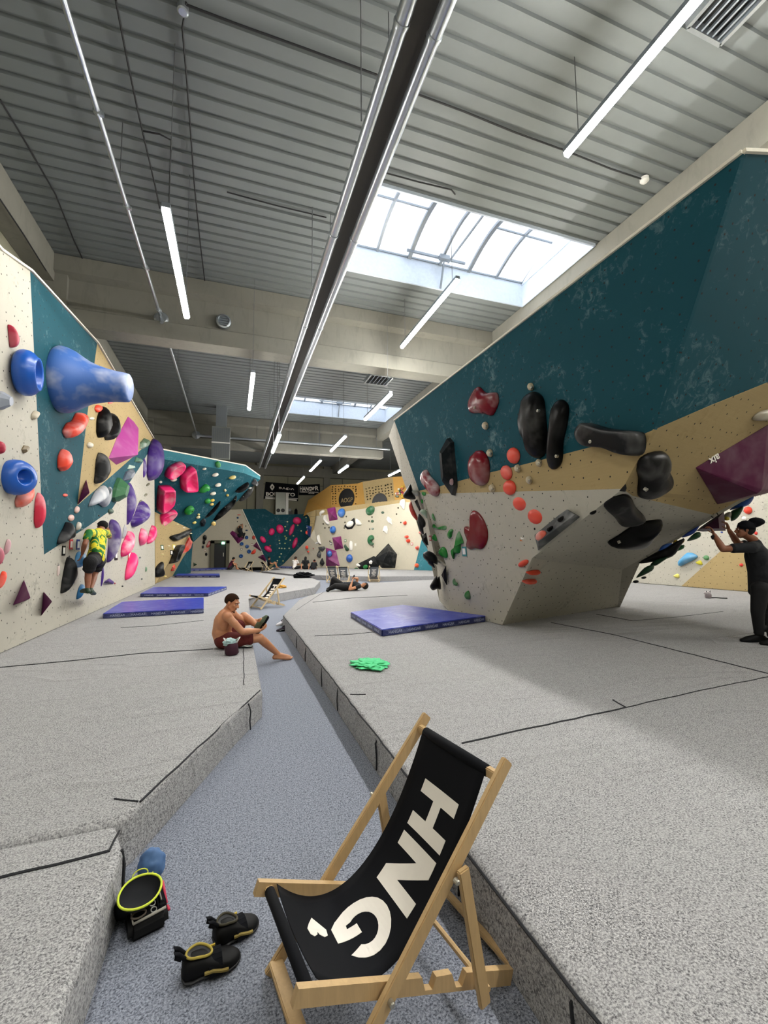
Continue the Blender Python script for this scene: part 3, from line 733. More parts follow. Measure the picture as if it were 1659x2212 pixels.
for k in range(16):
    x, y = 1232+random.uniform(0, 62), 380+random.uniform(0, 95)
    dot('one of the mixed colourful holds crowded at the right end of the golden boards', 'climbing hold', cg(x, y, -.25), F['GB'][1], .11, plastic(random.choice(['b5512a', '2f5a3a', 'c9a53a', '2a2a2a', 'd8d2c0', '8a1f2a'])), 'mixed holds right of the boards')
# ---- gallery behind the teal funnel: banners, cooling unit, post
YW = YEND-.06; cb = lambda x, y, d=0: onY(560+x/11.85, 1030+y/11.85, YW-d)
t = thing('banner', 'wide black banner with a white diamond logo and two white names on the far wall', 'banner', (3, YW, 6))
local(panel('banner_sheet', [cb(165, 128), cb(1000, 200), cb(995, 625), cb(112, 560)], M['canvas'], None, .02), t)
n = V((0, -1, 0)); upb = (cb(330, 100)-cb(330, 500)).normalized()
def bar_line(parent, pts, w, mat, d=.012, name='line'):
    bm = bmesh.new()
    for a, b in zip(pts, pts[1:]): beam(bm, a, b, w, .008, V((0, 1, 0)))
    return local(fin(bm, name, mat), parent)
for s in (1, .62):
    cx, cy, w, h = 332, 262, 52*s, 80*s
    bar_line(t, [cb(cx, cy-h, .03), cb(cx+w, cy, .03), cb(cx, cy+h, .03), cb(cx-w, cy, .03), cb(cx, cy-h, .03)], .055, M['print_white'], name='diamond_logo')
def btext(s, x, y, hpx, sx=1., b=.0, par=None):
    sz = (cb(x, y)-cb(x, y+hpx)).length*1.38; text(par or t, s, cb(x, y, .03), n, sz, M['print_white'], sx=sx, bold=b, align='LEFT')
def stroke(par, pts, w=.05): bar_line(par, [cb(x, y, .03) for x, y in pts], w, M['print_white'], name='lettering')
stroke(t, [(505, 270), (555, 270), (575, 288), (555, 305), (505, 302)]); stroke(t, [(598, 318), (632, 272), (668, 322)])
stroke(t, [(752, 284), (700, 284), (690, 305), (700, 326), (752, 328)]); stroke(t, [(690, 306), (740, 307)]); stroke(t, [(785, 288), (785, 330)]); stroke(t, [(815, 335), (848, 290), (885, 338)])
btext('BONAUTO', 165, 440, 88, 1.22, .012)
bar_line(t, [cb(155, 505, .03), cb(985, 560, .03)], .05, M['print_white']); bar_line(t, [cb(155, 540, .03), cb(960, 598, .03)], .12, M['print_white'])
t = thing('banner', 'smaller black banner with bold white lettering, right of the wide banner', 'banner', (5, YW, 6))
local(panel('banner_sheet', [cb(1012, 215), cb(1548, 183), cb(1560, 400), cb(1430, 470), cb(1008, 470)], M['canvas'], None, .02), t)
btext('HANG', 1035, 305, 105, .72, .02, t); stroke(t, [(1345, 262), (1372, 335), (1405, 258)], .11); stroke(t, [(1360, 300), (1390, 298)], .08); btext('R', 1425, 295, 105, 1., .02, t)
btext('CLIMBING PLAYGROUND', 1035, 385, 36, .86, .004, t); btext('-ADAM', 1250, 420, 30, 1.2, .003, t)
zg_ = onY(600, 1112, 35.1).z
bm = bmesh.new(); box(bm, (4.2, 35.33, zg_-.1), (5.2, 1.3, .2)); setting('trim_9', bm, M['concrete_wall'])
t = thing('cooling_unit', 'tall grey cabinet with two round dark fans, in front of the wide banner', 'cooling unit', (0, 0, 0))
a, b = onY(596, 1063, 35.1), onY(617, 1112, 35.1); b.z = zg_+.005
bm = bmesh.new(); box(bm, ((a.x+b.x)/2, 35.35, (a.z+b.z)/2), (b.x-a.x, .5, a.z-b.z)); fin(bm, 'cabinet', plain('grey_metal_cabinet', '8f9188', .45, .3), t)
for x in (601.2, 611): 
    q = onY(x, 1102.5, 35.09); bm = bmesh.new(); lathe(bm, q, (0, -1, 0), [(.15, -.02), (.15, .03), (.12, .035), (.1, .01)], 20); fin(bm, 'fan', M['black'], t)
a, b = onY(618, 1064, 35.0), onY(623, 1112, 35.0); b.z = zg_+.005
bm = bmesh.new(); box(bm, ((a.x+b.x)/2, 35.2, (a.z+b.z)/2), (b.x-a.x, .3, a.z-b.z)); tag(fin(bm, 'post', M['white_paint']), 'bright white post right of the grey cooling cabinet', 'post')
t = thing('espresso_machine', 'small grey machine on the gallery right of the white post', 'machine', (0, 0, 0))
a, b = onY(624, 1098, 35.1), onY(632, 1112, 35.1); b.z = zg_+.01
bm = bmesh.new(); box(bm, ((a.x+b.x)/2, 35.3, b.z+(a.z-b.z)*.36), (b.x-a.x, .3, (a.z-b.z)*.7)); fin(bm, 'body', M['galv_dark'], t)
bm = bmesh.new(); lathe(bm, ((a.x+b.x)/2-.05, 35.2, b.z+.3), (0, 0, 1), [(.1, 0), (.12, .1), (.1, .22)], 12); fin(bm, 'hopper', M['galv'], t)
a, b = onY(637, 1097, 35.1), onY(643, 1112, 35.1); b.z = zg_+.005
t = thing('backpack', 'small black bag standing at the right end of the gallery shelf', 'bag', (0, 0, 0))
bm = bmesh.new(); lathe(bm, ((a.x+b.x)/2, 35.25, b.z), (0, 0, 1), [(.1, 0), (.13, .1), (.12, .4), (.06, .52)], 12); fin(bm, 'bag_body', M['canvas'], t)
bm = bmesh.new(); tube(bm, [V(((a.x+b.x)/2-.05, 35.2, b.z+.5)), V(((a.x+b.x)/2, 35.2, b.z+.6)), V(((a.x+b.x)/2+.05, 35.2, b.z+.5))], .012, 6); fin(bm, 'bag_loop', M['canvas'], t)
# ================================================================== CLIMBING HOLDS
TR_ = {'0': (0, 0, 1), '5': (840, 780, 3.686), '6': (1220, 780, 3.4556), '7': (1360, 1060, 5.549), 'a': (0, 500, 3.95), 'b': (0, 900, 3.95),
       'f': (410, 1090, 6.144), 'w': (670, 1080, 6.381), 's': (860, 1020, 7.133), 'c': (330, 900, 4.74), 'd': (330, 1080, 11.06), 'u': (0, 680, 6.911)}
def outline(spec, tr):
    ox, oy, s = TR_[tr]
    if spec[0] == 'e':
        _, cx, cy, rx, ry = spec[:5]; a = math.radians(spec[5]) if len(spec) > 5 else 0
        pts = []
        for k in range(14):
            x, y = rx*math.cos(2*PI*k/14), ry*math.sin(2*PI*k/14)
            pts.append((cx+x*math.cos(a)-y*math.sin(a), cy+x*math.sin(a)+y*math.cos(a)))
    else: pts = [(spec[i], spec[i+1]) for i in range(0, len(spec), 2)]
    return [(ox+x/s, oy+y/s) for x, y in pts]
HN = [0]
PROF = {'dome': [(1, 0), (1.0, .16), (.95, .40), (.82, .66), (.62, .85), (.38, .96), (.16, 1)],
        'slab': [(1, 0), (1.0, .5), (.97, .8), (.9, .96), (.8, 1), (.4, 1.0)],
        'blade': [(1, 0), (.97, .25), (.72, .62), (.4, .9), (.15, 1)],
        'dish': [(1, 0), (1.0, .5), (.95, .85), (.86, 1), (.72, .9), (.5, .62), (.25, .5)],
        'facet': [(1, 0), (.97, .3), (.5, 1)]}
def hold(label, spec, color, face, k=.42, prof='dome', tr='0', ap=(0, 0), group=None, bolts=(), chalk=.35, rough=.42, t=None, up=None, name='climbing_hold'):
    """one resin hold: its outline is laid on its climbing face and swells out of it; depth t in metres or k x its width"""
    pl = F[face]; n = pl[1]; u, v = basis(n)
    P = outline(spec, tr); c0 = (sum(p[0] for p in P)/len(P), sum(p[1] for p in P)/len(P))
    W = [onP(*p, pl) for p in P]; o = onP(*c0, pl)
    uv = [((p-o).dot(u), (p-o).dot(v)) for p in W]
    d = ray(*c0).normalized(); dn_ = -d.dot(n); dt = d+n*dn_; gz = dt.length/max(dn_, .05)
    e = (dt.dot(u), dt.dot(v)); el = math.hypot(*e) or 1; e = (e[0]/el, e[1]/el); f = (-e[1], e[0])
    st = [(a*e[0]+b*e[1], a*f[0]+b*f[1]) for a, b in uv]
    s0, s1 = min(x[0] for x in st), max(x[0] for x in st); Wd = s1-s0; Hd = max(x[1] for x in st)-min(x[1] for x in st)
    dep = t if t else k*min(Hd, Wd)
    dep = min(dep, .72*Wd/max(gz, .2)) if gz > .3 else dep
    a2 = (Wd*Wd-(dep*gz)**2)/(Wd*Wd); a2 = max(.3, a2)
    st = [(s0+(x-s0)*a2, y) for x, y in st]
    pts = [(x*e[0]+y*f[0], x*e[1]+y*f[1]) for x, y in st]
    if prof != 'facet' and spec[0] != 'e' and len(pts) < 24: pts = catmull(pts, 3)
    cu = sum(p[0] for p in pts)/len(pts)+ap[0]; cv = sum(p[1] for p in pts)/len(pts)+ap[1]
    bm = bmesh.new(); rings = []
    for s, h in PROF[prof]:
        rings.append([bm.verts.new(o+u*(cu*(1-s)+x*s)+v*(cv*(1-s)+y*s)+n*(dep*h+.002)) for x, y in pts])
    m = len(pts)
    for A, B in zip(rings, rings[1:]):
        for i in range(m): bm.faces.new((A[i], A[(i+1) % m], B[(i+1) % m], B[i]))
    bm.faces.new(rings[-1]); bm.faces.new(rings[0][::-1])
    ob = fin(bm, name, plastic(color, rough, chalk), None, prof != 'facet')
    if prof in ('slab', 'blade'): ob.data.set_sharp_from_angle(angle=math.radians(48))
    tag(ob, label, 'climbing hold' if name == 'climbing_hold' else 'climbing volume', group)
    for b in bolts:
        ox, oy, s = TR_[tr]; q = onP(ox+b[0]/s, oy+b[1]/s, (pl[0]+n*(dep+.004), n)); bm = bmesh.new()
        lathe(bm, q-n*.03, n, [(.02, 0), (.02, .034), (.012, .036), (.011, .03)], 14); fin(bm, 'bolt', M['bolt'], ob)
    HN[0] += 1
    return ob
def volume(label, spec, apexes, color, face, tr='0', ht=.35, faces=None, chalk=.12, grip=None, name='climbing_volume'):
    """faceted wooden volume: base outline on the wall, ridge points lifted off it"""
    pl = F[face]; n = pl[1]; P = outline(spec, tr); ox, oy, s = TR_[tr]
    base = [onP(*p, pl)+n*.002 for p in P]
    hs = ht if isinstance(ht, (list, tuple)) else [ht]*len(apexes)
    ap = [onP(ox+x/s, oy+y/s, (pl[0]+n*h, n)) for (x, y), h in zip(apexes, hs)]
    bm = bmesh.new(); vs = [bm.verts.new(p) for p in base+ap]
    bmesh.ops.convex_hull(bm, input=vs)
    bmesh.ops.dissolve_limit(bm, angle_limit=.02, verts=bm.verts, edges=bm.edges)
    bmesh.ops.bevel(bm, geom=list(bm.edges), offset=.008, segments=1, affect='EDGES')
    return tag(fin(bm, name, plastic(color, .55, chalk)), label, 'climbing volume')
def cup(label, c, r, color, face, tr='0', k=1.0, open_=.55, tilt=(0, 0), prof=None, group=None, pin=False, chalk=.2):
    """round hold turned about an axis standing off the wall; r in source pixels across the photo"""
    pl = F[face]; n = pl[1]; u, v = basis(n); ox, oy, s = TR_[tr]
    o = onP(ox+c[0]/s, oy+c[1]/s, pl); R = r/s*px(o)[2]/FPX
    ax = (n+u*tilt[0]+v*tilt[1]).normalized()
    h = R*k
    pr = prof or ([(.86, 0), (.97, .14), (1.02, .34), (1.0, .56), (.9, .78), (.76, .92), (open_+.07, 1.0), (open_, 1), (open_-.06, .93), (open_-.12, .55), (.02, .4)] if not pin else [(1, 0), (1.02, .1), (.95, .35), (.75, .6), (.42, .78), (.3, .92), (.2, 1.0), (.02, 1.02)])
    bm = bmesh.new(); lathe(bm, o+n*.003, ax, [(a*R, b*h) for a, b in pr], 28)
    return tag(fin(bm, 'climbing_hold', plastic(color, .3, chalk), None, True), label, 'climbing hold', group)
def qr_tag(label, spec, color, face, tr='0', group=None):
    """small coloured route tag with a blank white centre"""
    pl = F[face]; n = pl[1]; u, v = basis(n); P = outline(spec, tr)
    W = [onP(*p, pl) for p in P]; c = sum(W, V((0, 0, 0)))/len(W)
    t = thing('route_tag', label, 'route tag', c, group)
    hu = max(abs((p-c).dot(u)) for p in W); hv = max(abs((p-c).dot(v)) for p in W); hu = hv = max(.5*hu+.5*hv, .03)
    R = Matrix((u, v, n)).transposed()
    bm = bmesh.new(); box(bm, c+n*.007, (2*hu, 2.2*hv, .01), R); fin(bm, 'tag_frame', plastic(color, .5, 0), t)
    bm = bmesh.new(); box(bm, c+n*.0135, (1.25*hu, 1.4*hv, .003), R); fin(bm, 'tag_paper', M['white_paint'], t)
CR_, PK, OR, BLU, PUR, VIO, BK, GN, DG, GY, CRM = 'a81f3c', 'e6246e', 'ea452c', '1f58b4', '6a1b5c', '3f2370', '0a0a0b', '1f8a35', '2c5a3a', '85898f', 'cfc9b8'
# ---------------- left wall
h = hold
h('crimson teardrop hold, top of the left wall above the glossy blue cup', (120, 165, 148, 148, 180, 185, 290, 350, 285, 420, 240, 480, 170, 490, 135, 455, 122, 260), CR_, 'LW', tr='u', k=.4)
cup('glossy blue cup hold seen from the side, left of the huge blue horn', (255, 850), 335, '1b55b0', 'LW', 'u', k=.8, open_=.66, tilt=(.12, 0), chalk=.05)
o_ = onP(128, 820, F['LW']); q = onY(258, 832, o_.y-.1)
bm = bmesh.new(); ax = (q-o_); Lh = ax.length
lathe(bm, o_+V((.004, 0, 0)), V((1, -.07, -.05)), [(.53, 0), (.55, .04), (.54, .12), (.50, .22), (.43, .33), (.365, .44), (.32, .56), (.285, .70), (.262, .84), (.25, .98), (.24, 1.04), (.20, 1.065), (.01, 1.07)], 40)
tag(fin(bm, 'climbing_hold', plastic('3a62a6', .5, .62), None, True), 'huge chalky blue horn sticking out of the left wall', 'climbing hold')
h('grey blue faceted hold cut by the left photo edge, below the blue cup', (-60, 1230, 0, 1160, 70, 1148, 160, 1190, 180, 1330, 130, 1390, 30, 1420, -60, 1380), '8c93a0', 'LW', tr='u', prof='facet', k=.5)
h('small beige fin on the panel joint, below the huge blue horn', (460, 1510, 480, 1470, 540, 1435, 590, 1450, 590, 1480, 520, 1555, 470, 1560), 'b5ac98', 'LW', tr='u', k=.5)
h('orange wavy jug on the teal panel below the huge blue horn', (925, 1740, 950, 1680, 1020, 1610, 1100, 1590, 1180, 1480, 1240, 1470, 1300, 1490, 1290, 1560, 1220, 1680, 1120, 1790, 1010, 1840, 950, 1800), OR, 'LW', tr='u', chalk=.8)
h('orange shield hold on the teal panel, lower than the wavy jug', (487, 425, 495, 340, 540, 285, 580, 290, 618, 360, 615, 400, 540, 465, 495, 440), OR, 'LW', tr='b', chalk=.5)
h('small crimson ball at the left photo edge above the lower blue cup', ('e', 8, 265, 40, 55), CR_, 'LW', tr='b', k=.6)
h('small brown jib between the small crimson ball and the teal panel', (180, 280, 205, 245, 248, 250, 235, 285, 200, 315), '77694f', 'LW', tr='b', prof='facet')
cup('round blue cup hold with its hollow facing right, low on the left wall', (95, 520), 150, '1c57b2', 'LW', 'b', k=.95, open_=.46, tilt=(-.55, .0), chalk=.05)
h('orange hold with a white chalked top below the round blue cup', (125, 710, 180, 640, 240, 590, 285, 565, 285, 670, 235, 735, 165, 775, 130, 755), 'e5553c', 'LW', tr='b', chalk=.95)
h('long red egg shaped hold left of the teal panel', (288, 850, 300, 720, 345, 652, 380, 720, 390, 830, 365, 915, 325, 950, 292, 910), 'cf2b48', 'LW', tr='b', chalk=.5)
h('tiny orange jib in the middle of the teal panel', ('e', 555, 670, 22, 14), OR, 'LW', tr='b')
h('small orange drop under the tip of the huge blue horn', (805, 1515, 825, 1480, 870, 1490, 870, 1520, 830, 1545), OR, 'LW', tr='a', chalk=.6)
h('red block partly hidden under the tip of the huge blue horn', (920, 1420, 975, 1420, 945, 1470, 922, 1470), OR, 'LW', tr='a', prof='facet')
h('larger black leaf shaped hold of the pair left of the magenta pyramid', (820, 1690, 830, 1600, 870, 1540, 918, 1502, 940, 1570, 955, 1650, 920, 1690, 880, 1740, 850, 1760, 822, 1720), BK, 'LW', tr='a')
h('smaller black leaf hold with chalked top, touching the magenta pyramid', (888, 1740, 915, 1700, 960, 1640, 992, 1560, 1025, 1650, 1010, 1710, 960, 1750, 915, 1782, 892, 1765), '1a1a1c', 'LW', tr='a', chalk=.8)
h('tiny cream jib above the larger black leaf hold', ('e', 782, 1595, 22, 14), CRM, 'LW', tr='a')
h('cream jib on the tan panel between the leaf holds and the grey shell', ('e', 768, 243, 28, 24), CRM, 'LW', tr='b', k=.6)
volume('large magenta faceted pyramid near the top of the left wall', (1092, -3, 1140, 40, 1160, 330, 990, 412, 925, 355, 1000, 165), [(1183, 100), (1178, 325)], '99307f', 'LW', 'b', [.2, .42])
h('black shell shaped hold with a chalked edge on the tan panel', (800, 555, 815, 480, 835, 370, 870, 318, 905, 330, 940, 430, 930, 480, 890, 525, 830, 570), '17181a', 'LW', tr='b', chalk=.7)
volume('small dark magenta pyramid at the lower end of the tan panel', (735, 535, 760, 640, 660, 755, 690, 650), [(765, 650)], '5c1650', 'LW', 'b', .2)
h('white and green chalked block at the top end of the left wall', (1188, 270, 1195, 220, 1235, 185, 1280, 200, 1260, 240, 1210, 275), '56705a', 'LW', tr='b', chalk=.9, prof='facet')
h('big violet dome at the far top end of the left wall', (1250, 480, 1255, 400, 1275, 280, 1345, 205, 1385, 260, 1392, 360, 1370, 460, 1300, 540, 1262, 520), VIO, 'LW', tr='b', k=.3, chalk=.15)
h('thin violet fin beside the big violet dome', (1220, 505, 1228, 360, 1252, 390, 1250, 490, 1235, 515), VIO, 'LW', tr='b', prof='blade')
h('small dark green block left of the thin violet fin', (1145, 385, 1158, 345, 1200, 355, 1220, 380, 1190, 395), '3f6650', 'LW', tr='b', prof='facet')
h('small pale green jib on the teal band', (1085, 445, 1100, 410, 1150, 420, 1155, 435, 1110, 450), '9ab0a2', 'LW', tr='b', prof='facet')
h('slate blue faceted flake on the teal band', (1040, 545, 1080, 470, 1145, 445, 1130, 500, 1085, 545), '55606d', 'LW', tr='b', prof='facet')
h('green chiselled block across the lower edge of the teal band', (945, 690, 990, 590, 1040, 525, 1090, 555, 1065, 640, 1015, 725, 970, 720), '3c6a48', 'LW', tr='b', prof='facet', chalk=.3)
h('grey white wave hold on the teal band', (748, 765, 810, 640, 890, 588, 912, 650, 945, 600, 945, 690, 900, 770, 850, 745, 790, 730), '8e929a', 'LW', tr='b', chalk=.9, k=.3)
h('tall violet crescent right of the green chiselled block', (1080, 900, 1088, 640, 1108, 565, 1150, 620, 1165, 730, 1140, 830, 1090, 905), VIO, 'LW', tr='b', prof='blade', k=.5)
h('violet fin with a pale top face, lower neighbour of the tall violet crescent', (1112, 890, 1170, 840, 1230, 760, 1270, 730, 1275, 780, 1235, 870, 1185, 925, 1140, 938), '45287a', 'LW', tr='b', prof='blade', k=.6, chalk=.6)
h('tiny dark green knob below the green chiselled block', ('e', 945, 808, 24, 22), '35503e', 'LW', tr='b', k=.6)
h('pale pink disc on the teal band, upper of two', ('e', 655, 795, 22, 32, 20), 'c9a8a0', 'LW', tr='b', k=.3)
h('pale pink disc on the teal band, lower of two', ('e', 605, 865, 26, 30, 30), 'd0aaa2', 'LW', tr='b', k=.3)
h('cream finger hold just above the climber, on the edge of the teal band', ('e', 670, 935, 20, 40, 25), 'bdb6aa', 'LW', tr='b')
for i, (x, y) in enumerate(((1262, 580), (1243, 668), (1200, 722))):
    h('%s of three small olive jibs right of the tall violet crescent' % ('upper', 'middle', 'lower')[i].capitalize(), ('e', x, y, 18, 9, -35), '6b6a52', 'LW', tr='b')
h('big black dome with a chalked face at the lower tip of the teal panel', (483, 1085, 500, 1030, 560, 950, 595, 900, 625, 930, 640, 1000, 620, 1040, 570, 1050, 510, 1075), '1c1d20', 'LW', tr='b', chalk=.6)
h('large violet shield hold right of the climber', (932, 960, 945, 895, 985, 882, 1020, 930, 1033, 1010, 1020, 1080, 985, 1160, 908, 1245, 925, 1130), '4a3470', 'LW', tr='b', chalk=.7, k=.35)
h('grey white wedge between the large violet shield and the pink holds', (1040, 1035, 1055, 960, 1080, 920, 1075, 990, 1055, 1040), '98969c', 'LW', tr='b', prof='facet', chalk=.8)
h('long pink hold with a chalked middle, right of the large violet shield', (1028, 1170, 1040, 1100, 1085, 1045, 1140, 982, 1148, 1020, 1130, 1090, 1085, 1150, 1045, 1195), PK, 'LW', tr='b', chalk=.95)
h('pink bow tie shaped hold, left half of the touching pair', (1183, 1040, 1190, 1000, 1218, 955, 1245, 1000, 1262, 1025, 1240, 1050, 1210, 1100, 1190, 1070), PK, 'LW', tr='b', chalk=.5)
h('pink hold at the right end of the left wall, right half of the touching pair', (1252, 1070, 1270, 1020, 1320, 940, 1335, 940, 1335, 1000, 1300, 1050, 1262, 1085), PK, 'LW', tr='b', chalk=.8)
h('lowest pink hold on the left wall, long drop shape', (1063, 1370, 1085, 1270, 1120, 1210, 1155, 1163, 1175, 1180, 1170, 1250, 1130, 1310, 1080, 1388), PK, 'LW', tr='b', chalk=.1)
h('black teardrop hold left of the climber', (513, 1500, 545, 1350, 590, 1225, 615, 1205, 650, 1280, 655, 1350, 620, 1410, 550, 1480), '1b1c1d', 'LW', tr='b', chalk=.55)
h('very thin violet blade below the climber', (860, 1445, 865, 1340, 882, 1262, 888, 1320, 880, 1420), VIO, 'LW', tr='b', prof='blade')
volume('small violet five sided volume near the floor right of the climber', (885, 1420, 890, 1405, 930, 1378, 975, 1410, 965, 1432), [(925, 1405)], '41246f', 'LW', 'b', .12)
volume('magenta pyramid low on the left wall, larger of two', (203, 1388, 235, 1565, 105, 1612), [(262, 1548)], '5f1a50', 'LW', 'b', .3)
volume('magenta pyramid low on the left wall, smaller of two', (370, 1490, 405, 1590, 348, 1705), [(447, 1577)], '57184a', 'LW', 'b', .22)
h('orange edge hold at the lower left photo edge', (-20, 1440, 20, 1340, 55, 1318, 58, 1345, 20, 1410, -20, 1470), OR, 'LW', tr='b')
h('pale pink finger hold at the left photo edge', (30, 1165, 45, 1100, 80, 1048, 95, 1060, 78, 1120, 45, 1175), 'c49aa0', 'LW', tr='b', chalk=.6)
h('pale crimson block at the left photo edge below the pale pink finger', (-20, 1120, 20, 1130, 35, 1190, 10, 1255, -20, 1250), 'c55f74', 'LW', tr='b', chalk=.5)
h('small white pink pebble left of the black teardrop', (485, 1350, 490, 1280, 505, 1262, 510, 1330, 498, 1358), 'd3bdb6', 'LW', tr='b')
h('blue foothold under the climber', (650, 1555, 660, 1500, 690, 1450, 725, 1430, 715, 1490, 670, 1545), '1f6a9e', 'LW', tr='b', k=.5)
h('blue chalky hold the climber presses down on', (637, 1235, 655, 1175, 700, 1150, 735, 1175, 725, 1240, 690, 1285, 655, 1265), '3b86bd', 'LW', tr='b', k=.7, chalk=.5)
h('dark green knob beside the climber\'s shins', ('e', 842, 1310, 18, 14), '20302a', 'LW', tr='b', k=.6)
h('green sliver near the right end of the left wall', ('e', 1247, 1302, 8, 22), '3a7a4a', 'LW', tr='b')
h('tiny dark green jib on the seam above the climber', ('e', 697, 962, 12, 9), '2a4a44', 'LW', tr='b')
for i, (x, y) in enumerate(((592, 1192), (498, 1268), (1195, 1203), (1210, 1385), (1045, 1447), (980, 1423), (845, 845))):
    h(('tiny dark screw-on left of the climber\'s hand', 'tiny dark screw-on above the white pink pebble', 'tiny dark screw-on right of the lowest pink hold', 'tiny dark screw-on below the green sliver', 'tiny dark screw-on low on the left wall, right of centre', 'tiny red screw-on touching the small violet volume', 'tiny grey screw-on just above the climber\'s head')[i], ('e', x, y, 8, 7), 'a02038' if i == 5 else '26282a', 'LW', tr='b', k=.6)
for x, y, c, l in ((540, 1143, BK, 'black route tag left of the climber'), (603, 1090, 'b8323a', 'red route tag left of the climber'), (663, 1092, '24377e', 'navy route tag touching the climber\'s arm'), (990, 1172, BK, 'black route tag right of the large violet shield'), (1103, 1168, 'b8323a', 'red route tag between two long pink holds')):
    qr_tag(l, ('e', x, y, 16, 32), c, 'LW', 'b')
# ---------------- leaning teal boulder
h('pink ring hold at top left of the leaning teal boulder', (125, 590, 150, 520, 235, 475, 295, 467, 322, 495, 290, 560, 190, 628, 140, 620), PK, 'TB', tr='c', prof='dish', chalk=.6)
h('tall pink slab hold, second from left on the leaning teal boulder', (277, 610, 300, 565, 385, 503, 408, 545, 438, 720, 415, 752, 320, 752, 295, 730), PK, 'TB', tr='c', prof='dish', chalk=.3)
h('pink five sided ring hold beside the left wall edge', (50, 730, 75, 703, 170, 708, 193, 740, 190, 885, 95, 968, 60, 950), PK, 'TB', tr='c', prof='dish', chalk=.6)
h('lowest pink ring hold across the teal and tan seam', (52, 1060, 70, 1005, 165, 970, 235, 965, 225, 1010, 120, 1095, 62, 1108), PK, 'TB', tr='c', prof='dish', chalk=.8)
h('green jug on the light rim of the leaning boulder', (640, 480, 665, 455, 692, 480, 688, 515, 665, 525), GN, 'TB', tr='c', k=.6)
h('green double jug in the middle of the leaning boulder', (468, 760, 520, 700, 555, 695, 592, 725, 570, 765, 530, 750, 500, 775), GN, 'TB', tr='c', k=.5, chalk=.3)
cup('green funnel hold with a round white mouth on the leaning boulder', (355, 945), 52, '1d8232', 'TB', 'c', k=1.1, open_=.42, tilt=(.25, -.1), chalk=.1)
h('small green jug between the white jibs, low on the leaning boulder', ('e', 562, 865, 32, 26, -20), GN, 'TB', tr='c', k=.5, chalk=.4)
for x, y, rx, ry, c, l in ((640, 595, 36, 16, 'd9d4c6', 'white jib just below the light rim'), (668, 700, 33, 17, 'd9d4c6', 'white jib, second down in the row'), (617, 787, 33, 15, 'd9d4c6', 'white jib, third down in the row'), (215, 645, 36, 17, 'cfc8b8', 'cream jib below the top pink ring hold'), (80, 670, 18, 13, 'cfc8b8', 'small cream jib left of the tall pink slab'),
                          (528, 535, 22, 10, 'd5cfbb', 'thin cream jib near the rim'), (815, 622, 40, 15, 'c8b569', 'yellow jib close to the overhanging edge'), (740, 755, 14, 14, 'c8b98a', 'small sand coloured jib right of the white row'), (765, 805, 14, 14, 'b8a34e', 'small ochre jib right of the white row'), (610, 857, 25, 13, 'cfae3f', 'upper yellow jib of a close pair'), (605, 898, 22, 13, 'cfae3f', 'lower yellow jib of a close pair'),
                          (470, 1003, 14, 12, 'c9b878', 'tiny sand jib below the green funnel'), (465, 1030, 22, 13, 'd7cc9e', 'pale yellow jib below the green funnel'), (427, 1085, 22, 12, 'd9c65a', 'bright yellow jib near the tan seam'), (622, 1095, 24, 22, 'd1a92a', 'yellow block on the silhouette edge of the leaning boulder'), (1000, 732, 22, 10, 'a9aba6', 'grey jib on the overhanging edge')):
    h(l, ('e', x, y, rx, ry, -12), c, 'TB', tr='c', k=.5)
h('black grip near the outer corner of the leaning boulder', (845, 765, 880, 725, 985, 682, 985, 715, 930, 745, 870, 770), BK, 'TB', tr='c')
h('grey box shaped hold at the outer corner of the leaning boulder', (1010, 680, 1040, 630, 1078, 670, 1062, 715, 1030, 705), '4b4d50', 'TB', tr='c', prof='facet', k=.7)
h('fat black pinch under the outer corner of the leaning boulder', (885, 860, 925, 795, 1020, 722, 1028, 755, 990, 815, 920, 855), BK, 'TB', tr='c', bolts=((930, 820),))
h('long black rail, upper one along the overhanging edge', (630, 1050, 700, 950, 820, 870, 862, 815, 858, 880, 780, 945, 700, 1010, 640, 1055), BK, 'TB', tr='c', bolts=((843, 850), (743, 928)))
h('thin black spike left of the long black rail', (540, 1030, 590, 970, 660, 890, 692, 865, 685, 905, 620, 990, 560, 1035), BK, 'TB', tr='c', k=.5)
h('black block at the lower end of the overhanging edge', (485, 1075, 515, 1040, 542, 1055, 520, 1130, 495, 1120), '101b24', 'TB', tr='c', prof='facet')
h('long black scoop high on the tan panel beyond the left wall', (392, 895, 440, 850, 600, 810, 740, 750, 885, 697, 880, 760, 780, 870, 600, 960, 500, 978, 430, 945), '18191a', 'TL', tr='d', prof='dish', chalk=.4)
h('upright black scoop on the tan panel beyond the left wall', (385, 1505, 440, 1390, 540, 1160, 620, 1080, 695, 1080, 690, 1150, 600, 1300, 500, 1490, 400, 1525), '1a1b1c', 'TL', tr='d', prof='dish', chalk=.4)
h('big black fin at the foot of the tan panel beyond the left wall', (38, 1780, 60, 1640, 150, 1530, 250, 1475, 240, 1620, 285, 1790, 200, 1835, 60, 1840), BK, 'TL', tr='d', k=.3)
h('red faceted hold with a chalked corner on the tan panel edge', (690, 1280, 780, 1060, 840, 910, 915, 905, 905, 1090, 880, 1170, 770, 1230), 'd8432c', 'TL2', tr='d', prof='facet', k=.5, chalk=.5)
h('small red block at the bottom of the tan panel edge', (440, 1690, 460, 1600, 520, 1545, 535, 1600, 495, 1710), 'd8432c', 'TL2', tr='d', prof='facet')
for x, y, c, l in ((222, 1135, '2c4a2e', 'dark green route tag on the tan panel beyond the left wall'), (505, 1125, 'd1c04a', 'yellow route tag on the tan panel beyond the left wall'), (447, 1260, BK, 'black route tag on the tan panel beyond the left wall')): qr_tag(l, ('e', x, y, 42, 42), c, 'TL', 'd')
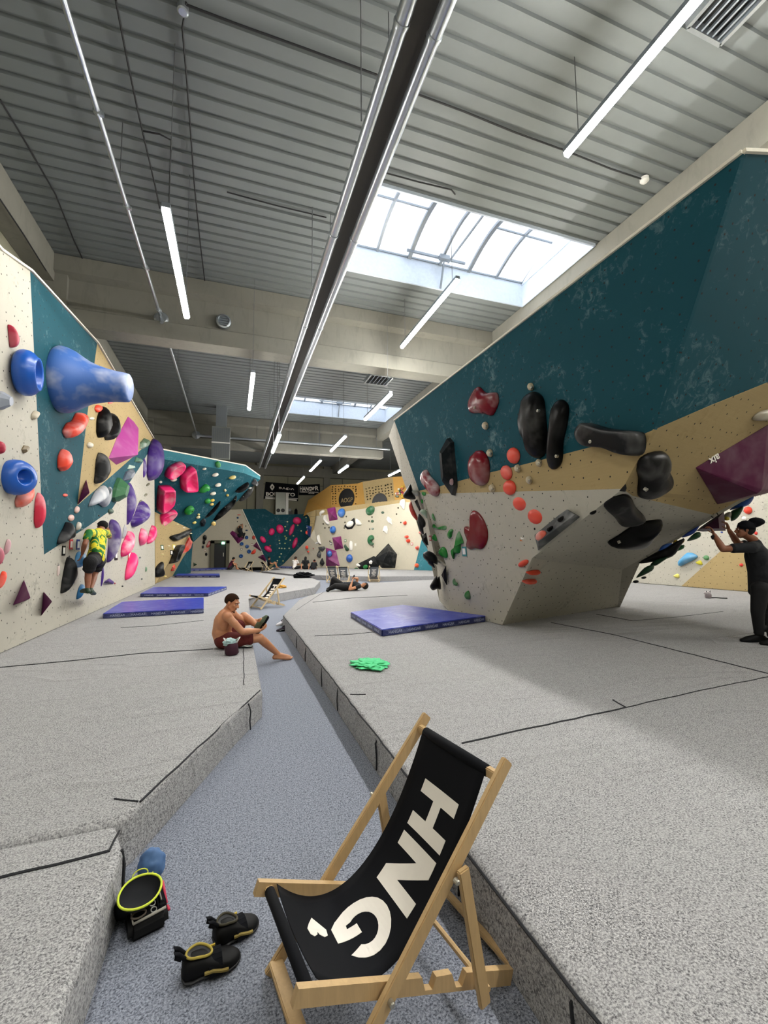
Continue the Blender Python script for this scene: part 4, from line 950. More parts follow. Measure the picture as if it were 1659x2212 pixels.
for x, y, c, l in ((595, 585, 'c9c38a', 'pale yellow jib at the top of the tan panel'), (750, 665, 'd8cdb0', 'cream jib below the teal seam on the tan panel'), (905, 800, 'd8cda0', 'cream jib at the right corner of the tan panel'), (385, 1100, 'd4c7a4', 'cream jib between two route tags'), (232, 1298, 'd6c88e', 'cream jib below the dark green route tag'), (300, 1825, 'd6c070', 'yellow jib next to the big black fin')): h(l, ('e', x, y, 36, 16), c, 'TL', tr='d', k=.5)
# ---------------- far end wall
for x, y, rx, ry, c, l in ((200, 440, 26, 40, BK, 'upper black hold left of the dark door'), (188, 500, 18, 28, BK, 'second black hold left of the dark door'), (175, 562, 15, 20, '33373c', 'third black hold left of the dark door'), (218, 660, 16, 22, BK, 'lowest black hold left of the dark door'), (655, 137, 26, 7, 'd2452d', 'thin red bar at the top of the far end wall'),
                          (637, 175, 15, 13, '1f3f66', 'small navy hold under the thin red bar'), (632, 226, 7, 6, '3a3a3a', 'tiny dark jib above the far climber'), (745, 285, 8, 14, '5a574a', 'tiny olive jib right of the far climber'), (755, 342, 18, 10, '27456a', 'small navy hold right of the far climber'), (683, 268, 14, 9, '20242c', 'dark hold under the far climber\'s hands')):
    h(l, ('e', x, y, rx, ry), c, 'FE', tr='f', k=.5)
h('white and red kidney hold beside the door frame', (215, 555, 240, 500, 265, 480, 282, 510, 270, 550, 235, 572), 'c0483c', 'FE', tr='f', chalk=.95)
volume('dark green wedge at the foot of the far end wall beside the teal boulder', (48, 765, 98, 795, 50, 825), [(62, 795)], '274535', 'FE', 'f', .2)
volume('magenta L shaped volume under the far climber', (565, 343, 530, 378, 640, 522, 725, 448, 700, 425), [(600, 420), (648, 440)], '6b2154', 'FE', 'f', [.2, .3])
for x, y, r, l in ((755, 436, 22, 'blue round hold level with the magenta L shaped volume'), (690, 521, 24, 'blue round hold below the magenta L shaped volume'), (760, 555, 24, 'blue round hold, middle one of the group of five'), (787, 622, 26, 'blue round hold touching the orange half disc'), (680, 683, 26, 'lowest blue round hold of the group of five')): cup(l, (x, y), r, '20528f', 'FE', 'f', k=.7)
h('orange half disc hold left of the teal funnel', (812, 650, 840, 605, 875, 590, 875, 630, 850, 655), OR, 'FE', tr='f')
h('white and red round hold left of the teal funnel', ('e', 850, 438, 24, 28), 'b8402f', 'FE', tr='f', chalk=.8)
volume('magenta wedge left of the teal funnel, upper of two', (838, 548, 890, 490, 975, 640), [(890, 545)], '6b2154', 'FE', 'f', .3)
volume('magenta wedge left of the teal funnel, lower of two', (900, 697, 980, 655, 1025, 750, 1010, 765), [(975, 700)], '5f1c4c', 'FE', 'f', .3)
for x, y, c, l in ((203, 608, 'b0806a', 'brownish route tag left of the dark door'), (825, 530, '7a3026', 'red route tag above the upper magenta wedge'), (685, 592, '20242c', 'black route tag among the blue round holds')): qr_tag(l, ('e', x, y, 12, 12), c, 'FE', 'f')
for x, y, rx, ry, a, l in ((1085, 362, 40, 50, 15, 'pink hold on the teal funnel, third from the left'), (1195, 325, 50, 62, -15, 'pink hold on the teal funnel, the square one in the middle'), (1352, 335, 30, 80, 20, 'long tilted pink hold on the teal funnel, upper right'), (1423, 215, 58, 50, 8, 'topmost pink hold on the teal funnel'), (1395, 510, 30, 78, 20, 'long tilted pink hold on the teal funnel, lower right'), (970, 465, 34, 52, -38, 'leftmost pink hold on the teal funnel'), (1038, 590, 36, 58, -55, 'lowest pink hold on the teal funnel')): h(l, ('e', x, y, rx, ry, a), PK, 'FE', tr='f', k=.4, chalk=.2)
for x, y in ((1295, 228), (1265, 292), (1285, 345), (1265, 420), (1280, 440), (1375, 415), (1275, 458), (1190, 478), (1195, 515), (1260, 515), (1185, 580), (1222, 582), (1260, 584), (1317, 582), (1335, 472), (1215, 655), (1190, 695), (1160, 745), (1235, 748), (1475, 350), (1430, 275), (1545, 170)):
    h('one of the small yellow footholds dotted over the teal funnel', ('e', x+random.uniform(-3, 3), y, 11, 9), random.choice(['c9cf86', 'b9c26a', 'd8d6a8']), 'FE', tr='f', k=.5, group='small yellow footholds on the teal funnel')
h('small red and white jib near the lowest pink hold on the teal funnel', ('e', 1066, 548, 13, 13), 'b04a44', 'FE', tr='f', chalk=.7)
# ---------------- cream wall and its wedge
volume('blue volume on the seam between the teal funnel and the cream wall', (1543, 272, 1622, 292, 1600, 440, 1560, 400), [(1600, 330)], '24407c', 'WE', 'f', .3)
for x, y, rx, ry, c, l in ((1563, 303, 13, 13, 'e6e2d8', 'upper white jib on the blue volume'), (1572, 338, 13, 13, 'e6e2d8', 'lower white jib on the blue volume'), (1552, 372, 17, 26, OR, 'orange red hold at the left edge of the blue volume'), (1553, 568, 20, 25, OR, 'orange hold on the wedge right of the teal funnel'), (1572, 626, 13, 13, OR, 'smaller orange hold below the other on the wedge'), (1640, 582, 10, 9, '8f4a3a', 'tiny brown jib on the wedge'), (1655, 745, 18, 16, OR, 'orange ball behind the people in black')): h(l, ('e', x, y, rx, ry), c, 'WE', tr='f', k=.55)
W_ = 'e9e6df'
h('white finger hold at the top left corner of the cream wall', (128, 190, 140, 160, 175, 138, 200, 150, 190, 180, 150, 200, 140, 225), W_, 'FW', tr='w', chalk=0)
h('curved white hold below the top left magenta pyramid', (180, 250, 195, 212, 215, 220, 230, 275, 268, 315, 255, 345, 225, 320, 200, 285), W_, 'FW', tr='w', chalk=0)
h('white wedge hold right of the black volume with a white oval', (628, 270, 645, 258, 685, 285, 712, 325, 700, 348, 640, 345), W_, 'FW', tr='w', chalk=0)
h('long white tusk at the left edge of the cream wall', (90, 500, 115, 480, 130, 520, 145, 580, 155, 608, 130, 600, 105, 560), W_, 'FW', tr='w', chalk=0)
h('white bar at the left edge of the cream wall under the tusk', (55, 600, 90, 580, 125, 575, 128, 590, 85, 612), W_, 'FW', tr='w', chalk=0)
h('tall white blade right of the middle magenta pyramid', (540, 600, 552, 562, 580, 575, 590, 630, 580, 690, 555, 700, 543, 650), W_, 'FW', tr='w', chalk=0)
h('white crystal hold in the middle right of the cream wall', (1050, 260, 1070, 225, 1125, 265, 1125, 300, 1138, 345, 1090, 320), W_, 'FW', tr='w', prof='facet', chalk=0)
h('white tooth shaped hold below the white crystal', (998, 420, 1020, 355, 1060, 355, 1072, 410, 1065, 470, 1045, 460, 1035, 430, 1010, 440), W_, 'FW', tr='w', prof='facet', chalk=0)
h('white hanging hold at the top right of the cream wall', (1235, 70, 1245, 5, 1290, -15, 1312, 20, 1305, 130, 1280, 120, 1270, 100), W_, 'FW', tr='w', chalk=0)
volume('magenta square pyramid at the top of the cream wall', (230, 120, 345, 92, 382, 270, 265, 293), [(300, 205)], '8a2a6e', 'FW', 'w', .45)
volume('magenta square pyramid in the middle left of the cream wall', (303, 518, 425, 498, 457, 668, 340, 690), [(385, 590)], '7d2264', 'FW', 'w', .4)
volume('large magenta volume carrying a blue hold at the foot of the cream wall', (218, 655, 360, 700, 410, 910, 218, 915), [(255, 820)], '7c2465', 'FW', 'w', .4)
cup('big blue cone with a nipple, right of the top magenta pyramid', (440, 178), 62, '3a74c2', 'FW', 'w', k=1.1, pin=True, tilt=(-.15, .1))
cup('blue cup with a white inside, above the middle magenta pyramid', (330, 412), 50, '2f6fc0', 'FW', 'w', k=1.0, open_=.6, tilt=(-.25, .1))
cup('deep blue cone low on the cream wall behind the deckchairs', (545, 805), 54, '1f57ad', 'FW', 'w', k=.9, pin=True)
p_, n_ = F['FW']; F['FW2'] = (p_+n_*.3, n_)
cup('blue dome stuck on the large magenta volume', (268, 742), 44, '2a5fb0', 'FW2', 'w', k=.8, pin=True)
volume('black angular volume holding a white oval', (460, 360, 610, 240, 628, 330, 580, 400, 515, 408), [(540, 345)], '1c1c1f', 'FW', 'w', .12)
F['FW3'] = (p_+n_*.13, n_)
h('white oval hold on the black angular volume', ('e', 548, 332, 55, 40, -35), W_, 'FW3', tr='w', k=.3, chalk=0)
h('round dark green hold at the top centre of the cream wall', (767, 160, 790, 110, 845, 80, 885, 100, 885, 155, 850, 200, 795, 210), '2c6440', 'FW', tr='w', k=.4)
h('dark green C shaped hold in the centre of the cream wall', (790, 570, 800, 510, 845, 480, 878, 505, 880, 540, 850, 560, 860, 590, 880, 600, 860, 628, 815, 615), '2c6440', 'FW', tr='w', k=.4)
h('small dark green hold below the round green one', ('e', 858, 292, 20, 20), '47624f', 'FW', tr='w'); h('smaller grey green hold above the C shaped one', ('e', 860, 398, 18, 15), '5c7061', 'FW', tr='w')
h('small dark green jib top right of centre on the cream wall', ('e', 1000, 174, 22, 17), '3c5546', 'FW', tr='w')
h('dark green split hold right of the middle magenta pyramid', (465, 640, 480, 608, 505, 645, 535, 670, 535, 690, 505, 705, 500, 680), '2f4b38', 'FW', tr='w')
h('low dark green dome beside the long black slab', ('e', 635, 957, 32, 24), '2b5836', 'FW', tr='w'); 
volume('huge black house shaped volume at the foot of the cream wall', (1078, 597, 1200, 750, 1172, 940, 990, 940, 865, 820), [(1085, 705), (1010, 840)], '1d1f21', 'FW', 'w', [.7, .55], chalk=.3)
volume('long black slab volume left of the black house shaped one', (630, 890, 880, 770, 960, 830, 960, 930, 700, 978), [(720, 920), (880, 850)], '17181a', 'FW', 'w', .25)
F['FW4'] = (p_+n_*.26, n_)
h('green hold stuck on the long black slab', ('e', 762, 922, 34, 28, -30), '2f7a40', 'FW4', tr='w'); h('white hold at the left tip of the long black slab', (632, 895, 655, 875, 692, 905, 680, 918, 650, 912), W_, 'FW4', tr='w', chalk=0); h('white hold on the upper edge of the long black slab', (808, 850, 840, 830, 860, 850, 850, 885, 820, 885), W_, 'FW4', tr='w', chalk=0, prof='facet')
for x, y, rx, ry, l in ((1305, 318, 26, 30, 'highest red and white cube on the cream wall'), (1330, 508, 32, 22, 'red and white cube, upper one of the touching pair'), (1352, 564, 30, 28, 'red and white cube, lower one of the touching pair'), (1475, 660, 26, 28, 'red and white cube beside the teal corner'), (1518, 455, 20, 22, 'red and white cube half hidden by the boulder edge')): h(l, ('e', x, y, rx, ry), 'd6452f', 'FW', tr='w', prof='facet', k=.7, chalk=.9)
h('orange block low at the teal corner', ('e', 1468, 902, 30, 30), 'e5603a', 'FW', tr='w', prof='facet', k=.6)
for x, y, c, l in ((1403, 608, 'b83a34', 'red route tag among the red and white cubes'), (485, 562, '2f6a3a', 'green route tag right of the middle magenta pyramid'), (625, 615, 'd8d4c4', 'white route tag right of the tall white blade'), (288, 600, '20242c', 'black route tag left of the middle magenta pyramid')): qr_tag(l, ('e', x, y, 15, 17), c, 'FW', 'w')
for x, y in ((480, 308), (470, 385), (810, 290), (820, 402), (852, 235), (1212, 108), (1190, 195), (1250, 310), (180, 330), (203, 385), (260, 380), (272, 568), (868, 645), (498, 228)):
    h('one of the tiny dark screw-on footholds scattered over the cream wall', ('e', x, y, 10, 12), '4a4438', 'FW', tr='w', k=.6, group='tiny dark footholds on the cream wall')
h('dark grey slab hold at the lower left edge of the cream wall, top of three', (110, 650, 195, 640, 215, 665, 175, 710, 120, 680), '4a4b4d', 'FW', tr='w', prof='facet'); h('dark grey diamond hold, middle of three beside the seated people', (125, 695, 155, 740, 145, 800, 90, 775), '2f3032', 'FW', tr='w', prof='facet'); h('dark grey spike hold, lowest of three beside the seated people', (165, 800, 200, 870, 175, 910, 130, 880), '2f3032', 'FW', tr='w', prof='facet')
# ---------------- right boulder, face towards the aisle
DR = '6d1220'
h('dark red scooped hold high on the teal face', (632, 345, 655, 275, 700, 210, 730, 212, 775, 252, 860, 250, 878, 300, 872, 350, 830, 432, 780, 425, 720, 415, 650, 410), DR, 'R3', tr='5', k=.3, rough=.25, bolts=((680, 370),))
h('dark red kidney hold in the middle of the teal face', (635, 830, 650, 760, 705, 712, 760, 730, 800, 800, 805, 890, 790, 960, 740, 992, 690, 980, 655, 940, 640, 880), '750f1d', 'R3', tr='5', k=.3, rough=.25)
h('white and dark red bean hold at the left of the teal face', (255, 910, 270, 875, 295, 868, 325, 915, 375, 960, 405, 1000, 405, 1050, 385, 1078, 360, 1070, 320, 1020, 280, 980, 258, 940), '7d1524', 'R3', tr='5', k=.3, rough=.25, chalk=.9)
h('biggest dark red hold, shaped like a boomerang on the cream face', (603, 1325, 618, 1315, 650, 1322, 668, 1285, 658, 1212, 680, 1188, 720, 1205, 760, 1260, 788, 1340, 788, 1420, 765, 1475, 735, 1498, 690, 1492, 650, 1500, 622, 1480, 630, 1440, 605, 1370), '6f0f18', 'R2', tr='5', k=.13, rough=.25, chalk=.1)
h('largest black hold, a wide flat slab on the teal face', (1035, 470, 1065, 330, 1075, 280, 1140, 245, 1200, 270, 1230, 320, 1245, 420, 1265, 600, 1255, 730, 1190, 772, 1130, 745, 1110, 670, 1060, 590), BK, 'R3', tr='5', k=.3, rough=.35, chalk=.25, bolts=((1183, 395),))
h('long upright black slab right of the largest black one', (1265, 620, 1285, 480, 1298, 360, 1345, 310, 1400, 320, 1437, 375, 1425, 500, 1390, 640, 1380, 800, 1310, 860, 1260, 820), BK, 'R3', tr='5', k=.4, rough=.35, chalk=.1, bolts=((1330, 757),))
h('black pencil shaped volume with a small pale jib on it', (418, 680, 425, 620, 485, 650, 500, 740, 545, 950, 548, 1000, 513, 1070, 470, 1000, 450, 850), '1d2124', 'R3', tr='5', prof='facet', k=.5, chalk=.4, name='climbing_volume')
F['R3b'] = (F['R3'][0]+F['R3'][1]*.1, F['R3'][1])
h('small pink white jib on the tip of the black pencil shaped volume', ('e', 498, 962, 18, 28), 'a8878a', 'R3b', tr='5', chalk=.8)
for x, y, l in ((1130, 205, 'beige screw-on above the largest black hold'), (768, 515, 'beige screw-on below the dark red scooped hold'), (804, 733, 'beige screw-on beside the dark red kidney hold'), (1025, 855, 'beige screw-on right of the second orange egg'), (1195, 810, 'beige screw-on under the largest black hold'), (1118, 947, 'beige screw-on on the tan panel, right of the third orange egg'), (822, 1013, 'beige screw-on on the tan panel, below the dark red kidney hold')):
    h(l, ('e', x, y, 25, 33, -15), 'b9ad92', 'R3', tr='5', k=.5, chalk=.2, bolts=((x, y+4),))
EG = 'e04a35'
for x, y, rx, ry, a, l in ((995, 753, 53, 66, -10, 'topmost orange egg hold on the teal face'), (938, 888, 46, 60, -15, 'second orange egg hold from the top'), (963, 1008, 52, 60, -10, 'third orange egg hold from the top, on the tan panel')): h(l, ('e', x, y, rx, ry, a), EG, 'R3', tr='5', k=.3, chalk=.25)
for x, y, rx, ry, a, l in ((1058, 1132, 70, 64, 30, 'fourth orange egg hold, the upper one on the cream panel'), (1180, 1235, 74, 66, 30, 'lowest orange egg hold beside the grey wedge')): h(l, ('e', x, y, rx, ry, a), EG, 'R2', tr='5', k=.3, chalk=.25)
h('tiny dark red screw-on left of the fourth orange egg', ('e', 897, 1150, 9, 14), DR, 'R2', tr='5', k=.6)
for x, y, rx, ry, c, l in ((1285, 1153, 36, 38, BK, 'black route tag above the grey wedge'), (1070, 1388, 30, 34, 'c9702c', 'orange route tag left of the grey wedge'), (603, 1515, 22, 26, '2f7f86', 'teal route tag beside the biggest dark red hold')): qr_tag(l, ('e', x, y, rx, ry), c, 'R2', '5')
volume('grey wedge volume on the ridge below the orange eggs', (1155, 1380, 1400, 1162, 1540, 1245, 1190, 1513), [(1190, 1440), (1480, 1225)], '45494b', 'R2', '5', [.22, .22], chalk=.5)
F['R2b'] = (F['R2'][0]+F['R2'][1]*.18, F['R2'][1])
h('white and orange egg hold stuck on the grey wedge', ('e', 1213, 1390, 50, 36, -40), 'd6604c', 'R2b', tr='5', k=.3, chalk=.95)
for x, y, l in ((1370, 1258, 'upper black fin on the grey wedge'), (1285, 1335, 'lower black fin on the grey wedge')): h(l, ('e', x, y, 32, 14, -45), BK, 'R2b', tr='5', prof='facet', k=.6)
h('small black knob left of the grey wedge', ('e', 1170, 1335, 15, 14), BK, 'R2', tr='5', k=.7)
g_ = [((262, 1050, 268, 1040, 295, 1048, 290, 1072, 270, 1068), 'R3', 'green jib at the left end of the tan panel'), ((255, 1115, 262, 1098, 273, 1115, 268, 1135), 'R2', 'small green jib below the tan panel, left edge'),
      ((280, 1195, 295, 1190, 304, 1225, 302, 1250, 285, 1220), 'R2', 'pale green hold at the left edge of the cream panel'), ((342, 1220, 350, 1218, 372, 1262, 368, 1273, 355, 1255), 'R2', 'thin green white sliver above the green dumbbell'),
      ((347, 1318, 352, 1298, 365, 1302, 375, 1318, 405, 1328, 435, 1318, 448, 1310, 460, 1318, 458, 1340, 445, 1346, 435, 1335, 405, 1342, 370, 1332, 358, 1332), 'R2', 'green dumbbell shaped hold'), ((465, 1385, 485, 1345, 505, 1338, 515, 1350, 505, 1370, 500, 1395, 480, 1415), 'R2', 'green mushroom hold right of the green dumbbell'),
      ((343, 1405, 360, 1378, 378, 1400, 383, 1432, 350, 1425), 'R2', 'green triangular hold below the green dumbbell'), ((393, 1525, 420, 1482, 450, 1488, 468, 1530, 465, 1568, 430, 1558), 'R2', 'big glossy green drop hold on the cream panel'),
      ((495, 1520, 505, 1510, 520, 1540, 525, 1500, 540, 1450, 560, 1430, 558, 1368, 565, 1360, 597, 1440, 590, 1450, 572, 1435, 572, 1490, 560, 1530, 525, 1535, 518, 1572, 508, 1570), 'R2', 'large green and white bat shaped hold')]
for s_, f_, l_ in g_: h(l_, s_, '23792f', f_, tr='5', k=.14 if 'bat' in l_ else .3, chalk=.45 if ('bat' in l_ or 'dumb' in l_ or 'pale' in l_ or 'mush' in l_ or 'white' in l_) else .08, rough=.25)
h('green hooked jib low on the boulder, upper of two', (510, 1735, 518, 1738, 525, 1758, 545, 1765, 548, 1785, 530, 1790, 510, 1770), '23792f', 'R1', tr='5', k=.5)
h('green jug low on the boulder, lowest green hold', (602, 1865, 615, 1845, 632, 1828, 645, 1850, 648, 1885, 625, 1900, 605, 1880), '23792f', 'R1', tr='5', k=.6)
h('flat black triangle on the narrow lower edge of the boulder', (418, 1700, 457, 1632, 463, 1785), '111214', 'R1', tr='5', prof='facet', k=.2, t=.05)
h('tiny green hold on the flat black triangle', ('e', 440, 1702, 12, 14), '23792f', 'R1', tr='5', t=.08)
# holds on the narrow left side, seen in profile
def side_hold(label, spec, color, depth, th, tr='s', prof='dome', chalk=.3):
    """hold whose outline is seen edge-on: it stands on the turned-away side face; th is its width along the view"""
    P = outline(spec, tr); c = (sum(p[0] for p in P)/len(P), sum(p[1] for p in P)/len(P))
    o = atD(*c, depth); n = (CAM-o).normalized(); pl = (o, n); W = [onP(*p, pl) for p in P]
    if len(W) < 20 and prof != 'facet': W = [V(p) for p in catmull([tuple(w) for w in W], 3)]
    bm = bmesh.new(); m = len(W); rings = []; oc = sum(W, V((0, 0, 0)))/m
    for s, d in ((.2, .5), (.6, .46), (.86, .3), (1, .08), (1, -.08), (.86, -.3), (.6, -.46), (.2, -.5)) if prof == 'dome' else ((.55, .5), (1, .1), (1, -.1), (.55, -.5)):
        rings.append([bm.verts.new(oc+(w-oc)*s+n*d*th) for w in W])
    for A, B in zip(rings, rings[1:]):
        for i in range(m): bm.faces.new((A[i], A[(i+1) % m], B[(i+1) % m], B[i]))
    bm.faces.new(rings[0][::-1]); bm.faces.new(rings[-1])
    return tag(fin(bm, 'climbing_hold', plastic(color, .4, chalk), None, prof == 'dome'), label, 'climbing hold')
dA, dB, dC = px(ML)[2]+.3, px(CL)[2]+.35, px(BL)[2]+.35
side_hold('black cone hold on the narrow left side of the boulder, topmost', (75, 350, 130, 265, 190, 180, 235, 320, 268, 415, 110, 408), BK, dA, .4)
side_hold('grey chalky knob behind the topmost black cone', (190, 300, 230, 280, 300, 285, 330, 330, 300, 370, 240, 350), '8f8e84', dA-.1, .2, chalk=.8)
side_hold('red white fin hold on the narrow left side of the boulder', (165, 500, 200, 450, 240, 560, 295, 680, 290, 745, 222, 680, 180, 590), 'b5321f', dA+.2, .3)
side_hold('black spike right of the red white fin', (250, 450, 295, 418, 350, 570, 338, 612, 290, 530), BK, dA-.05, .2, prof='facet')
side_hold('black bulb hold in the middle of the narrow left side', (300, 720, 320, 640, 390, 710, 425, 780, 415, 840, 388, 860, 398, 950, 375, 955, 325, 880), '19191a', dB+.2, .35)
side_hold('cluster of black spikes below the black bulb', (370, 985, 430, 930, 450, 1020, 470, 1130, 440, 1120, 458, 1178, 420, 1130, 372, 1060), BK, dB+.1, .25, prof='facet')
side_hold('large black mushroom hold near the foot of the narrow left side', (385, 1290, 395, 1240, 480, 1215, 570, 1270, 605, 1330, 605, 1425, 545, 1400, 570, 1480, 470, 1420, 450, 1380, 400, 1330), '1a1a1b', dB, .4)
side_hold('lowest black hold bulging from the narrow left side', (490, 1750, 530, 1680, 580, 1595, 610, 1620, 640, 1610, 660, 1795, 600, 1800, 540, 1822, 500, 1790), BK, dC, .4)
side_hold('red chalky block behind the black bulb hold', (320, 940, 345, 915, 365, 940, 350, 970), 'c9564a', dB+.5, .2, prof='facet', chalk=.8)
side_hold('pale green hold beside the black spike', (335, 600, 375, 570, 420, 590, 445, 640, 448, 712, 420, 690, 360, 640), '7e9a7c', dB-.1, .15, chalk=.7)
qr_tag('red route tag at the left edge of the cream panel', ('e', 500, 1018, 14, 40), 'a8363a', 'R2', 's')
# ---------------- right boulder, overhanging end
h('long horizontal black hold with a grey top across the teal and tan seam', (115, 530, 150, 472, 200, 465, 350, 505, 560, 525, 605, 560, 608, 640, 590, 690, 540, 708, 440, 690, 330, 650, 190, 635, 130, 590), '17181a', 'R3', tr='6', k=.45, chalk=.5, rough=.3, prof='slab', bolts=((188, 602),))
h('black anvil hold on the tan panel right of the ridge', (535, 800, 560, 720, 650, 680, 740, 680, 765, 720, 750, 780, 795, 870, 790, 940, 730, 990, 650, 1028, 580, 1025, 555, 990, 555, 880), '141415', 'E3', tr='6', k=.3, chalk=.5, rough=.35, bolts=((612, 962),))
h('black hold with a chalked groove below the anvil hold', (290, 1080, 330, 1030, 430, 992, 490, 1012, 530, 1090, 600, 1170, 590, 1205, 500, 1230, 420, 1225, 370, 1160), '141415', 'E2', tr='6', k=.3, chalk=.8, rough=.35)
h('black leaf shaped hold, lowest big one on the overhang', (330, 1365, 400, 1310, 500, 1230, 590, 1195, 700, 1188, 725, 1205, 690, 1250, 650, 1340, 600, 1385, 540, 1400, 430, 1390), BK, 'E2', tr='6', k=.25, chalk=.05, rough=.35, bolts=((408, 1357),))
h('thin black oval left of the groove hold', ('e', 162, 1086, 16, 38, -22), BK, 'R2', tr='6', k=.5); h('small black fin on the ridge below the thin black oval', ('e', 212, 1130, 28, 12, -28), BK, 'E2', tr='6', k=.5)
h('small black triangle on the ridge above the groove hold', (405, 968, 452, 918, 446, 978), '1c1b1c', 'E3', tr='6', prof='facet')
volume('huge dark magenta pyramid with a small white word, right photo edge', (970, 795, 1517, 470, 1640, 520, 1640, 950, 1460, 1000, 1135, 1070), [(1440, 990), (1470, 960)], '4c0b33', 'E3', '6', [.42, .42], chalk=.1)
F['E3b'] = (F['E3'][0]+F['E3'][1]*.15, F['E3'][1])
_p0, _p1 = onP(1220+970/3.4556, 780+795/3.4556, F['E3']), onP(1220+1517/3.4556, 780+470/3.4556, F['E3'])
_ap = onP(1220+1440/3.4556, 780+990/3.4556, (F['E3'][0]+F['E3'][1]*.42, F['E3'][1])); _fp = plane3(_p0, _p1, _ap)
_c = onP(1220+1112/3.4556, 780+732/3.4556, _fp); _u = (_ap-_p0-(_p1-_p0).normalized()*((_ap-_p0).dot((_p1-_p0).normalized()))).normalized()
_vb = [o for o in bpy.data.objects if o.get('label', '').startswith('huge dark magenta')][0]
text(_vb, 'aix', _c+_fp[1]*.012, _fp[1], .135, M['print_white'], up=_u, bold=.003)
h('pale grey hold at the upper right photo edge', (1395, 430, 1440, 382, 1517, 362, 1600, 380, 1600, 430, 1450, 442), '9a917f', 'E3', tr='6', k=.4, chalk=.7)
for s_, f_, l_ in ((('e', 1073, 1610, 46, 24, -30), 'R1', 'orange red bar on the ridge near the floor, top of three'), (('e', 1150, 1680, 62, 11, 0), 'E1', 'orange red bar on the ridge near the floor, middle of three'), (('e', 1120, 1752, 64, 13, 2), 'E1', 'orange red bar on the ridge near the floor, lowest of three')): h(l_, s_, 'd2452c', f_, tr='5', k=.5)
# holds under the overhang, beyond its lower edge
eD = lambda x: 5.8 + (x-1379)*.0029
u_ = [((105, 865, 350, 720, 650, 570, 600, 680, 510, 790, 300, 850), BK, 'long black spear shaped hold under the overhang', .3), ((345, 720, 400, 650, 510, 630, 450, 700, 360, 725), '24509a', 'blue hold under the overhang, lowest of the blue ones', .2), ((520, 620, 545, 590, 580, 600, 560, 628, 530, 632), 'b5962e', 'left yellow jib under the overhang', .1), ((590, 640, 630, 595, 660, 595, 640, 628), 'c2a12e', 'right yellow jib under the overhang', .1),
      ((560, 700, 600, 660, 655, 650, 650, 690, 590, 720, 550, 730), '255c35', 'small green hold under the yellow jibs', .2), ((630, 550, 690, 500, 830, 420, 810, 470, 750, 525, 650, 560), '1c3f9c', 'long blue hold under the overhang', .2), ((690, 595, 780, 505, 845, 498, 852, 545, 800, 580, 720, 602), '1f5230', 'green dome under the long blue hold', .25), ((245, 895, 300, 835, 400, 800, 465, 795, 380, 860, 310, 900), '17301f', 'dark green strip hold under the long black spear', .2),
      ((80, 1038, 170, 930, 270, 885, 295, 900, 270, 960, 130, 1030), '15331f', 'large dark green hold lowest under the overhang', .3), (('e', 170, 1042, 32, 15, -8), BK, 'small black oval under the overhang, right one', .1), (('e', 75, 1090, 36, 18, -5), BK, 'small black oval under the overhang, left one', .1), ((1200, 225, 1320, 110, 1410, 75, 1492, 68, 1440, 160, 1350, 200, 1250, 225), '1d4fa0', 'big blue hold beside the huge magenta pyramid', .3),
      ((1210, 350, 1215, 250, 1290, 215, 1365, 190, 1340, 262, 1290, 330, 1230, 365), '22482c', 'green drop hold right of the reaching hands', .25), ((1120, 310, 1160, 265, 1210, 255, 1222, 285, 1200, 330, 1150, 335), 'a59f95', 'pale pinch above the right hand', .15), ((1122, 340, 1140, 305, 1190, 310, 1200, 345, 1160, 358), 'c9b53a', 'yellow jib the right hand reaches', .15)]
for s_, c_, l_, th in u_:
    P = outline(s_, '7'); side_hold(l_, s_, c_, eD(sum(p[0] for p in P)/len(P))+.32, th, tr='7', chalk=.15)
ob = side_hold('dark plum volume the standing person pushes against', (800, 480, 900, 400, 1000, 330, 1130, 252, 1150, 480, 1000, 482, 880, 490), '3f0f33', eD(1540)+.35, .5, tr='7', prof='facet', chalk=.1); ob['category'] = 'climbing volume'; ob.name = 'climbing_volume'
# ---------------- pale wall behind
h('light blue funnel hold lying on the pale wall', (583, 870, 600, 838, 690, 752, 715, 742, 765, 750, 820, 788, 770, 828, 690, 866, 620, 900, 592, 902), '4f96c4', 'BW', tr='7', k=.45, chalk=.3, rough=.25)
for x, y, rx, ry, c, l in ((920, 803, 36, 28, '2a7c35', 'green oval on the pale wall'), (1420, 235, 52, 46, 'd9402c', 'large red ball on the pale wall above the cap'), (1375, 332, 30, 25, 'e6e3dc', 'white knob left of the cap'), (1515, 510, 22, 20, 'd0342e', 'red knob behind the person\'s neck'), (1340, 890, 24, 20, 'd0342e', 'red knob on the tan triangle beside the person'), (1105, 498, 16, 10, '3a4f9a', 'small blue jib below the reaching hands')): h(l, ('e', x, y, rx, ry, 15), c, 'BW', tr='7', k=.5)
for pts, l in (((792, 858, 815, 848, 840, 835, 862, 845, 875, 880, 850, 890, 815, 880), 'yellow jug below the light blue funnel'), ((525, 1018, 550, 1005, 575, 995, 598, 1010, 598, 1040, 570, 1045, 540, 1035), 'lower yellow jug on the pale wall')): h(l, pts, 'cfc433', 'BW', tr='7', k=.5)
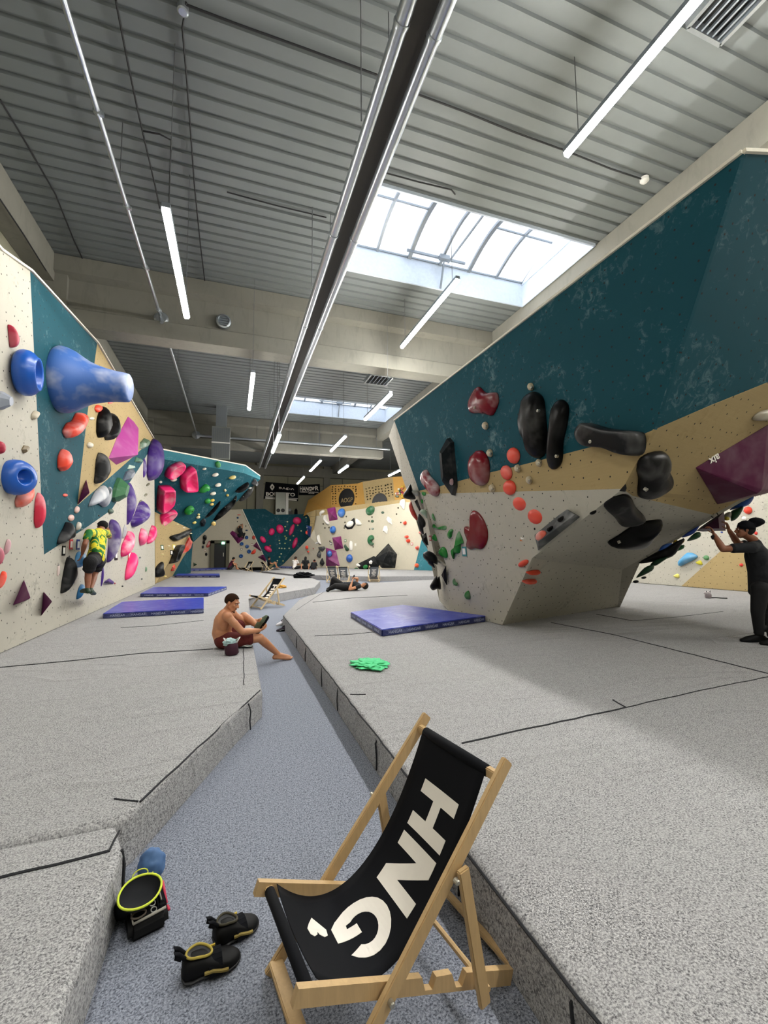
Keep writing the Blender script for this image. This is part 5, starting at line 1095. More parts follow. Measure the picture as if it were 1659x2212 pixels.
# ================================================================== DECKCHAIRS
GLY = {'H': [(0, 0), (0, 1), (.22, 1), (.22, .61), (.55, .61), (.55, 1), (.77, 1), (.77, 0), (.55, 0), (.55, .39), (.22, .39), (.22, 0)],
       'N': [(0, 0), (0, 1), (.25, 1), (.60, .40), (.60, 1), (.82, 1), (.82, 0), (.57, 0), (.22, .60), (.22, 0)]}
_g = [(.45+.45*math.cos(math.radians(a)), .5+.5*math.sin(math.radians(a))) for a in range(38, 318, 14)]
_g += [(.80, .15), (.90, .26), (.90, .54), (.50, .54), (.50, .35), (.67, .35), (.66, .28)]
GLY['G'] = _g+[(.45+.23*math.cos(math.radians(a)), .5+.28*math.sin(math.radians(a))) for a in range(-58, -323, -14)]
GLY['heart'] = [(.0, .28), (.08, .2), (.2, .17), (.30, .22), (.36, .30), (.29, .44), (.2, .52), (.13, .44), (.19, .36), (.1, .36)]
GLY['heart'] = [(.5+.5*a, .5+.5*b) for a, b in ((0, -.9), (.55, -.35), (.95, .15), (.85, .62), (.5, .75), (.12, .55), (0, .3), (-.12, .55), (-.5, .75), (-.85, .62), (-.95, .15), (-.55, -.35))]
SW = .40                                           # canvas width
_bz = [V((0, .655, .735)), V((0, .45, .30)), V((0, .22, .10)), V((0, -.012, .335))]
def bez(t): a = 1-t; return _bz[0]*a**3+_bz[1]*3*a*a*t+_bz[2]*3*a*t*t+_bz[3]*t**3
_tab = [(0., 0.)]
for i in range(1, 101): _tab.append((_tab[-1][0]+(bez(i/100)-bez((i-1)/100)).length, i/100))
SLEN = _tab[-1][0]
def sling(s, w, off=0):
    s = min(max(s, 0), SLEN); k = 0
    while k < 99 and _tab[k+1][0] < s: k += 1
    a, b = _tab[k], _tab[k+1]; t = a[1]+(b[1]-a[1])*(s-a[0])/max(b[0]-a[0], 1e-6)
    p = bez(t); d = (bez(min(1, t+.01))-bez(max(0, t-.01))).normalized(); n = V((0, d.z, -d.y))
    if n.z < 0: n = -n
    edge = (abs(w)/(SW/2))**2*.012
    return V((w, p.y, p.z))+n*(off+edge)
def chair_proto(name, canvas, wood_m, label, fine=True):
    t = thing(name, label, 'deckchair', (0, 0, 0), 'striped wood and canvas deckchairs', True); t['group'] = 'wooden canvas deckchairs in the aisle'
    yA, zA, hw, hb = .69, .77, .25, .218
    bev = .004
    def bar(nm, a, b, w, h, up=V((0, 0, 1))):
        bm = bmesh.new(); beam(bm, a, b, w, h, up); bmesh.ops.bevel(bm, geom=list(bm.edges), offset=bev, segments=2, affect='EDGES'); return fin(bm, nm, wood_m, t, auto=40)
    A = lambda s, k: V((s*hw, yA*k, .02+(zA-.02)*k)); B = lambda s, k: V((s*hb, -.03+.75*k, .33-.29*k))
    for s in (-1, 1):
        bar('back_rail', A(s, -.02), A(s, 1.02), .022, .046)
        bm = bmesh.new()                           # seat rail with its notches
        prof = [(-.06, .022), (.50, .022), (.53, -.012), (.57, -.012), (.575, .022), (.66, .026), (.70, -.012), (.735, -.012), (.745, .026), (1.04, .024), (1.04, -.024), (-.06, -.024)]
        dirB = (B(s, 1)-B(s, 0)).normalized(); nB = V((0, -dirB.z, dirB.y)); LB = .80
        va = [bm.verts.new(B(s, 0)+dirB*LB*p[0]*.96+nB*p[1]+V((-.011, 0, 0))) for p in prof]; vb = [bm.verts.new(v.co+V((.022, 0, 0))) for v in va]
        tri = tessellate_polygon([[v.co for v in va]])
        for q in tri: bm.faces.new([va[i] for i in q]); bm.faces.new([vb[i] for i in q][::-1])
        for i in range(len(va)): j = (i+1) % len(va); bm.faces.new((va[i], va[j], vb[j], vb[i]))
        fin(bm, 'seat_rail', wood_m, t)
        bar('prop_leg', A(s, .66)+V((s*.026, .012, .0)), V((s*(hw+.026), .545, .075)), .02, .042)
        for p, q in ((A(s, .63), .045), (A(s, .29), .02)):
            bm = bmesh.new(); lathe(bm, p+V((s*q*.6, 0, 0)), V((s, 0, 0)), [(.009, 0), (.009, .014), (.006, .017)], 10); fin(bm, 'bolt', M['bolt'], t)
    bar('foot_bar', A(-1, .03)+V((.0, -.012, .0)), A(1, .03)+V((0, -.012, 0)), .05, .02)
    bm = bmesh.new(); tube(bm, [V((-hw-.03, .56, .115)), V((hw+.03, .56, .115))], .010, 8); fin(bm, 'prop_rod', wood_m, t, auto=40)
    bar('rear_bar', V((-hb, .755, .035)), V((hb, .755, .035)), .03, .02)
    bar('top_bar', A(-1, .955)+V((0, 0, .0)), A(1, .955), .026, .034); bar('front_bar', B(-1, .0), B(1, .0), .03, .024)
    bm = bmesh.new(); n, m = (48, 10) if fine else (20, 5); g_ = []
    for i in range(n+1):
        w = SW*(1-.06*math.sin(PI*i/n))
        g_.append([(bm.verts.new(sling(SLEN*i/n, -w/2+w*j/m, .001)), bm.verts.new(sling(SLEN*i/n, -w/2+w*j/m, -.001))) for j in range(m+1)])
    for i in range(n):
        for j in range(m):
            for q in (0, 1): bm.faces.new((g_[i][j][q], g_[i][j+1][q], g_[i+1][j+1][q], g_[i+1][j][q]))
    for i in range(n):
        for j in (0, m): bm.faces.new((g_[i][j][0], g_[i+1][j][0], g_[i+1][j][1], g_[i][j][1]))
    sl = fin(bm, 'canvas_sling', canvas, t, True)
    for s_, c_, rr in ((0, A(0, .955)+V((0, 0, .0)), .021), (1, B(0, 0), .018)):   # hems wrapped round the bars
        bm = bmesh.new(); lathe(bm, c_-V((SW/2, 0, 0)), V((1, 0, 0)), [(rr*.8, 0), (rr, .004), (rr, SW/2), (rr, SW-.004), (rr*.8, SW)], 14); fin(bm, 'canvas_hem', M['canvas'] if canvas is not M['canvas'] else canvas, t, auto=50)
    hgt, s0 = .215, .15
    for ch in ('H', 'N', 'G'):
        pts = [V((p[0], p[1], 0)) for p in GLY[ch]]
        tri = tessellate_polygon([pts]); bm = bmesh.new(); vs_ = [bm.verts.new(p) for p in pts]
        for q in tri:
            try: bm.faces.new([vs_[i] for i in q])
            except ValueError: pass
        for k in range(1, 14): bmesh.ops.bisect_plane(bm, geom=list(bm.verts)+list(bm.edges)+list(bm.faces), plane_co=(k*.07, 0, 0), plane_no=(1, 0, 0))
        for k in range(1, 6): bmesh.ops.bisect_plane(bm, geom=list(bm.verts)+list(bm.edges)+list(bm.faces), plane_co=(0, k/6, 0), plane_no=(0, 1, 0))
        W_ = max(p.x for p in pts)
        r = bmesh.ops.extrude_face_region(bm, geom=list(bm.faces)); top = [e for e in r['geom'] if isinstance(e, bmesh.types.BMVert)]
        ts = set(top)
        for v in bm.verts: v.co = sling(s0+v.co.x*.225, (v.co.y-.5)*hgt+.012, .0022 if v in ts else -.0022)
        fin(bm, 'printed_letter', M['print_white'], t); s0 += W_*.225+.026
    pts = [V((p[0], p[1], 0)) for p in GLY['heart']]; bm = bmesh.new(); vs_ = [bm.verts.new(p) for p in pts]
    for q in tessellate_polygon([pts]): bm.faces.new([vs_[i] for i in q])
    r = bmesh.ops.extrude_face_region(bm, geom=list(bm.faces)); ts = {e for e in r['geom'] if isinstance(e, bmesh.types.BMVert)}
    for v in bm.verts: v.co = sling(s0-.01+v.co.x*.08, -.10+v.co.y*.10, .0022 if v in ts else -.0022)
    fin(bm, 'printed_heart', M['print_white'], t)
    return t
def place(o, x, y, h, z=.002): o.location = (x, y, z); o.rotation_euler = (0, 0, h); return o
def copy_tree(o, label):
    c = o.copy(); COL.objects.link(c); c['label'] = label
    for ch in o.children: d = ch.copy(); COL.objects.link(d); d.parent = c
    return c
ch0 = chair_proto('deckchair', M['canvas'], M['beech'], 'wooden deckchair with black canvas printed HNG, closest one, in the foreground')
place(ch0, .215, 1.52, -1.39)
ch1 = place(chair_proto('deckchair', M['canvas'], M['beech_far'], 'black canvas deckchair in the aisle behind the shirtless man', False), .62, 12.15, -1.09)
place(copy_tree(ch1, 'black canvas deckchair at the far end beside the person in the maroon top'), .75, 31.6, -.8)
place(copy_tree(ch1, 'deckchair at the far end turned the other way, its back to the left'), 2.5, 30.6, 1.95)
ch2 = place(chair_proto('deckchair', M['canvas_backlit'], M['beech_far'], 'deckchair with canvas greyed for backlight, seen from behind, right one of the three near the lying person', False), 6.42, 20.1, 2.95)
place(copy_tree(ch2, 'deckchair with canvas greyed for backlight, seen from behind, middle one of the three near the lying person'), 5.05, 20.15, 2.75)
place(copy_tree(ch2, 'deckchair with canvas greyed for backlight, leftmost of the three, partly hidden by the middle one'), 4.72, 20.75, 2.65)
# ================================================================== THINGS LEFT LYING ABOUT
def crumple(bm, c, sx, sy, sz, seed, sub=4, amp=.35, freq=2.4):
    from mathutils import noise as mn
    r = bmesh.ops.create_icosphere(bm, subdivisions=sub, radius=1)
    for v in r['verts']:
        p = v.co.copy(); d = mn.fractal(p*freq+V((seed*7.1, seed*3.3, 0)), 1, 2, 4)
        q = p*(1+amp*d); z = q.z*sz
        v.co = V((c[0]+q.x*sx, c[1]+q.y*sy, max(c[2], c[2]+sz*.55+z*.9)))
    return r['verts']
def bundle(name, label, cat, c, s, mat, seed, amp=.4, freq=2.4):
    bm = bmesh.new(); crumple(bm, c, *s, seed, 5, amp, freq); return tag(fin(bm, name, mat, None, True), label, cat)
q = onZ(798, 1438, .252)
bundle('tshirt', 'crumpled bright green shirt lying on the right padded mat', 'shirt', q, (.17, .2, .035), plain('green_jersey', '4fc987', .8, 0, .25, 25), 3, .55, 2.6)
q = onZ(655, 1248, .252); bundle('jacket', 'crumpled black jacket lying on the long left mat edge, in front of the far mat', 'jacket', q, (.36, .26, .17), M['canvas'], 5, .7, 2.0)
q = onZ(607, 1270, .252); bundle('towel', 'small crumpled orange yellow cloth behind the aisle deckchair', 'cloth', q, (.16, .14, .07), plain('orange_cloth', 'b98a3c', .85), 9)
def shoe(label, toe, heel, mats, name='climbing_shoe', w=.046, hgt=.088, strap=True, lining='b7a24a', tabs=True):
    """low slip-on climbing shoe lofted from heel to toe"""
    toe, heel = V(toe), V(heel); L_ = (toe-heel).length; f = (toe-heel).normalized(); up = V((0, 0, 1)); s = up.cross(f).normalized(); up = f.cross(s)
    t = thing(name, label, 'shoe', heel)
    st = [(0, .50, .45, .22), (.05, .74, .72, .10), (.16, .82, .86, .04), (.32, .78, .80, .06), (.46, .86, .66, .07), (.62, 1.0, .52, .04), (.78, .98, .44, .01), (.90, .74, .38, 0), (.97, .45, .30, .01), (1.0, .22, .2, .04)]
    bm = bmesh.new(); rings = []
    for k, ww, hh, lift in st:
        c = heel+f*(L_*k); ring = []
        for i in range(20):
            a = 2*PI*i/20; x, y = math.cos(a), math.sin(a)
            x = math.copysign(abs(x)**.7, x); y = math.copysign(abs(y)**.8, y)
            ring.append(bm.verts.new(c+s*(x*w*ww)+up*(hgt*(lift+hh*(y*.5+.5)))))
        rings.append(ring)
    for A, B in zip(rings, rings[1:]):
        for i in range(20): bm.faces.new((A[i], A[(i+1) % 20], B[(i+1) % 20], B[i]))
    bm.faces.new(rings[0][::-1]); bm.faces.new(rings[-1]); fin(bm, 'upper', mats[0], t, True)
    bm = bmesh.new(); rings = []
    for k, ww, hh, lift in st:
        c = heel+f*(L_*(k*1.02-.01)); ring = []
        for i in range(16):
            a = 2*PI*i/16; x, y = math.cos(a), math.sin(a)
            ring.append(bm.verts.new(c+s*(x*w*(ww+.06))+up*(hgt*(lift-.02+.17*(y*.5+.5)))))
        rings.append(ring)
    for A, B in zip(rings, rings[1:]):
        for i in range(16): bm.faces.new((A[i], A[(i+1) % 16], B[(i+1) % 16], B[i]))
    bm.faces.new(rings[0][::-1]); bm.faces.new(rings[-1]); fin(bm, 'rubber_sole', mats[1], t, True)
    # collar opening: raised rim with a dark inside
    c = heel+f*(L_*.28)+up*(hgt*.90); n = 22; bm = bmesh.new()
    rim = [c+f*(math.cos(2*PI*i/n)*L_*.22)+s*(math.sin(2*PI*i/n)*w*.66)+up*(hgt*(.06-.20*max(0, math.cos(2*PI*i/n)))) for i in range(n)]
    tube(bm, rim+[rim[0], rim[1]], .0045, 8, False); fin(bm, 'collar', plain('collar_'+lining, lining, .8), t, True)
    bm = bmesh.new(); vs_ = [bm.verts.new(p-up*.001) for p in rim]; cv = bm.verts.new(c-up*.012)
    for i in range(n): bm.faces.new((vs_[i], vs_[(i+1) % n], cv))
    fin(bm, 'lining', M['black'], t, True)
    if strap:
        for k in (.50, .60):
            bm = bmesh.new(); P = [heel+f*(L_*k)+s*(math.cos(a)*w*1.04)+up*(hgt*(.10+.57*math.sin(a)*(1.12-.35*(k-.4)))) for a in [PI*i/10 for i in range(11)]]
            for a, b in zip(P, P[1:]): beam(bm, a, b, .026, .004, (a+b)/2-(heel+f*(L_*k)))
            fin(bm, 'strap', M['canvas'], t)
        bm = bmesh.new(); box(bm, heel+f*(L_*.5)+s*(w*.75)+up*(hgt*.55), (.03, .006, .02), Matrix((f, s, up)).transposed()); fin(bm, 'buckle', plain('yellow_trim', 'd2b33c', .5), t)
    if tabs:
        for sg in (-1, 1):
            bm = bmesh.new(); b0 = heel+f*(.008)+s*(sg*.013)+up*hgt*.95
            tube(bm, [b0, b0-f*.02+up*.022, b0-f*.034+up*.030, b0-f*.03+up*.016, b0-f*.012+up*.004], .0075, 8); fin(bm, 'pull_tab', M['canvas'], t, True)
    for sg in (1, -1):                             # coloured flash along each side
        bm = bmesh.new()
        P = [heel+f*(L_*k)+s*(sg*w*ww)+up*(hgt*z) for k, ww, z in ((.36, .86, .32), (.5, .97, .34), (.64, 1.07, .26), (.76, 1.04, .2))]
        tube(bm, P, .006, 6); fin(bm, 'side_flash', mats[2], t)
    return t
yel = plain('mustard_suede', '8d7a3c', .8, 0, .3, 30)
def onf(x, y, z=.003): return onZ(x, y, z)
shoe('black climbing shoe with yellow trim, nearer one of the foreground pair', onf(518, 2068), onf(392, 2122), (M['black_rubber'], M['black'], yel), lining='a8953f')
shoe('black climbing shoe with yellow trim, farther one of the foreground pair', onf(556, 1992), onf(462, 2048), (M['black_rubber'], M['black'], yel), lining='3a3626')
# black bag with the neon rimmed chalk pot, lying against the near left mat
_a, _b = onf(276, 2050), onf(368, 2003); tx = (_b-_a); tx.z = 0; bw = tx.length; tx.normalize(); ty = V((-tx.y, tx.x, 0)); ty = (ty*.8+V((.25, .5, 0))).normalized(); ty = (ty-tx*ty.dot(tx)).normalized()
Rm = Matrix((tx, ty, V((0, 0, 1)))).transposed(); B_ = lambda x, y, z: _a+tx*(x*bw)+ty*(y*.21)+V((0, 0, z))
t = thing('chalk_bag', 'black boulder chalk bag with a neon yellow rim and blue pocket, beside the left mat', 'chalk bag', _a)
def slab(name, lo, hi, mat, bev=.02):
    """soft block: lo / hi are the four floor and four top corners"""
    bm = bmesh.new(); l = [bm.verts.new(B_(*p)) for p in lo]; h_ = [bm.verts.new(B_(*p)) for p in hi]
    bm.faces.new(l[::-1]); bm.faces.new(h_)
    for i in range(4): bm.faces.new((l[i], l[(i+1) % 4], h_[(i+1) % 4], h_[i]))
    bmesh.ops.bevel(bm, geom=list(bm.edges), offset=bev, segments=3, affect='EDGES'); return fin(bm, name, mat, t, auto=60)
slab('bag_body', [(0, 0, .0), (1, 0, .0), (.98, .7, .0), (.04, .7, .0)], [(.02, .06, .062), (.97, .05, .068), (.95, .66, .09), (.1, .66, .086)], M['black_rubber'])
slab('bag_flap', [(.72, .12, .06), (.95, .12, .06), (.93, .95, .05), (.74, .95, .05)], [(.73, .14, .092), (.94, .14, .092), (.92, .93, .118), (.75, .93, .116)], M['canvas'], .008)
def line3(name, P, r, mat):
    bm = bmesh.new(); tube(bm, P, r, 6); return fin(bm, name, mat, t, True)
gw = plain('grey_webbing', '9a958a', .7)
line3('grey_trim', [B_(.12, .09, .068), B_(.5, .08, .072), B_(.9, .08, .076)], .0055, gw); line3('grey_trim', [B_(.12, .09, .069), B_(.13, .35, .08), B_(.14, .6, .09)], .003, gw)
line3('zip', [B_(.82, .2, .096), B_(.82, .5, .108), B_(.82, .86, .119)], .003, gw)
pz = plain('pink_zip', 'c02a4a', .5); line3('pink_tab', [B_(1.0, .35, .05), B_(1.01, .75, .09)], .006, pz); line3('pink_tab', [B_(1.0, .15, .05), B_(1.01, .3, .045)], .006, pz)
bm = bmesh.new(); c_ = B_(.28, .22, .077); R_ = [c_+tx*(math.cos(2*PI*i/18)*.026)+ty*(math.sin(2*PI*i/18)*.02) for i in range(18)]; tube(bm, R_+R_[:2], .004, 6, False); fin(bm, 'ring_logo', plain('brown_grey_print', '6f6459', .7), t, True)
text(t, 'OCU', B_(.64, .29, .0805), (V((0, 0, 1))-ty*.3).normalized(), .034, plain('grey_logo', 'a3a39d', .6), up=tx*-1, name='bag_lettering')
rc = onZ(303, 1925, .150); rn = V((.10, -.28, 1)).normalized(); ru = (tx-rn*tx.dot(rn)).normalized(); rv = rn.cross(ru)
rim = [rc+ru*(math.cos(2*PI*i/28)*.080*(1+.05*math.sin(4*PI*i/28)))+rv*(math.sin(2*PI*i/28)*.070) for i in range(28)]
bm = bmesh.new(); tube(bm, rim+rim[:2], .0045, 8, False); fin(bm, 'neon_rim', plain('neon_yellow_piping', 'd3e23e', .6), t, True)
bm = bmesh.new(); base_ = [B_(.22, .98, .004)+tx*(math.cos(2*PI*i/28)*.066)+ty*(math.sin(2*PI*i/28)*.05) for i in range(28)]
r1 = [bm.verts.new(p) for p in rim]; r0 = [bm.verts.new(p) for p in base_]
for i in range(28): bm.faces.new((r0[i], r0[(i+1) % 28], r1[(i+1) % 28], r1[i]))
bm.faces.new(r0[::-1]); fin(bm, 'pot_body', M['canvas'], t, True)
bm = bmesh.new(); r1 = [bm.verts.new(rc+(p-rc)*.98) for p in rim]; r0 = [bm.verts.new(rc+(p-rc)*.86-rn*.028) for p in rim]; cv = bm.verts.new(rc-rn*.040)
for i in range(28): bm.faces.new((r1[i], r1[(i+1) % 28], r0[(i+1) % 28], r0[i])); bm.faces.new((r0[i], r0[(i+1) % 28], cv))
fin(bm, 'pot_lining', plain('dark_lining', '16181d', .9, 0, .5, 20), t, True)
bm = bmesh.new(); crumple(bm, onZ(326, 1893, .03), .058, .045, .085, 4, 4, .12); fin(bm, 'blue_pocket', plain('blue_nylon', '4d6f9c', .6), t, True)
yc = plain('yellow_cord', 'c9d43f', .6); c_ = onZ(303, 1889, .145)
bm = bmesh.new(); P = [c_+tx*(math.cos(2*PI*i/14)*.030)+V((0, 0, math.sin(2*PI*i/14)*.014))+ty*(math.sin(2*PI*i/14)*.012) for i in range(15)]; tube(bm, P, .0025, 6, False); fin(bm, 'yellow_logo', yc, t)
line3('yellow_loop', [onZ(328, 1893, .14), onZ(330, 1884, .15), onZ(327, 1890, .155)], .003, yc)
# things on and under the mat edge where the shirtless man sits
def small_chalk_bag(label, c, s, cm, c2, c3):
    t = thing('chalk_bag', label, 'chalk bag', c)
    bm = bmesh.new(); lathe(bm, V(c)+V((0, 0, .002)), (0, 0, 1), [(s*.62, 0), (s*.8, s*.15), (s*.78, s*.9), (s*.66, s*1.35)], 18)
    for v in bm.verts: v.co += V((math.sin(v.co.z*40+v.co.x*30), math.cos(v.co.z*33+v.co.y*25), 0))*s*.05
    fin(bm, 'bag_body', plain('bag_'+cm, cm, .85), t, True)
    bm = bmesh.new(); crumple(bm, V(c)+V((-.2*s, .1*s, s*1.1)), s*.75, s*.7, s*.55, 2, 4, .3); fin(bm, 'bag_top', plain('bag_'+c2, c2, .8), t, True)
    bm = bmesh.new()
    for k in (-1, 1): tube(bm, [V(c)+V((k*s*.5, -.2*s, s*1.3)), V(c)+V((k*s*.9, -.2*s, s*2.0)), V(c)+V((k*s*.3, .2*s, s*1.5))], s*.09, 6)
    fin(bm, 'bag_strap', plain('bag_'+c3, c3, .8), t, True)
    return t
small_chalk_bag('burgundy chalk bag with a white and teal top beside the shirtless man', onZ(500, 1414, .252), .105, '3a1426', 'a9c4c4', 'e8e6e2')
gm = plain('grey_mesh_upper', '9aa4a0', .8, 0, .3, 40)
shoe('grey white trainer on the mat edge beside the shirtless man\'s thigh', onZ(545, 1398, .252), onZ(512, 1400, .252), (gm, M['black'], M['white_paint']), 'trainer', .045, .1, False, '26282a', False)
shoe('white trainer at the corner of the right padded mat', onf(597, 1352), onf(618, 1347), (plain('white_upper', 'cfccd2', .8), M['white_paint'], gm), 'trainer', .045, .1, False, '5a5560', False)
shoe('dark purple trainer at the corner of the right padded mat', onf(597, 1364), onf(622, 1362), (plain('purple_upper', '3a3040', .8), M['black'], gm), 'trainer', .045, .1, False, '26222a', False)
t = small_chalk_bag('small pale chalk bag with a black strap lying on the bright mat far right', onZ(1530, 1292, .252), .09, '8f8488', 'b9b2b4', '2b2428')
bm = bmesh.new(); tube(bm, [onZ(x, y, .262) for x, y in ((1536, 1291), (1548, 1291), (1558, 1292), (1571, 1292.5))], .015, 6); fin(bm, 'waist_belt', M['black'], t, True)
# ================================================================== PEOPLE
def skin_mat(name, c, c2):
    m, nt, b = newmat(name); v = coords(nt)
    f = noise(nt, v, 9, 5, .6); f2 = noise(nt, v, 70, 3)
    col = mix(nt, ramp(nt, f, [(.35, g(0)), (.7, g(.7))]), hx(c), hx(c2)); L(nt, col, b.inputs['Base Color'])
    b.inputs['Roughness'].default_value = .5; b.inputs['Subsurface Weight'].default_value = .08; b.inputs['Subsurface Radius'].default_value = (.02, .008, .004)
    bump(nt, b, f2, .08, .003); return m
SK = skin_mat('fair_skin', 'c98f68', 'b06f4e'); SKD = skin_mat('tanned_skin', '8f5a3e', '7a4832')
def cloth(name, c, c2=None):
    m, nt, b = newmat(name); v = coords(nt); f = noise(nt, v, 9, 5, .6, 1.2); base = hx(c)
    col = mix(nt, f, [x*.8 for x in base], [min(1, x*1.15) for x in base])
    L(nt, col, b.inputs['Base Color']); b.inputs['Roughness'].default_value = .85; bump(nt, b, f, .5, .02); return m
def sphere(bm, c, r, axes=None, sub=3):
    q = bmesh.ops.create_icosphere(bm, subdivisions=sub, radius=1)
    r = r if isinstance(r, (tuple, list)) else (r, r, r)
    A = axes if axes is not None else Matrix.Identity(3)
    for v in q['verts']: v.co = V(c) + A @ V((v.co.x*r[0], v.co.y*r[1], v.co.z*r[2]))
def cap(bm, a, b, ra, rb, flat=False, seg=16):
    a, b = V(a), V(b); L_ = (b-a).length
    if L_ < 1e-5: return
    if flat: prof = [(.0005, 0), (ra, 0), (rb, L_), (.0005, L_)]
    else:
        prof = [(ra*math.sin(t), -ra*math.cos(t)) for t in (0.05, .4, .8, 1.2)]+[(ra, 0), ((ra+rb)/2, L_/2), (rb, L_)]+[(rb*math.cos(t), L_+rb*math.sin(t)) for t in (.4, .8, 1.2, 1.52)]
    lathe(bm, a, b-a, prof, seg)
def fuse(bm, name, mat, parent, vox=.01, smooth=2):
    """weld the overlapping volumes in bm into one continuous smooth surface"""
    bmesh.ops.recalc_face_normals(bm, faces=bm.faces)
    me = bpy.data.meshes.new(name); bm.to_mesh(me); bm.free()
    tmp = bpy.data.objects.new('tmp', me); COL.objects.link(tmp)
    r = tmp.modifiers.new('r', 'REMESH'); r.mode = 'VOXEL'; r.voxel_size = vox; r.use_smooth_shade = True
    s = tmp.modifiers.new('s', 'SMOOTH'); s.factor = .5; s.iterations = smooth
    bpy.context.view_layer.update()
    out = bpy.data.meshes.new_from_object(tmp.evaluated_get(bpy.context.evaluated_depsgraph_get()))
    bpy.data.objects.remove(tmp); bpy.data.meshes.remove(me)
    out.materials.clear(); out.name = name
    return link(name, out, mat, parent, True)
def ax3(s, f, u): return Matrix((s, f, u)).transposed()
def hand(bm, w, d, pn, th, sc=1., curl=.6, spread=.16):
    """w wrist, d pointing direction, pn palm normal (towards what is held), th side of the thumb"""
    d = V(d).normalized(); pn = V(pn); pn = (pn-d*pn.dot(d)).normalized(); s = d.cross(pn)
    if s.dot(V(th)) < 0: s = -s
    P = w+d*.05*sc
    sphere(bm, P, (.040*sc, .048*sc, .016*sc), ax3(s, d, pn), 2)
    for i, (o, ln) in enumerate(((.030, .078), (.010, .088), (-.010, .082), (-.029, .064))):
        k = P+s*o*sc+d*.040*sc; dd = (d+s*o*spread*9).normalized(); a = k; r = .0095*sc
        for j, fr in enumerate((.46, .32, .24)):
            cv = curl*(j+.6)*(1+.08*i); q = dd*math.cos(cv)+pn*math.sin(cv); b = a+q*ln*fr*sc; cap(bm, a, b, r, r*.9, seg=8); a = b; r *= .9
    a = P+s*.034*sc-d*.022*sc; q = (d*.55+s*.75+pn*.35).normalized(); b = a+q*.042*sc; cap(bm, a, b, .0125*sc, .011*sc, seg=8)
    q = (d*.8+s*.25+pn*.5).normalized(); cap(bm, b, b+q*.034*sc, .011*sc, .009*sc, seg=8)
def foot(bm, an, toe, sc=1., toes=True, up=None):
    an, toe = V(an), V(toe); f = (toe-an); upv = V(up) if up else V((0, 0, 1)); f = (f-upv*f.dot(upv)).normalized(); s = upv.cross(f)
    hl = an-f*.045*sc-upv*.045*sc; ball = toe-f*.05*sc+upv*.002
    cap(bm, an, hl, .036*sc, .034*sc); cap(bm, an-upv*.012, ball+upv*.018*sc, .036*sc, .026*sc); cap(bm, hl, ball+s*.02*sc, .030*sc, .024*sc); cap(bm, hl, ball-s*.02*sc, .030*sc, .024*sc)
    for i in range(5):
        o = (.032-.016*i)*sc; b = ball+s*o; cap(bm, b, b+f*(.055-.008*i)*sc, (.017 if i == 0 else .012)*sc, (.013 if i == 0 else .010)*sc, seg=8)
def head(bm, c, f, u, sc=1.):
    """c centre of the head; face looks along f, crown along u"""
    f = V(f).normalized(); u = V(u); u = (u-f*u.dot(f)).normalized(); s = u.cross(f); A = ax3(s, f, u); k = sc
    P = lambda a, b, d: c+s*a*k+f*b*k+u*d*k
    sphere(bm, P(0, -.012, .028), (.074*k, .094*k, .088*k), A); sphere(bm, P(0, .018, -.03), (.062*k, .072*k, .078*k), A)
    sphere(bm, P(0, .048, -.085), (.038*k, .034*k, .030*k), A); cap(bm, P(-.05, .0, -.05), P(-.028, .05, -.088), .024*k, .022*k); cap(bm, P(.05, .0, -.05), P(.028, .05, -.088), .024*k, .022*k)
    cap(bm, P(-.038, .074, .026), P(.038, .074, .026), .016*k, .016*k)
    cap(bm, P(0, .088, .012), P(0, .108, -.026), .009*k, .015*k); sphere(bm, P(-.013, .094, -.03), .011*k, A, 2); sphere(bm, P(.013, .094, -.03), .011*k, A, 2)
    sphere(bm, P(-.04, .062, -.02), (.026*k, .02*k, .02*k), A, 2); sphere(bm, P(.04, .062, -.02), (.026*k, .02*k, .02*k), A, 2)
    cap(bm, P(-.02, .083, -.060), P(.02, .083, -.060), .010*k, .010*k, seg=8); cap(bm, P(-.016, .082, -.072), P(.016, .082, -.072), .010*k, .010*k, seg=8)
    for q in (-1, 1): sphere(bm, P(q*.078, -.008, -.006), (.012*k, .022*k, .034*k), A, 2)
    return s, f, u, P, A
def face_parts(root, c, f, u, sc=1., brow='2c1c14', lips='8f4a40'):
    f = V(f).normalized(); u = V(u); u = (u-f*u.dot(f)).normalized(); s = u.cross(f); A = ax3(s, f, u)
    P = lambda a, b, d: c+s*a*sc+f*b*sc+u*d*sc
    bm1, bm2 = bmesh.new(), bmesh.new()
    for q in (-1, 1):
        bm = bmesh.new(); sphere(bm, P(q*.031, .078, .004), (.013*sc, .009*sc, .008*sc), A, 2); e = fin(bm, 'eye', plain('eye_white', 'd8d2ca', .3), root, True)
        bm = bmesh.new(); sphere(bm, P(q*.031, .084, .003), .0055*sc, A, 2); fin(bm, 'iris', M['black'], e, True)
        bm = bmesh.new(); tube(bm, [P(q*.014, .09, .024), P(q*.032, .089, .030), P(q*.052, .076, .024)], .005*sc, 6); fin(bm, 'eyebrow', plain('hair_'+brow, brow, .9), root, True)
    bm = bmesh.new(); tube(bm, [P(-.024, .084, -.065), P(0, .094, -.064), P(.024, .084, -.065)], .005*sc, 6); fin(bm, 'mouth', plain('lips', lips, .5), root, True)
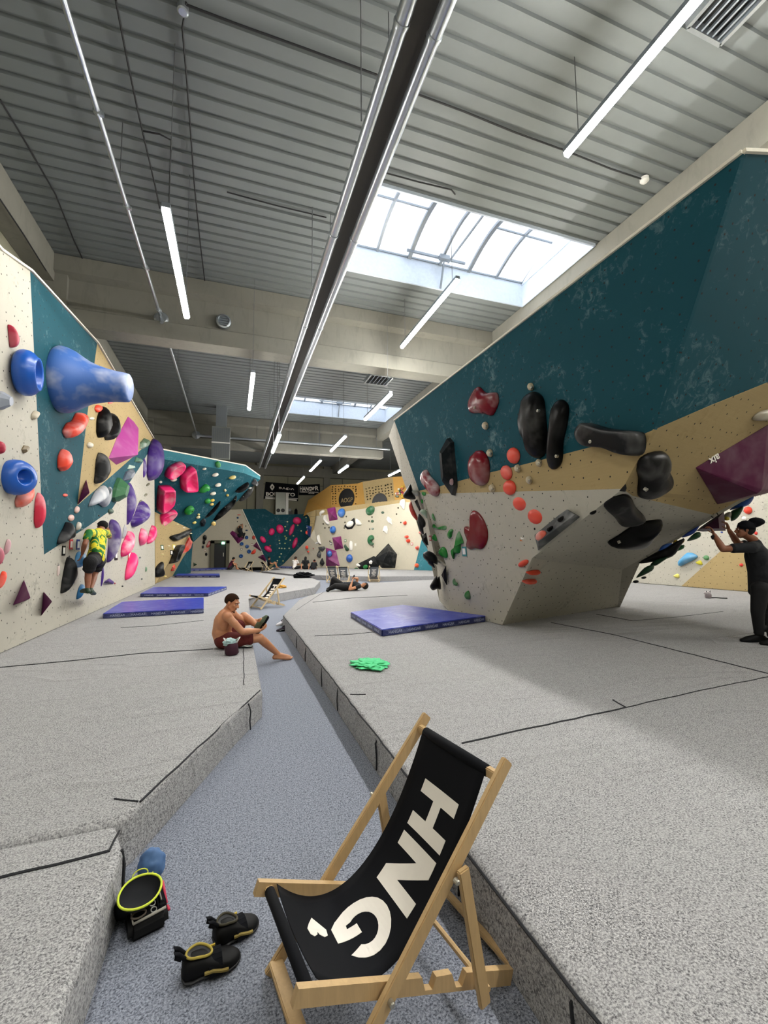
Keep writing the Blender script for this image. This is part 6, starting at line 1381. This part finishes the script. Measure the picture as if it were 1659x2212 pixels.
def hair(root, c, f, u, mat, sc=1., front=.035, low=-.02, thick=1.09, name='hair', extra=None, vox=.009):
    """hair as a shell over the skull, cut at the hairline"""
    f = V(f).normalized(); u = V(u); u = (u-f*u.dot(f)).normalized(); s = u.cross(f); A = ax3(s, f, u)
    bm = bmesh.new(); sphere(bm, c+f*(-.014*sc)+u*.031*sc, (.074*sc*thick, .094*sc*thick, .088*sc*thick), A, 5)
    dl = []
    for v in bm.verts:
        d = v.co-c; y, z = d.dot(f)/sc, d.dot(u)/sc
        if z < (low if y < .0 else low+(y/.06)*(front-low)+.012) or (y > .045 and z < front+.01): dl.append(v)
    bmesh.ops.delete(bm, geom=dl, context='VERTS')
    r = bmesh.ops.solidify(bm, geom=list(bm.faces), thickness=.008*sc)
    if extra: extra(bm, lambda a, b, d: c+s*a*sc+f*b*sc+u*d*sc)
    return fin(bm, name, mat, root, True)
def figure(name_lbl, J, skin, vox=.01, sc=1., male=True, feet=True, hands=None, torso=True, sm=2):
    """one continuous body through the joints J"""
    bm = bmesh.new(); j = {k: V(v) for k, v in J.items()}
    s = (j['shR']-j['shL']).normalized(); u = (j['neck']-j['pel']).normalized(); f = u.cross(s)
    if 'fwd' in J: 
        f = V(J['fwd']).normalized()
    s = f.cross(u).normalized(); f = u.cross(s).normalized(); A = ax3(s, f, u)
    ch = j['chest']; w = j.get('waist', (j['pel']+ch)/2)
    sphere(bm, ch, (.165*sc, .112*sc, .175*sc), A); sphere(bm, ch+(j['neck']-ch)*.45, (.155*sc, .085*sc, .085*sc), A)
    cap(bm, ch, w, .135*sc, .122*sc); cap(bm, w, j['pel'], .125*sc, .135*sc); sphere(bm, w, (.142*sc, .105*sc, .12*sc), A)
    sphere(bm, j['pel'], (.165*sc, .125*sc, .13*sc), A)
    cap(bm, j['neck'], ch+(j['neck']-ch)*.4, .058*sc, .095*sc); cap(bm, j['neck'], j['head']-(V(J['up']).normalized()*.05*sc), .056*sc, .056*sc)
    for q in 'LR':
        sh, el, wr = j['sh'+q], j['el'+q], j['wr'+q]
        cap(bm, ch+(j['neck']-ch)*.55, sh, .075*sc, .062*sc); sphere(bm, sh, .066*sc); cap(bm, sh, el, .056*sc, .043*sc); m = sh.lerp(el, .45); sphere(bm, m, .055*sc, None, 2)
        cap(bm, el, el.lerp(wr, .3), .043*sc, .046*sc); cap(bm, el.lerp(wr, .3), wr, .046*sc, .028*sc)
        cap(bm, ch+(sh-ch)*.4, w+(sh-ch)*.25, .07*sc, .06*sc)
        hp, kn, an = j['hip'+q], j['kn'+q], j['an'+q]
        cap(bm, j['pel'], hp, .11*sc, .098*sc); cap(bm, hp, kn, .094*sc, .060*sc); sphere(bm, kn, .062*sc); cap(bm, kn, kn.lerp(an, .32), .058*sc, .060*sc); cap(bm, kn.lerp(an, .32), an, .060*sc, .036*sc)
        if feet: foot(bm, an, j['to'+q], sc, up=J.get('footup'+q))
        hd = (hands or {}).get(q)
        if hd is None: hd = ((wr-el), f, s)
        hand(bm, wr, hd[0], hd[1], hd[2], sc, *(hd[3:] if len(hd) > 3 else ()))
    head(bm, j['head'], J['face'], J['up'], sc)
    root = fuse(bm, 'person', skin, None, vox, sm)
    tag(root, name_lbl, 'person')
    return root, j, A
def garment(root, name, segs, mat, vox=.012, blobs=(), sm=3):
    bm = bmesh.new()
    for sg in segs: cap(bm, sg[0], sg[1], sg[2], sg[3], flat=len(sg) > 4)
    for b in blobs: sphere(bm, b[0], b[1], b[2] if len(b) > 2 else None)
    return fuse(bm, name, mat, root, vox, sm)
def shorts(root, j, A, mat, k=.75, sc=1., vox=.012, name='shorts', r=1.0, top=.10):
    segs = []; u = A.col[2]
    for q in 'LR':
        hp, kn = j['hip'+q], j['kn'+q]; e = hp.lerp(kn, k); segs += [(j['pel'], hp, .125*sc, .112*sc), (hp, e, .112*sc*r, .092*sc*r), (e, e+(kn-hp).normalized()*.03, .096*sc*r, .1*sc*r, 1)]
    return garment(root, name, segs+[(j['pel'], j['pel']+u*top*sc, .142*sc, .132*sc, 1)], mat, vox, [(j['pel'], (.178*sc, .138*sc, .13*sc), A)])
def trousers(root, j, A, mat, sc=1., vox=.012, name='trousers', r=1.):
    segs = []; u = A.col[2]
    for q in 'LR':
        hp, kn, an = j['hip'+q], j['kn'+q], j['an'+q]; e = kn.lerp(an, .86)
        segs += [(j['pel'], hp, .125*sc, .112*sc), (hp, kn, .110*sc*r, .082*sc*r), (kn, e, .082*sc*r, .058*sc*r), (e, e+(an-kn).normalized()*.03, .058*sc*r, .062*sc*r, 1)]
    return garment(root, name, segs+[(j['pel'], j['pel']+u*.1*sc, .142*sc, .132*sc, 1)], mat, vox, [(j['pel'], (.178*sc, .138*sc, .13*sc), A)])
def tshirt(root, j, A, mat, sc=1., vox=.012, sleeve=.55, hem=.02, name='t_shirt'):
    u = A.col[2]; ch = j['chest']; w = j.get('waist', (j['pel']+ch)/2); segs = []
    for q in 'LR':
        sh, el = j['sh'+q], j['el'+q]; e = sh.lerp(el, sleeve)
        segs += [(ch+(j['neck']-ch)*.55, sh, .085*sc, .073*sc), (ch+(sh-ch)*.4, w+(sh-ch)*.25, .08*sc, .07*sc)]
        if sleeve: segs += [(sh, e, .073*sc, .064*sc), (e, e+(el-sh).normalized()*.02, .066*sc, .068*sc, 1)]
    hb = j['pel']-u*hem
    return garment(root, name, segs+[(ch, w, .148*sc, .140*sc), (w, hb, .142*sc, .155*sc), (hb, hb-u*.03, .158*sc, .160*sc, 1), (ch, ch+(j['neck']-ch)*.72, .13*sc, .085*sc)], mat, vox,
                   [(ch, (.178*sc, .124*sc, .185*sc), A), (w, (.156*sc, .118*sc, .13*sc), A), (hb, (.172*sc, .135*sc, .06*sc), A), (ch+(j['neck']-ch)*.45, (.165*sc, .095*sc, .09*sc), A)])
def shoes(root, j, J, mat, sc=1., vox=.01, which='LR'):
    for q in which:
        an, toe = j['an'+q], j['to'+q]; up = V(J.get('footup'+q, (0, 0, 1))); f = toe-an; f = (f-up*f.dot(up)).normalized(); s = up.cross(f)
        hl = an-f*.05*sc-up*.045*sc; ball = toe-f*.05*sc+up*.004
        bm = bmesh.new(); cap(bm, an-up*.01, hl, .044*sc, .042*sc)
        for o in (-.02, .02): cap(bm, hl, ball+s*o*sc, .038*sc, .034*sc); cap(bm, ball+s*o*sc, toe+s*o*.5*sc, .034*sc, .026*sc)
        cap(bm, an-up*.02, ball+up*.015, .042*sc, .034*sc); fuse(bm, 'shoe', mat, root, vox)
# ---- shirtless man pulling on a shoe, sitting on the mat edge
y = onY
J = dict(pel=y(485, 1381, 6.33)+V((0, 0, .0)), waist=y(478, 1366, 6.33), chest=y(484, 1342, 6.32), neck=y(491, 1318, 6.32), head=y(501, 1302, 6.30), face=V((.86, -.38, -.36)), up=V((.36, -.1, .92)),
         shR=y(492, 1332, 6.14), elR=y(524, 1365, 6.08), wrR=y(560, 1362, 6.20), shL=y(502, 1326, 6.50), elL=y(531, 1345, 6.52), wrL=y(557, 1341, 6.42),
         hipR=y(493, 1384, 6.24), knR=y(561, 1378, 6.26), anR=y(600, 1412, 6.38), toR=onZ(632, 1421, .02), hipL=y(494, 1382, 6.42), knL=y(527, 1331, 6.56), anL=y(557, 1352, 6.36), toL=y(572, 1336, 6.30), footupL=V((.55, 0, .75)), fwd=V((.95, -.1, .2)))
J['footupL'] = V((-.6, -.25, .72))
dR = J['wrR']-J['elR']; dL = J['wrL']-J['elL']
root, j, A = figure('shirtless man in dark red shorts sitting on the mat edge, pulling on a shoe', J, SK, .0075, .97, hands={'R': (dR.normalized()+V((.0, .25, .18)), V((-.1, .5, .8)), V((0, .2, 1)), .75), 'L': (dL.normalized()+V((.1, 0, .0)), V((.2, -.6, -.5)), V((0, -.4, .9)), .7)}, sm=2)
hairm = plain('dark_brown_hair', '2f1f15', .95, 0, .4, 120, .1)
hair(root, j['head'], J['face'], J['up'], hairm, .97, .060, -.022, 1.005)
face_parts(root, j['head'], J['face'], J['up'], .97)
f_ = V(J['face']).normalized(); u_ = (V(J['up'])-f_*V(J['up']).dot(f_)).normalized(); s_ = u_.cross(f_); hc = j['head']
bm = bmesh.new()                                   # short beard along the jaw
tube(bm, [hc+s_*a+f_*b-u_*c for a, b, c in ((-.03, .062, .094), (-.016, .078, .104), (0, .082, .108), (.016, .078, .104), (.03, .062, .094))], .009, 8)
tube(bm, [hc+s_*a+f_*b-u_*.052 for a, b in ((-.026, .082), (0, .096), (.026, .082))], .005, 6)
fin(bm, 'beard', plain('short_beard', '6a4630', .9, 0, .4, 120), root, True)
shorts(root, j, A, cloth('dark_red_shorts', '5f1a16'), .62, .97, .01, r=1.04, top=.07)
bm = bmesh.new(); a, b = j['anL'], j['toL']        # the shoe he is pulling on
up_ = J['footupL'].normalized(); f2 = (b-a).normalized(); sd = up_.cross(f2).normalized(); hl = a-f2*.06-up_*.03; bl = b-f2*.04
for o in (-.02, .02): cap(bm, hl, bl+sd*o, .040, .036); cap(bm, bl+sd*o, b+f2*.03, .036, .028)
cap(bm, a, hl, .044, .042); cap(bm, a+f2*.03, bl, .044, .036); fuse(bm, 'shoe', plain('shoe_upper_grey_green', '5d6a55', .8, 0, .3, 40), root, .008)
bm = bmesh.new(); nn = (CAM-a).normalized(); 
for o in (-.02, .02): cap(bm, hl-up_*.022, bl+sd*o-up_*.02, .038, .036); cap(bm, bl+sd*o-up_*.02, b+f2*.035-up_*.015, .036, .030)
fuse(bm, 'shoe_sole', M['black_rubber'], root, .008)
# ---- standing person reaching under the boulder
D0 = 5.93; a_ = lambda x, yy, d=0: atD(1480+x/6.508, 1080+yy/6.508, D0+d)
fw_ = (-RT+FW*.45); fw_.z = 0
J = dict(pel=a_(1075, 1210, .02), waist=a_(1060, 1020), chest=a_(1020, 790), neck=a_(960, 560), head=a_(835, 430, -.02), face=V(fw_)+V((0, 0, .12)), up=V((.18, .05, 1)), fwd=fw_,
         shL=a_(930, 665, -.17), elL=a_(530, 690, -.15), wrL=a_(410, 490, -.02), shR=a_(985, 660, .20), elR=a_(740, 610, .22), wrR=a_(620, 430, .12),
         hipL=a_(1060, 1250, -.08), knL=a_(1020, 1560, -.08), anL=a_(1040, 1925, -.06), toL=a_(800, 1975, -.02), hipR=a_(1110, 1250, .1), knR=a_(1180, 1580, .12), anR=a_(1230, 1960, -.25), toR=a_(1080, 2055, -.22))
J['toL'].z = .27; J['anL'].z = max(J['anL'].z, .345); J['toR'].z = .27; J['anR'].z = .35
root, j, A = figure('person in black t-shirt, trousers and cap, arms raised to the holds under the boulder', J, SKD, .009, .97, feet=False, hands={'L': (V(fw_)*.3+V((0, 0, 1)), V(fw_), FW, .7), 'R': (V(fw_)*.2+V((0, 0, 1)), V(fw_)-FW*.2, FW, .6)})
blk = cloth('black_jersey', '0d1016'); hair(root, j['head'], J['face'], J['up'], plain('black_hair', '0b0a0a', .9, 0, .3, 90), .97, .05, -.075, 1.10)
face_parts(root, j['head'], J['face'], J['up'], .97, '0f0c0b', '6f3f36')
tshirt(root, j, A, blk, 1., .012, .62, .06); trousers(root, j, A, cloth('black_trousers', '0c0d10'), .97, .012); shoes(root, j, J, M['black_rubber'], .98)
ff = V(J['face']).normalized(); hd = j['head']; bm = bmesh.new()
lathe(bm, hd-ff*.02+V((0, 0, .035)), V((.1, 0, 1)), [(.098, -.02), (.1, .02), (.088, .065), (.05, .095), (.002, .105)], 20)
fin(bm, 'cap_crown', M['canvas'], root, True)
bm = bmesh.new(); sphere(bm, hd-ff*.14+V((0, 0, .135)), (.075, .09, .055), ax3(V((0, 0, 1)).cross(ff).normalized(), -ff, V((0, 0, 1)))); cap(bm, hd-ff*.06+V((0, 0, .08)), hd-ff*.15+V((0, 0, .115)), .06, .05); fuse(bm, 'cap_peak', M['canvas'], root, .01)
bm = bmesh.new(); wv = j['wrL']; lathe(bm, wv-V((0, 0, .03)), (j['wrL']-j['elL']), [(.036, -.022), (.04, -.015), (.04, .015), (.036, .022)], 16); fin(bm, 'wristwatch', M['black'], root, True)
# ---- climber on the left wall
xw = lambda x, yy, X=-2.42: onX(110+x/6.9125, 1100+yy/6.9125, X)
J = dict(pel=xw(665, 740), waist=xw(690, 610), chest=xw(710, 450, -2.46), neck=xw(735, 300, -2.52), head=xw(765, 262, -2.58), face=V((-1, .25, -.25)), up=V((-.25, .15, 1)), fwd=V((-1, .15, 0)),
         shL=xw(570, 350, -2.46), elL=xw(505, 520, -2.48), wrL=xw(470, 660, -2.56), shR=xw(830, 350, -2.48), elR=xw(880, 420, -2.6), wrR=xw(875, 330, -2.68),
         hipL=xw(590, 790, -2.42), knL=xw(560, 960, -2.46), anL=xw(545, 1190, -2.44), toL=xw(465, 1225, -2.6), hipR=xw(720, 780, -2.46), knR=xw(655, 960, -2.52), anR=xw(595, 1190, -2.50), toR=xw(640, 1260, -2.62))
root, j, A = figure('climber in a yellow and green shirt and black shorts on the left wall', J, SKD, .011, .95, hands={'L': (V((-.3, 0, -1)), V((-1, 0, 0)), V((0, 1, 0)), .3), 'R': (V((-.6, .2, .8)), V((-.5, .6, -.3)), V((0, -1, 0)), .6)}, feet=False)
m, nt, b = newmat('yellow_green_jersey'); v = coords(nt, 'Object', (1, 3.2, 2.0), (.6, 0, 0)); f = noise(nt, v, 2.1, 3, .5, 1.4)
L(nt, ramp(nt, f, [(.40, hx('1d6b2f')), (.46, hx('2f7f2c')), (.49, hx('d9c51d')), (.60, hx('e0d32a')), (.64, hx('2a7a30'))]), b.inputs['Base Color']); b.inputs['Roughness'].default_value = .8
tshirt(root, j, A, m, .97, .012, .5, -.03); shorts(root, j, A, cloth('black_shorts', '0c0c0f'), .55, .97, .012, r=1.1)
hair(root, j['head'], J['face'], J['up'], plain('black_hair_2', '0c0a0a', .9), .95, .04, -.09, 1.1); face_parts(root, j['head'], J['face'], J['up'], .95, '0f0c0b')
shoes(root, j, J, plain('green_black_shoe', '17321c', .6, 0, .5, 20), .95)
# ---- person lying on the right mat with a phone
zg = .25; z0 = lambda x, yy, z: onZ(700+x/12.76, 1210+yy/12.76, z)
yl = 13.55; q = lambda x, z, dy=0: V((x, yl+dy, z))
hx0 = onY(786, 1269, yl).x; X_ = lambda px_: onY(px_, 1270, yl).x
J = dict(pel=q(X_(747), .37), chest=q(X_(767), .39), neck=q(X_(778), .39), head=q(X_(787), .38), face=V((-.25, -.3, 1)), up=V((1, 0, .2)), fwd=V((0, 0, 1)),
         shL=q(X_(772), .38, .19), shR=q(X_(772), .38, -.19), elR=q(X_(750), .31, -.3), wrR=q(X_(757), .53, -.2), elL=q(X_(776), .60, .2), wrL=q(X_(767), .63, .05),
         hipL=q(X_(744), .36, .1), hipR=q(X_(744), .36, -.1), knL=q(X_(724), .60, .2), anL=q(X_(722), .32, .5), toL=q(X_(716), .28, .62), knR=q(X_(722), .42, -.15), anR=q(X_(707), .31, -.1), toR=q(X_(703), .30, -.28))
root, j, A = figure('person in black lying on the right padded mat, holding a phone up', J, SK, .013, .95, feet=False, hands={'L': (V((-1, -.3, .2)), V((0, -.4, -1)), V((0, 0, 1)), .5), 'R': (V((.4, .3, 1)), V((1, .3, 0)), V((0, 1, 0)), .5)})
hair(root, j['head'], J['face'], J['up'], plain('black_hair_3', '0c0a0a', .9), .97, .03, -.075, 1.16); face_parts(root, j['head'], J['face'], J['up'], .95, '0f0c0b')
tshirt(root, j, A, blk, .98, .014, .3, .02); trousers(root, j, A, cloth('black_joggers', '0c0b0c'), .97, .014, r=1.1); shoes(root, j, J, M['black_rubber'], .95)
c = (j['wrL']+j['wrR'])/2+V((0.02, 0, .12)); bm = bmesh.new(); box(bm, c, (.012, .15, .075), Matrix.Rotation(.4, 3, 'Y')); bmesh.ops.bevel(bm, geom=list(bm.edges), offset=.004, segments=2, affect='EDGES')
tag(fin(bm, 'phone', M['black']), 'dark phone held up by the lying person', 'phone')
# ---- small seated figures at the far end
def seated(label, pxy, Y, hd, skin, top, bottom, hairm_, kind='cross', lean=.1, sc=.95, longhair=False, sleeve=.5, top_name='t_shirt', headturn=0, slv=True):
    b = onY(*pxy, Y); b.z = .25; f = V((math.sin(hd), math.cos(hd), 0)); s = V((f.y, -f.x, 0)); U = V((0, 0, 1)); P = lambda a, c, z: b+s*a*sc+f*c*sc+U*z*sc
    fh = V((math.sin(hd+headturn), math.cos(hd+headturn), -.3))
    J = dict(pel=P(0, 0, .12), chest=P(0, lean, .44), neck=P(0, lean*1.5, .63), head=P(0, lean*2+.03, .76), face=fh, up=U+f*.25, fwd=f, shL=P(-.18, lean*1.4, .58), shR=P(.18, lean*1.4, .58), hipL=P(-.09, .02, .11), hipR=P(.09, .02, .11))
    if kind == 'cross': J.update(knL=P(-.34, .28, .16), knR=P(.34, .28, .16), anL=P(.08, .30, .09), anR=P(-.08, .36, .09), toL=P(.22, .38, .05), toR=P(-.22, .42, .05), elL=P(-.26, lean+.14, .32), elR=P(.26, lean+.14, .32), wrL=P(-.12, .38, .32), wrR=P(.12, .38, .32))
    if kind == 'knees': J.update(knL=P(-.12, .38, .42), knR=P(.12, .36, .44), anL=P(-.12, .52, .10), anR=P(.12, .50, .10), toL=P(-.14, .68, .03), toR=P(.14, .66, .03), elL=P(-.26, lean+.14, .34), elR=P(.26, lean+.14, .34), wrL=P(-.10, .42, .38), wrR=P(.10, .42, .38))
    if kind == 'back': J.update(knL=P(-.34, .28, .16), knR=P(.34, .28, .16), anL=P(.08, .30, .09), anR=P(-.08, .36, .09), toL=P(.22, .38, .05), toR=P(-.22, .42, .05), elL=P(-.28, -.1, .30), elR=P(.28, -.1, .30), wrL=P(-.26, -.2, .07), wrR=P(.26, -.2, .07))
    root, j, A = figure(label, J, skin, .015, sc, feet=True)
    ex = None
    if longhair: ex = lambda bm, Q: (cap(bm, Q(0, -.07, .02), Q(0, -.11, -.28), .075*sc, .05*sc), sphere(bm, Q(0, -.06, -.05), (.09, .06, .12)))
    hair(root, j['head'], J['face'], J['up'], hairm_, sc, .04, -.08, 1.12, extra=ex)
    face_parts(root, j['head'], J['face'], J['up'], sc)
    tshirt(root, j, A, top, sc, .016, sleeve, -.02, top_name); (trousers if bottom[0] == 't' else shorts)(root, j, A, bottom[1], **({'sc': sc, 'vox': .016}))
    return root, j
brn = plain('brown_hair', '2e1d14', .9); bkh = plain('black_hair_4', '0b0a0a', .9)
r_, j_ = seated('person in a maroon sleeveless top sitting left of the far deckchairs', (496, 1228), 31.3, 1.35, SK, cloth('maroon_top', '5a1733'), ('s', cloth('dark_shorts', '1c1a22')), bkh, 'knees', .12, sleeve=0, top_name='vest')
c = j_['wrL'].lerp(j_['wrR'], .5)+V((.12, 0, .04)); bm = bmesh.new(); box(bm, c, (.012, .15, .075)); bmesh.ops.bevel(bm, geom=list(bm.edges), offset=.004, segments=1, affect='EDGES'); tag(fin(bm, 'phone', M['white_paint']), 'pale phone in the hands of the person in maroon', 'phone')
seated('person in black shirt and khaki shorts leaning back beside the reversed deckchair', (583, 1228), 32.6, 1.75, SK, blk, ('s', cloth('khaki_shorts', '7d7555')), bkh, 'knees', -.05)
seated('person in a white shirt sitting with their back turned on the far mat', (636, 1228), 29.9, .75, SK, cloth('white_shirt', 'e6e1dc'), ('t', cloth('black_leggings', '0e0e12')), brn, 'cross', .06, headturn=.3)
seated('person with long black hair, in black, sitting propped on both hands on the far mat', (660, 1228), 29.4, .35, SK, blk, ('t', cloth('black_leggings_2', '0e0e12')), bkh, 'back', -.02, longhair=True)
seated('shorter dark figure crouched beside the long haired person on the far mat', (676, 1228), 28.6, .5, SKD, blk, ('t', cloth('black_leggings_3', '0e0e12')), bkh, 'knees', .2, .74, sleeve=.95)
# ---- climber on the far end wall
yf = lambda x, yy, Y=34.25: onY(410+x/6.144, 1090+yy/6.144, Y)
J = dict(pel=yf(690, 402), chest=yf(668, 345, 34.3), neck=yf(664, 320, 34.32), head=yf(662, 305, 34.33), face=V((.1, 1, .3)), up=V((0, -.3, 1)), fwd=V((.1, 1, 0)), shL=yf(645, 330), shR=yf(685, 328), elL=yf(650, 290, 34.3), wrL=yf(675, 275, 34.45), elR=yf(702, 300, 34.3), wrR=yf(700, 268, 34.45),
         hipL=yf(672, 410), hipR=yf(705, 405), knL=yf(645, 405, 34.3), anL=yf(655, 432, 34.4), toL=yf(655, 440, 34.5), knR=yf(725, 385, 34.3), anR=yf(712, 430, 34.4), toR=yf(715, 438, 34.5))
root, j, A = figure('small climber in black on the far end wall above the magenta volume', J, SK, .015, .95, feet=False)
hair(root, j['head'], J['face'], J['up'], bkh, .95, .04, -.09, 1.12); face_parts(root, j['head'], J['face'], J['up'], .95)
tshirt(root, j, A, blk, .96, .016, .3, -.07, 'top'); trousers(root, j, A, cloth('black_leggings_4', '0e0e12'), .95, .016); shoes(root, j, J, M['black_rubber'], .95)
vs = SC.view_settings; vs.view_transform = 'Standard'; vs.look = 'None'; vs.gamma = 1.0; vs.use_curve_mapping = False; vs.exposure = 0.7
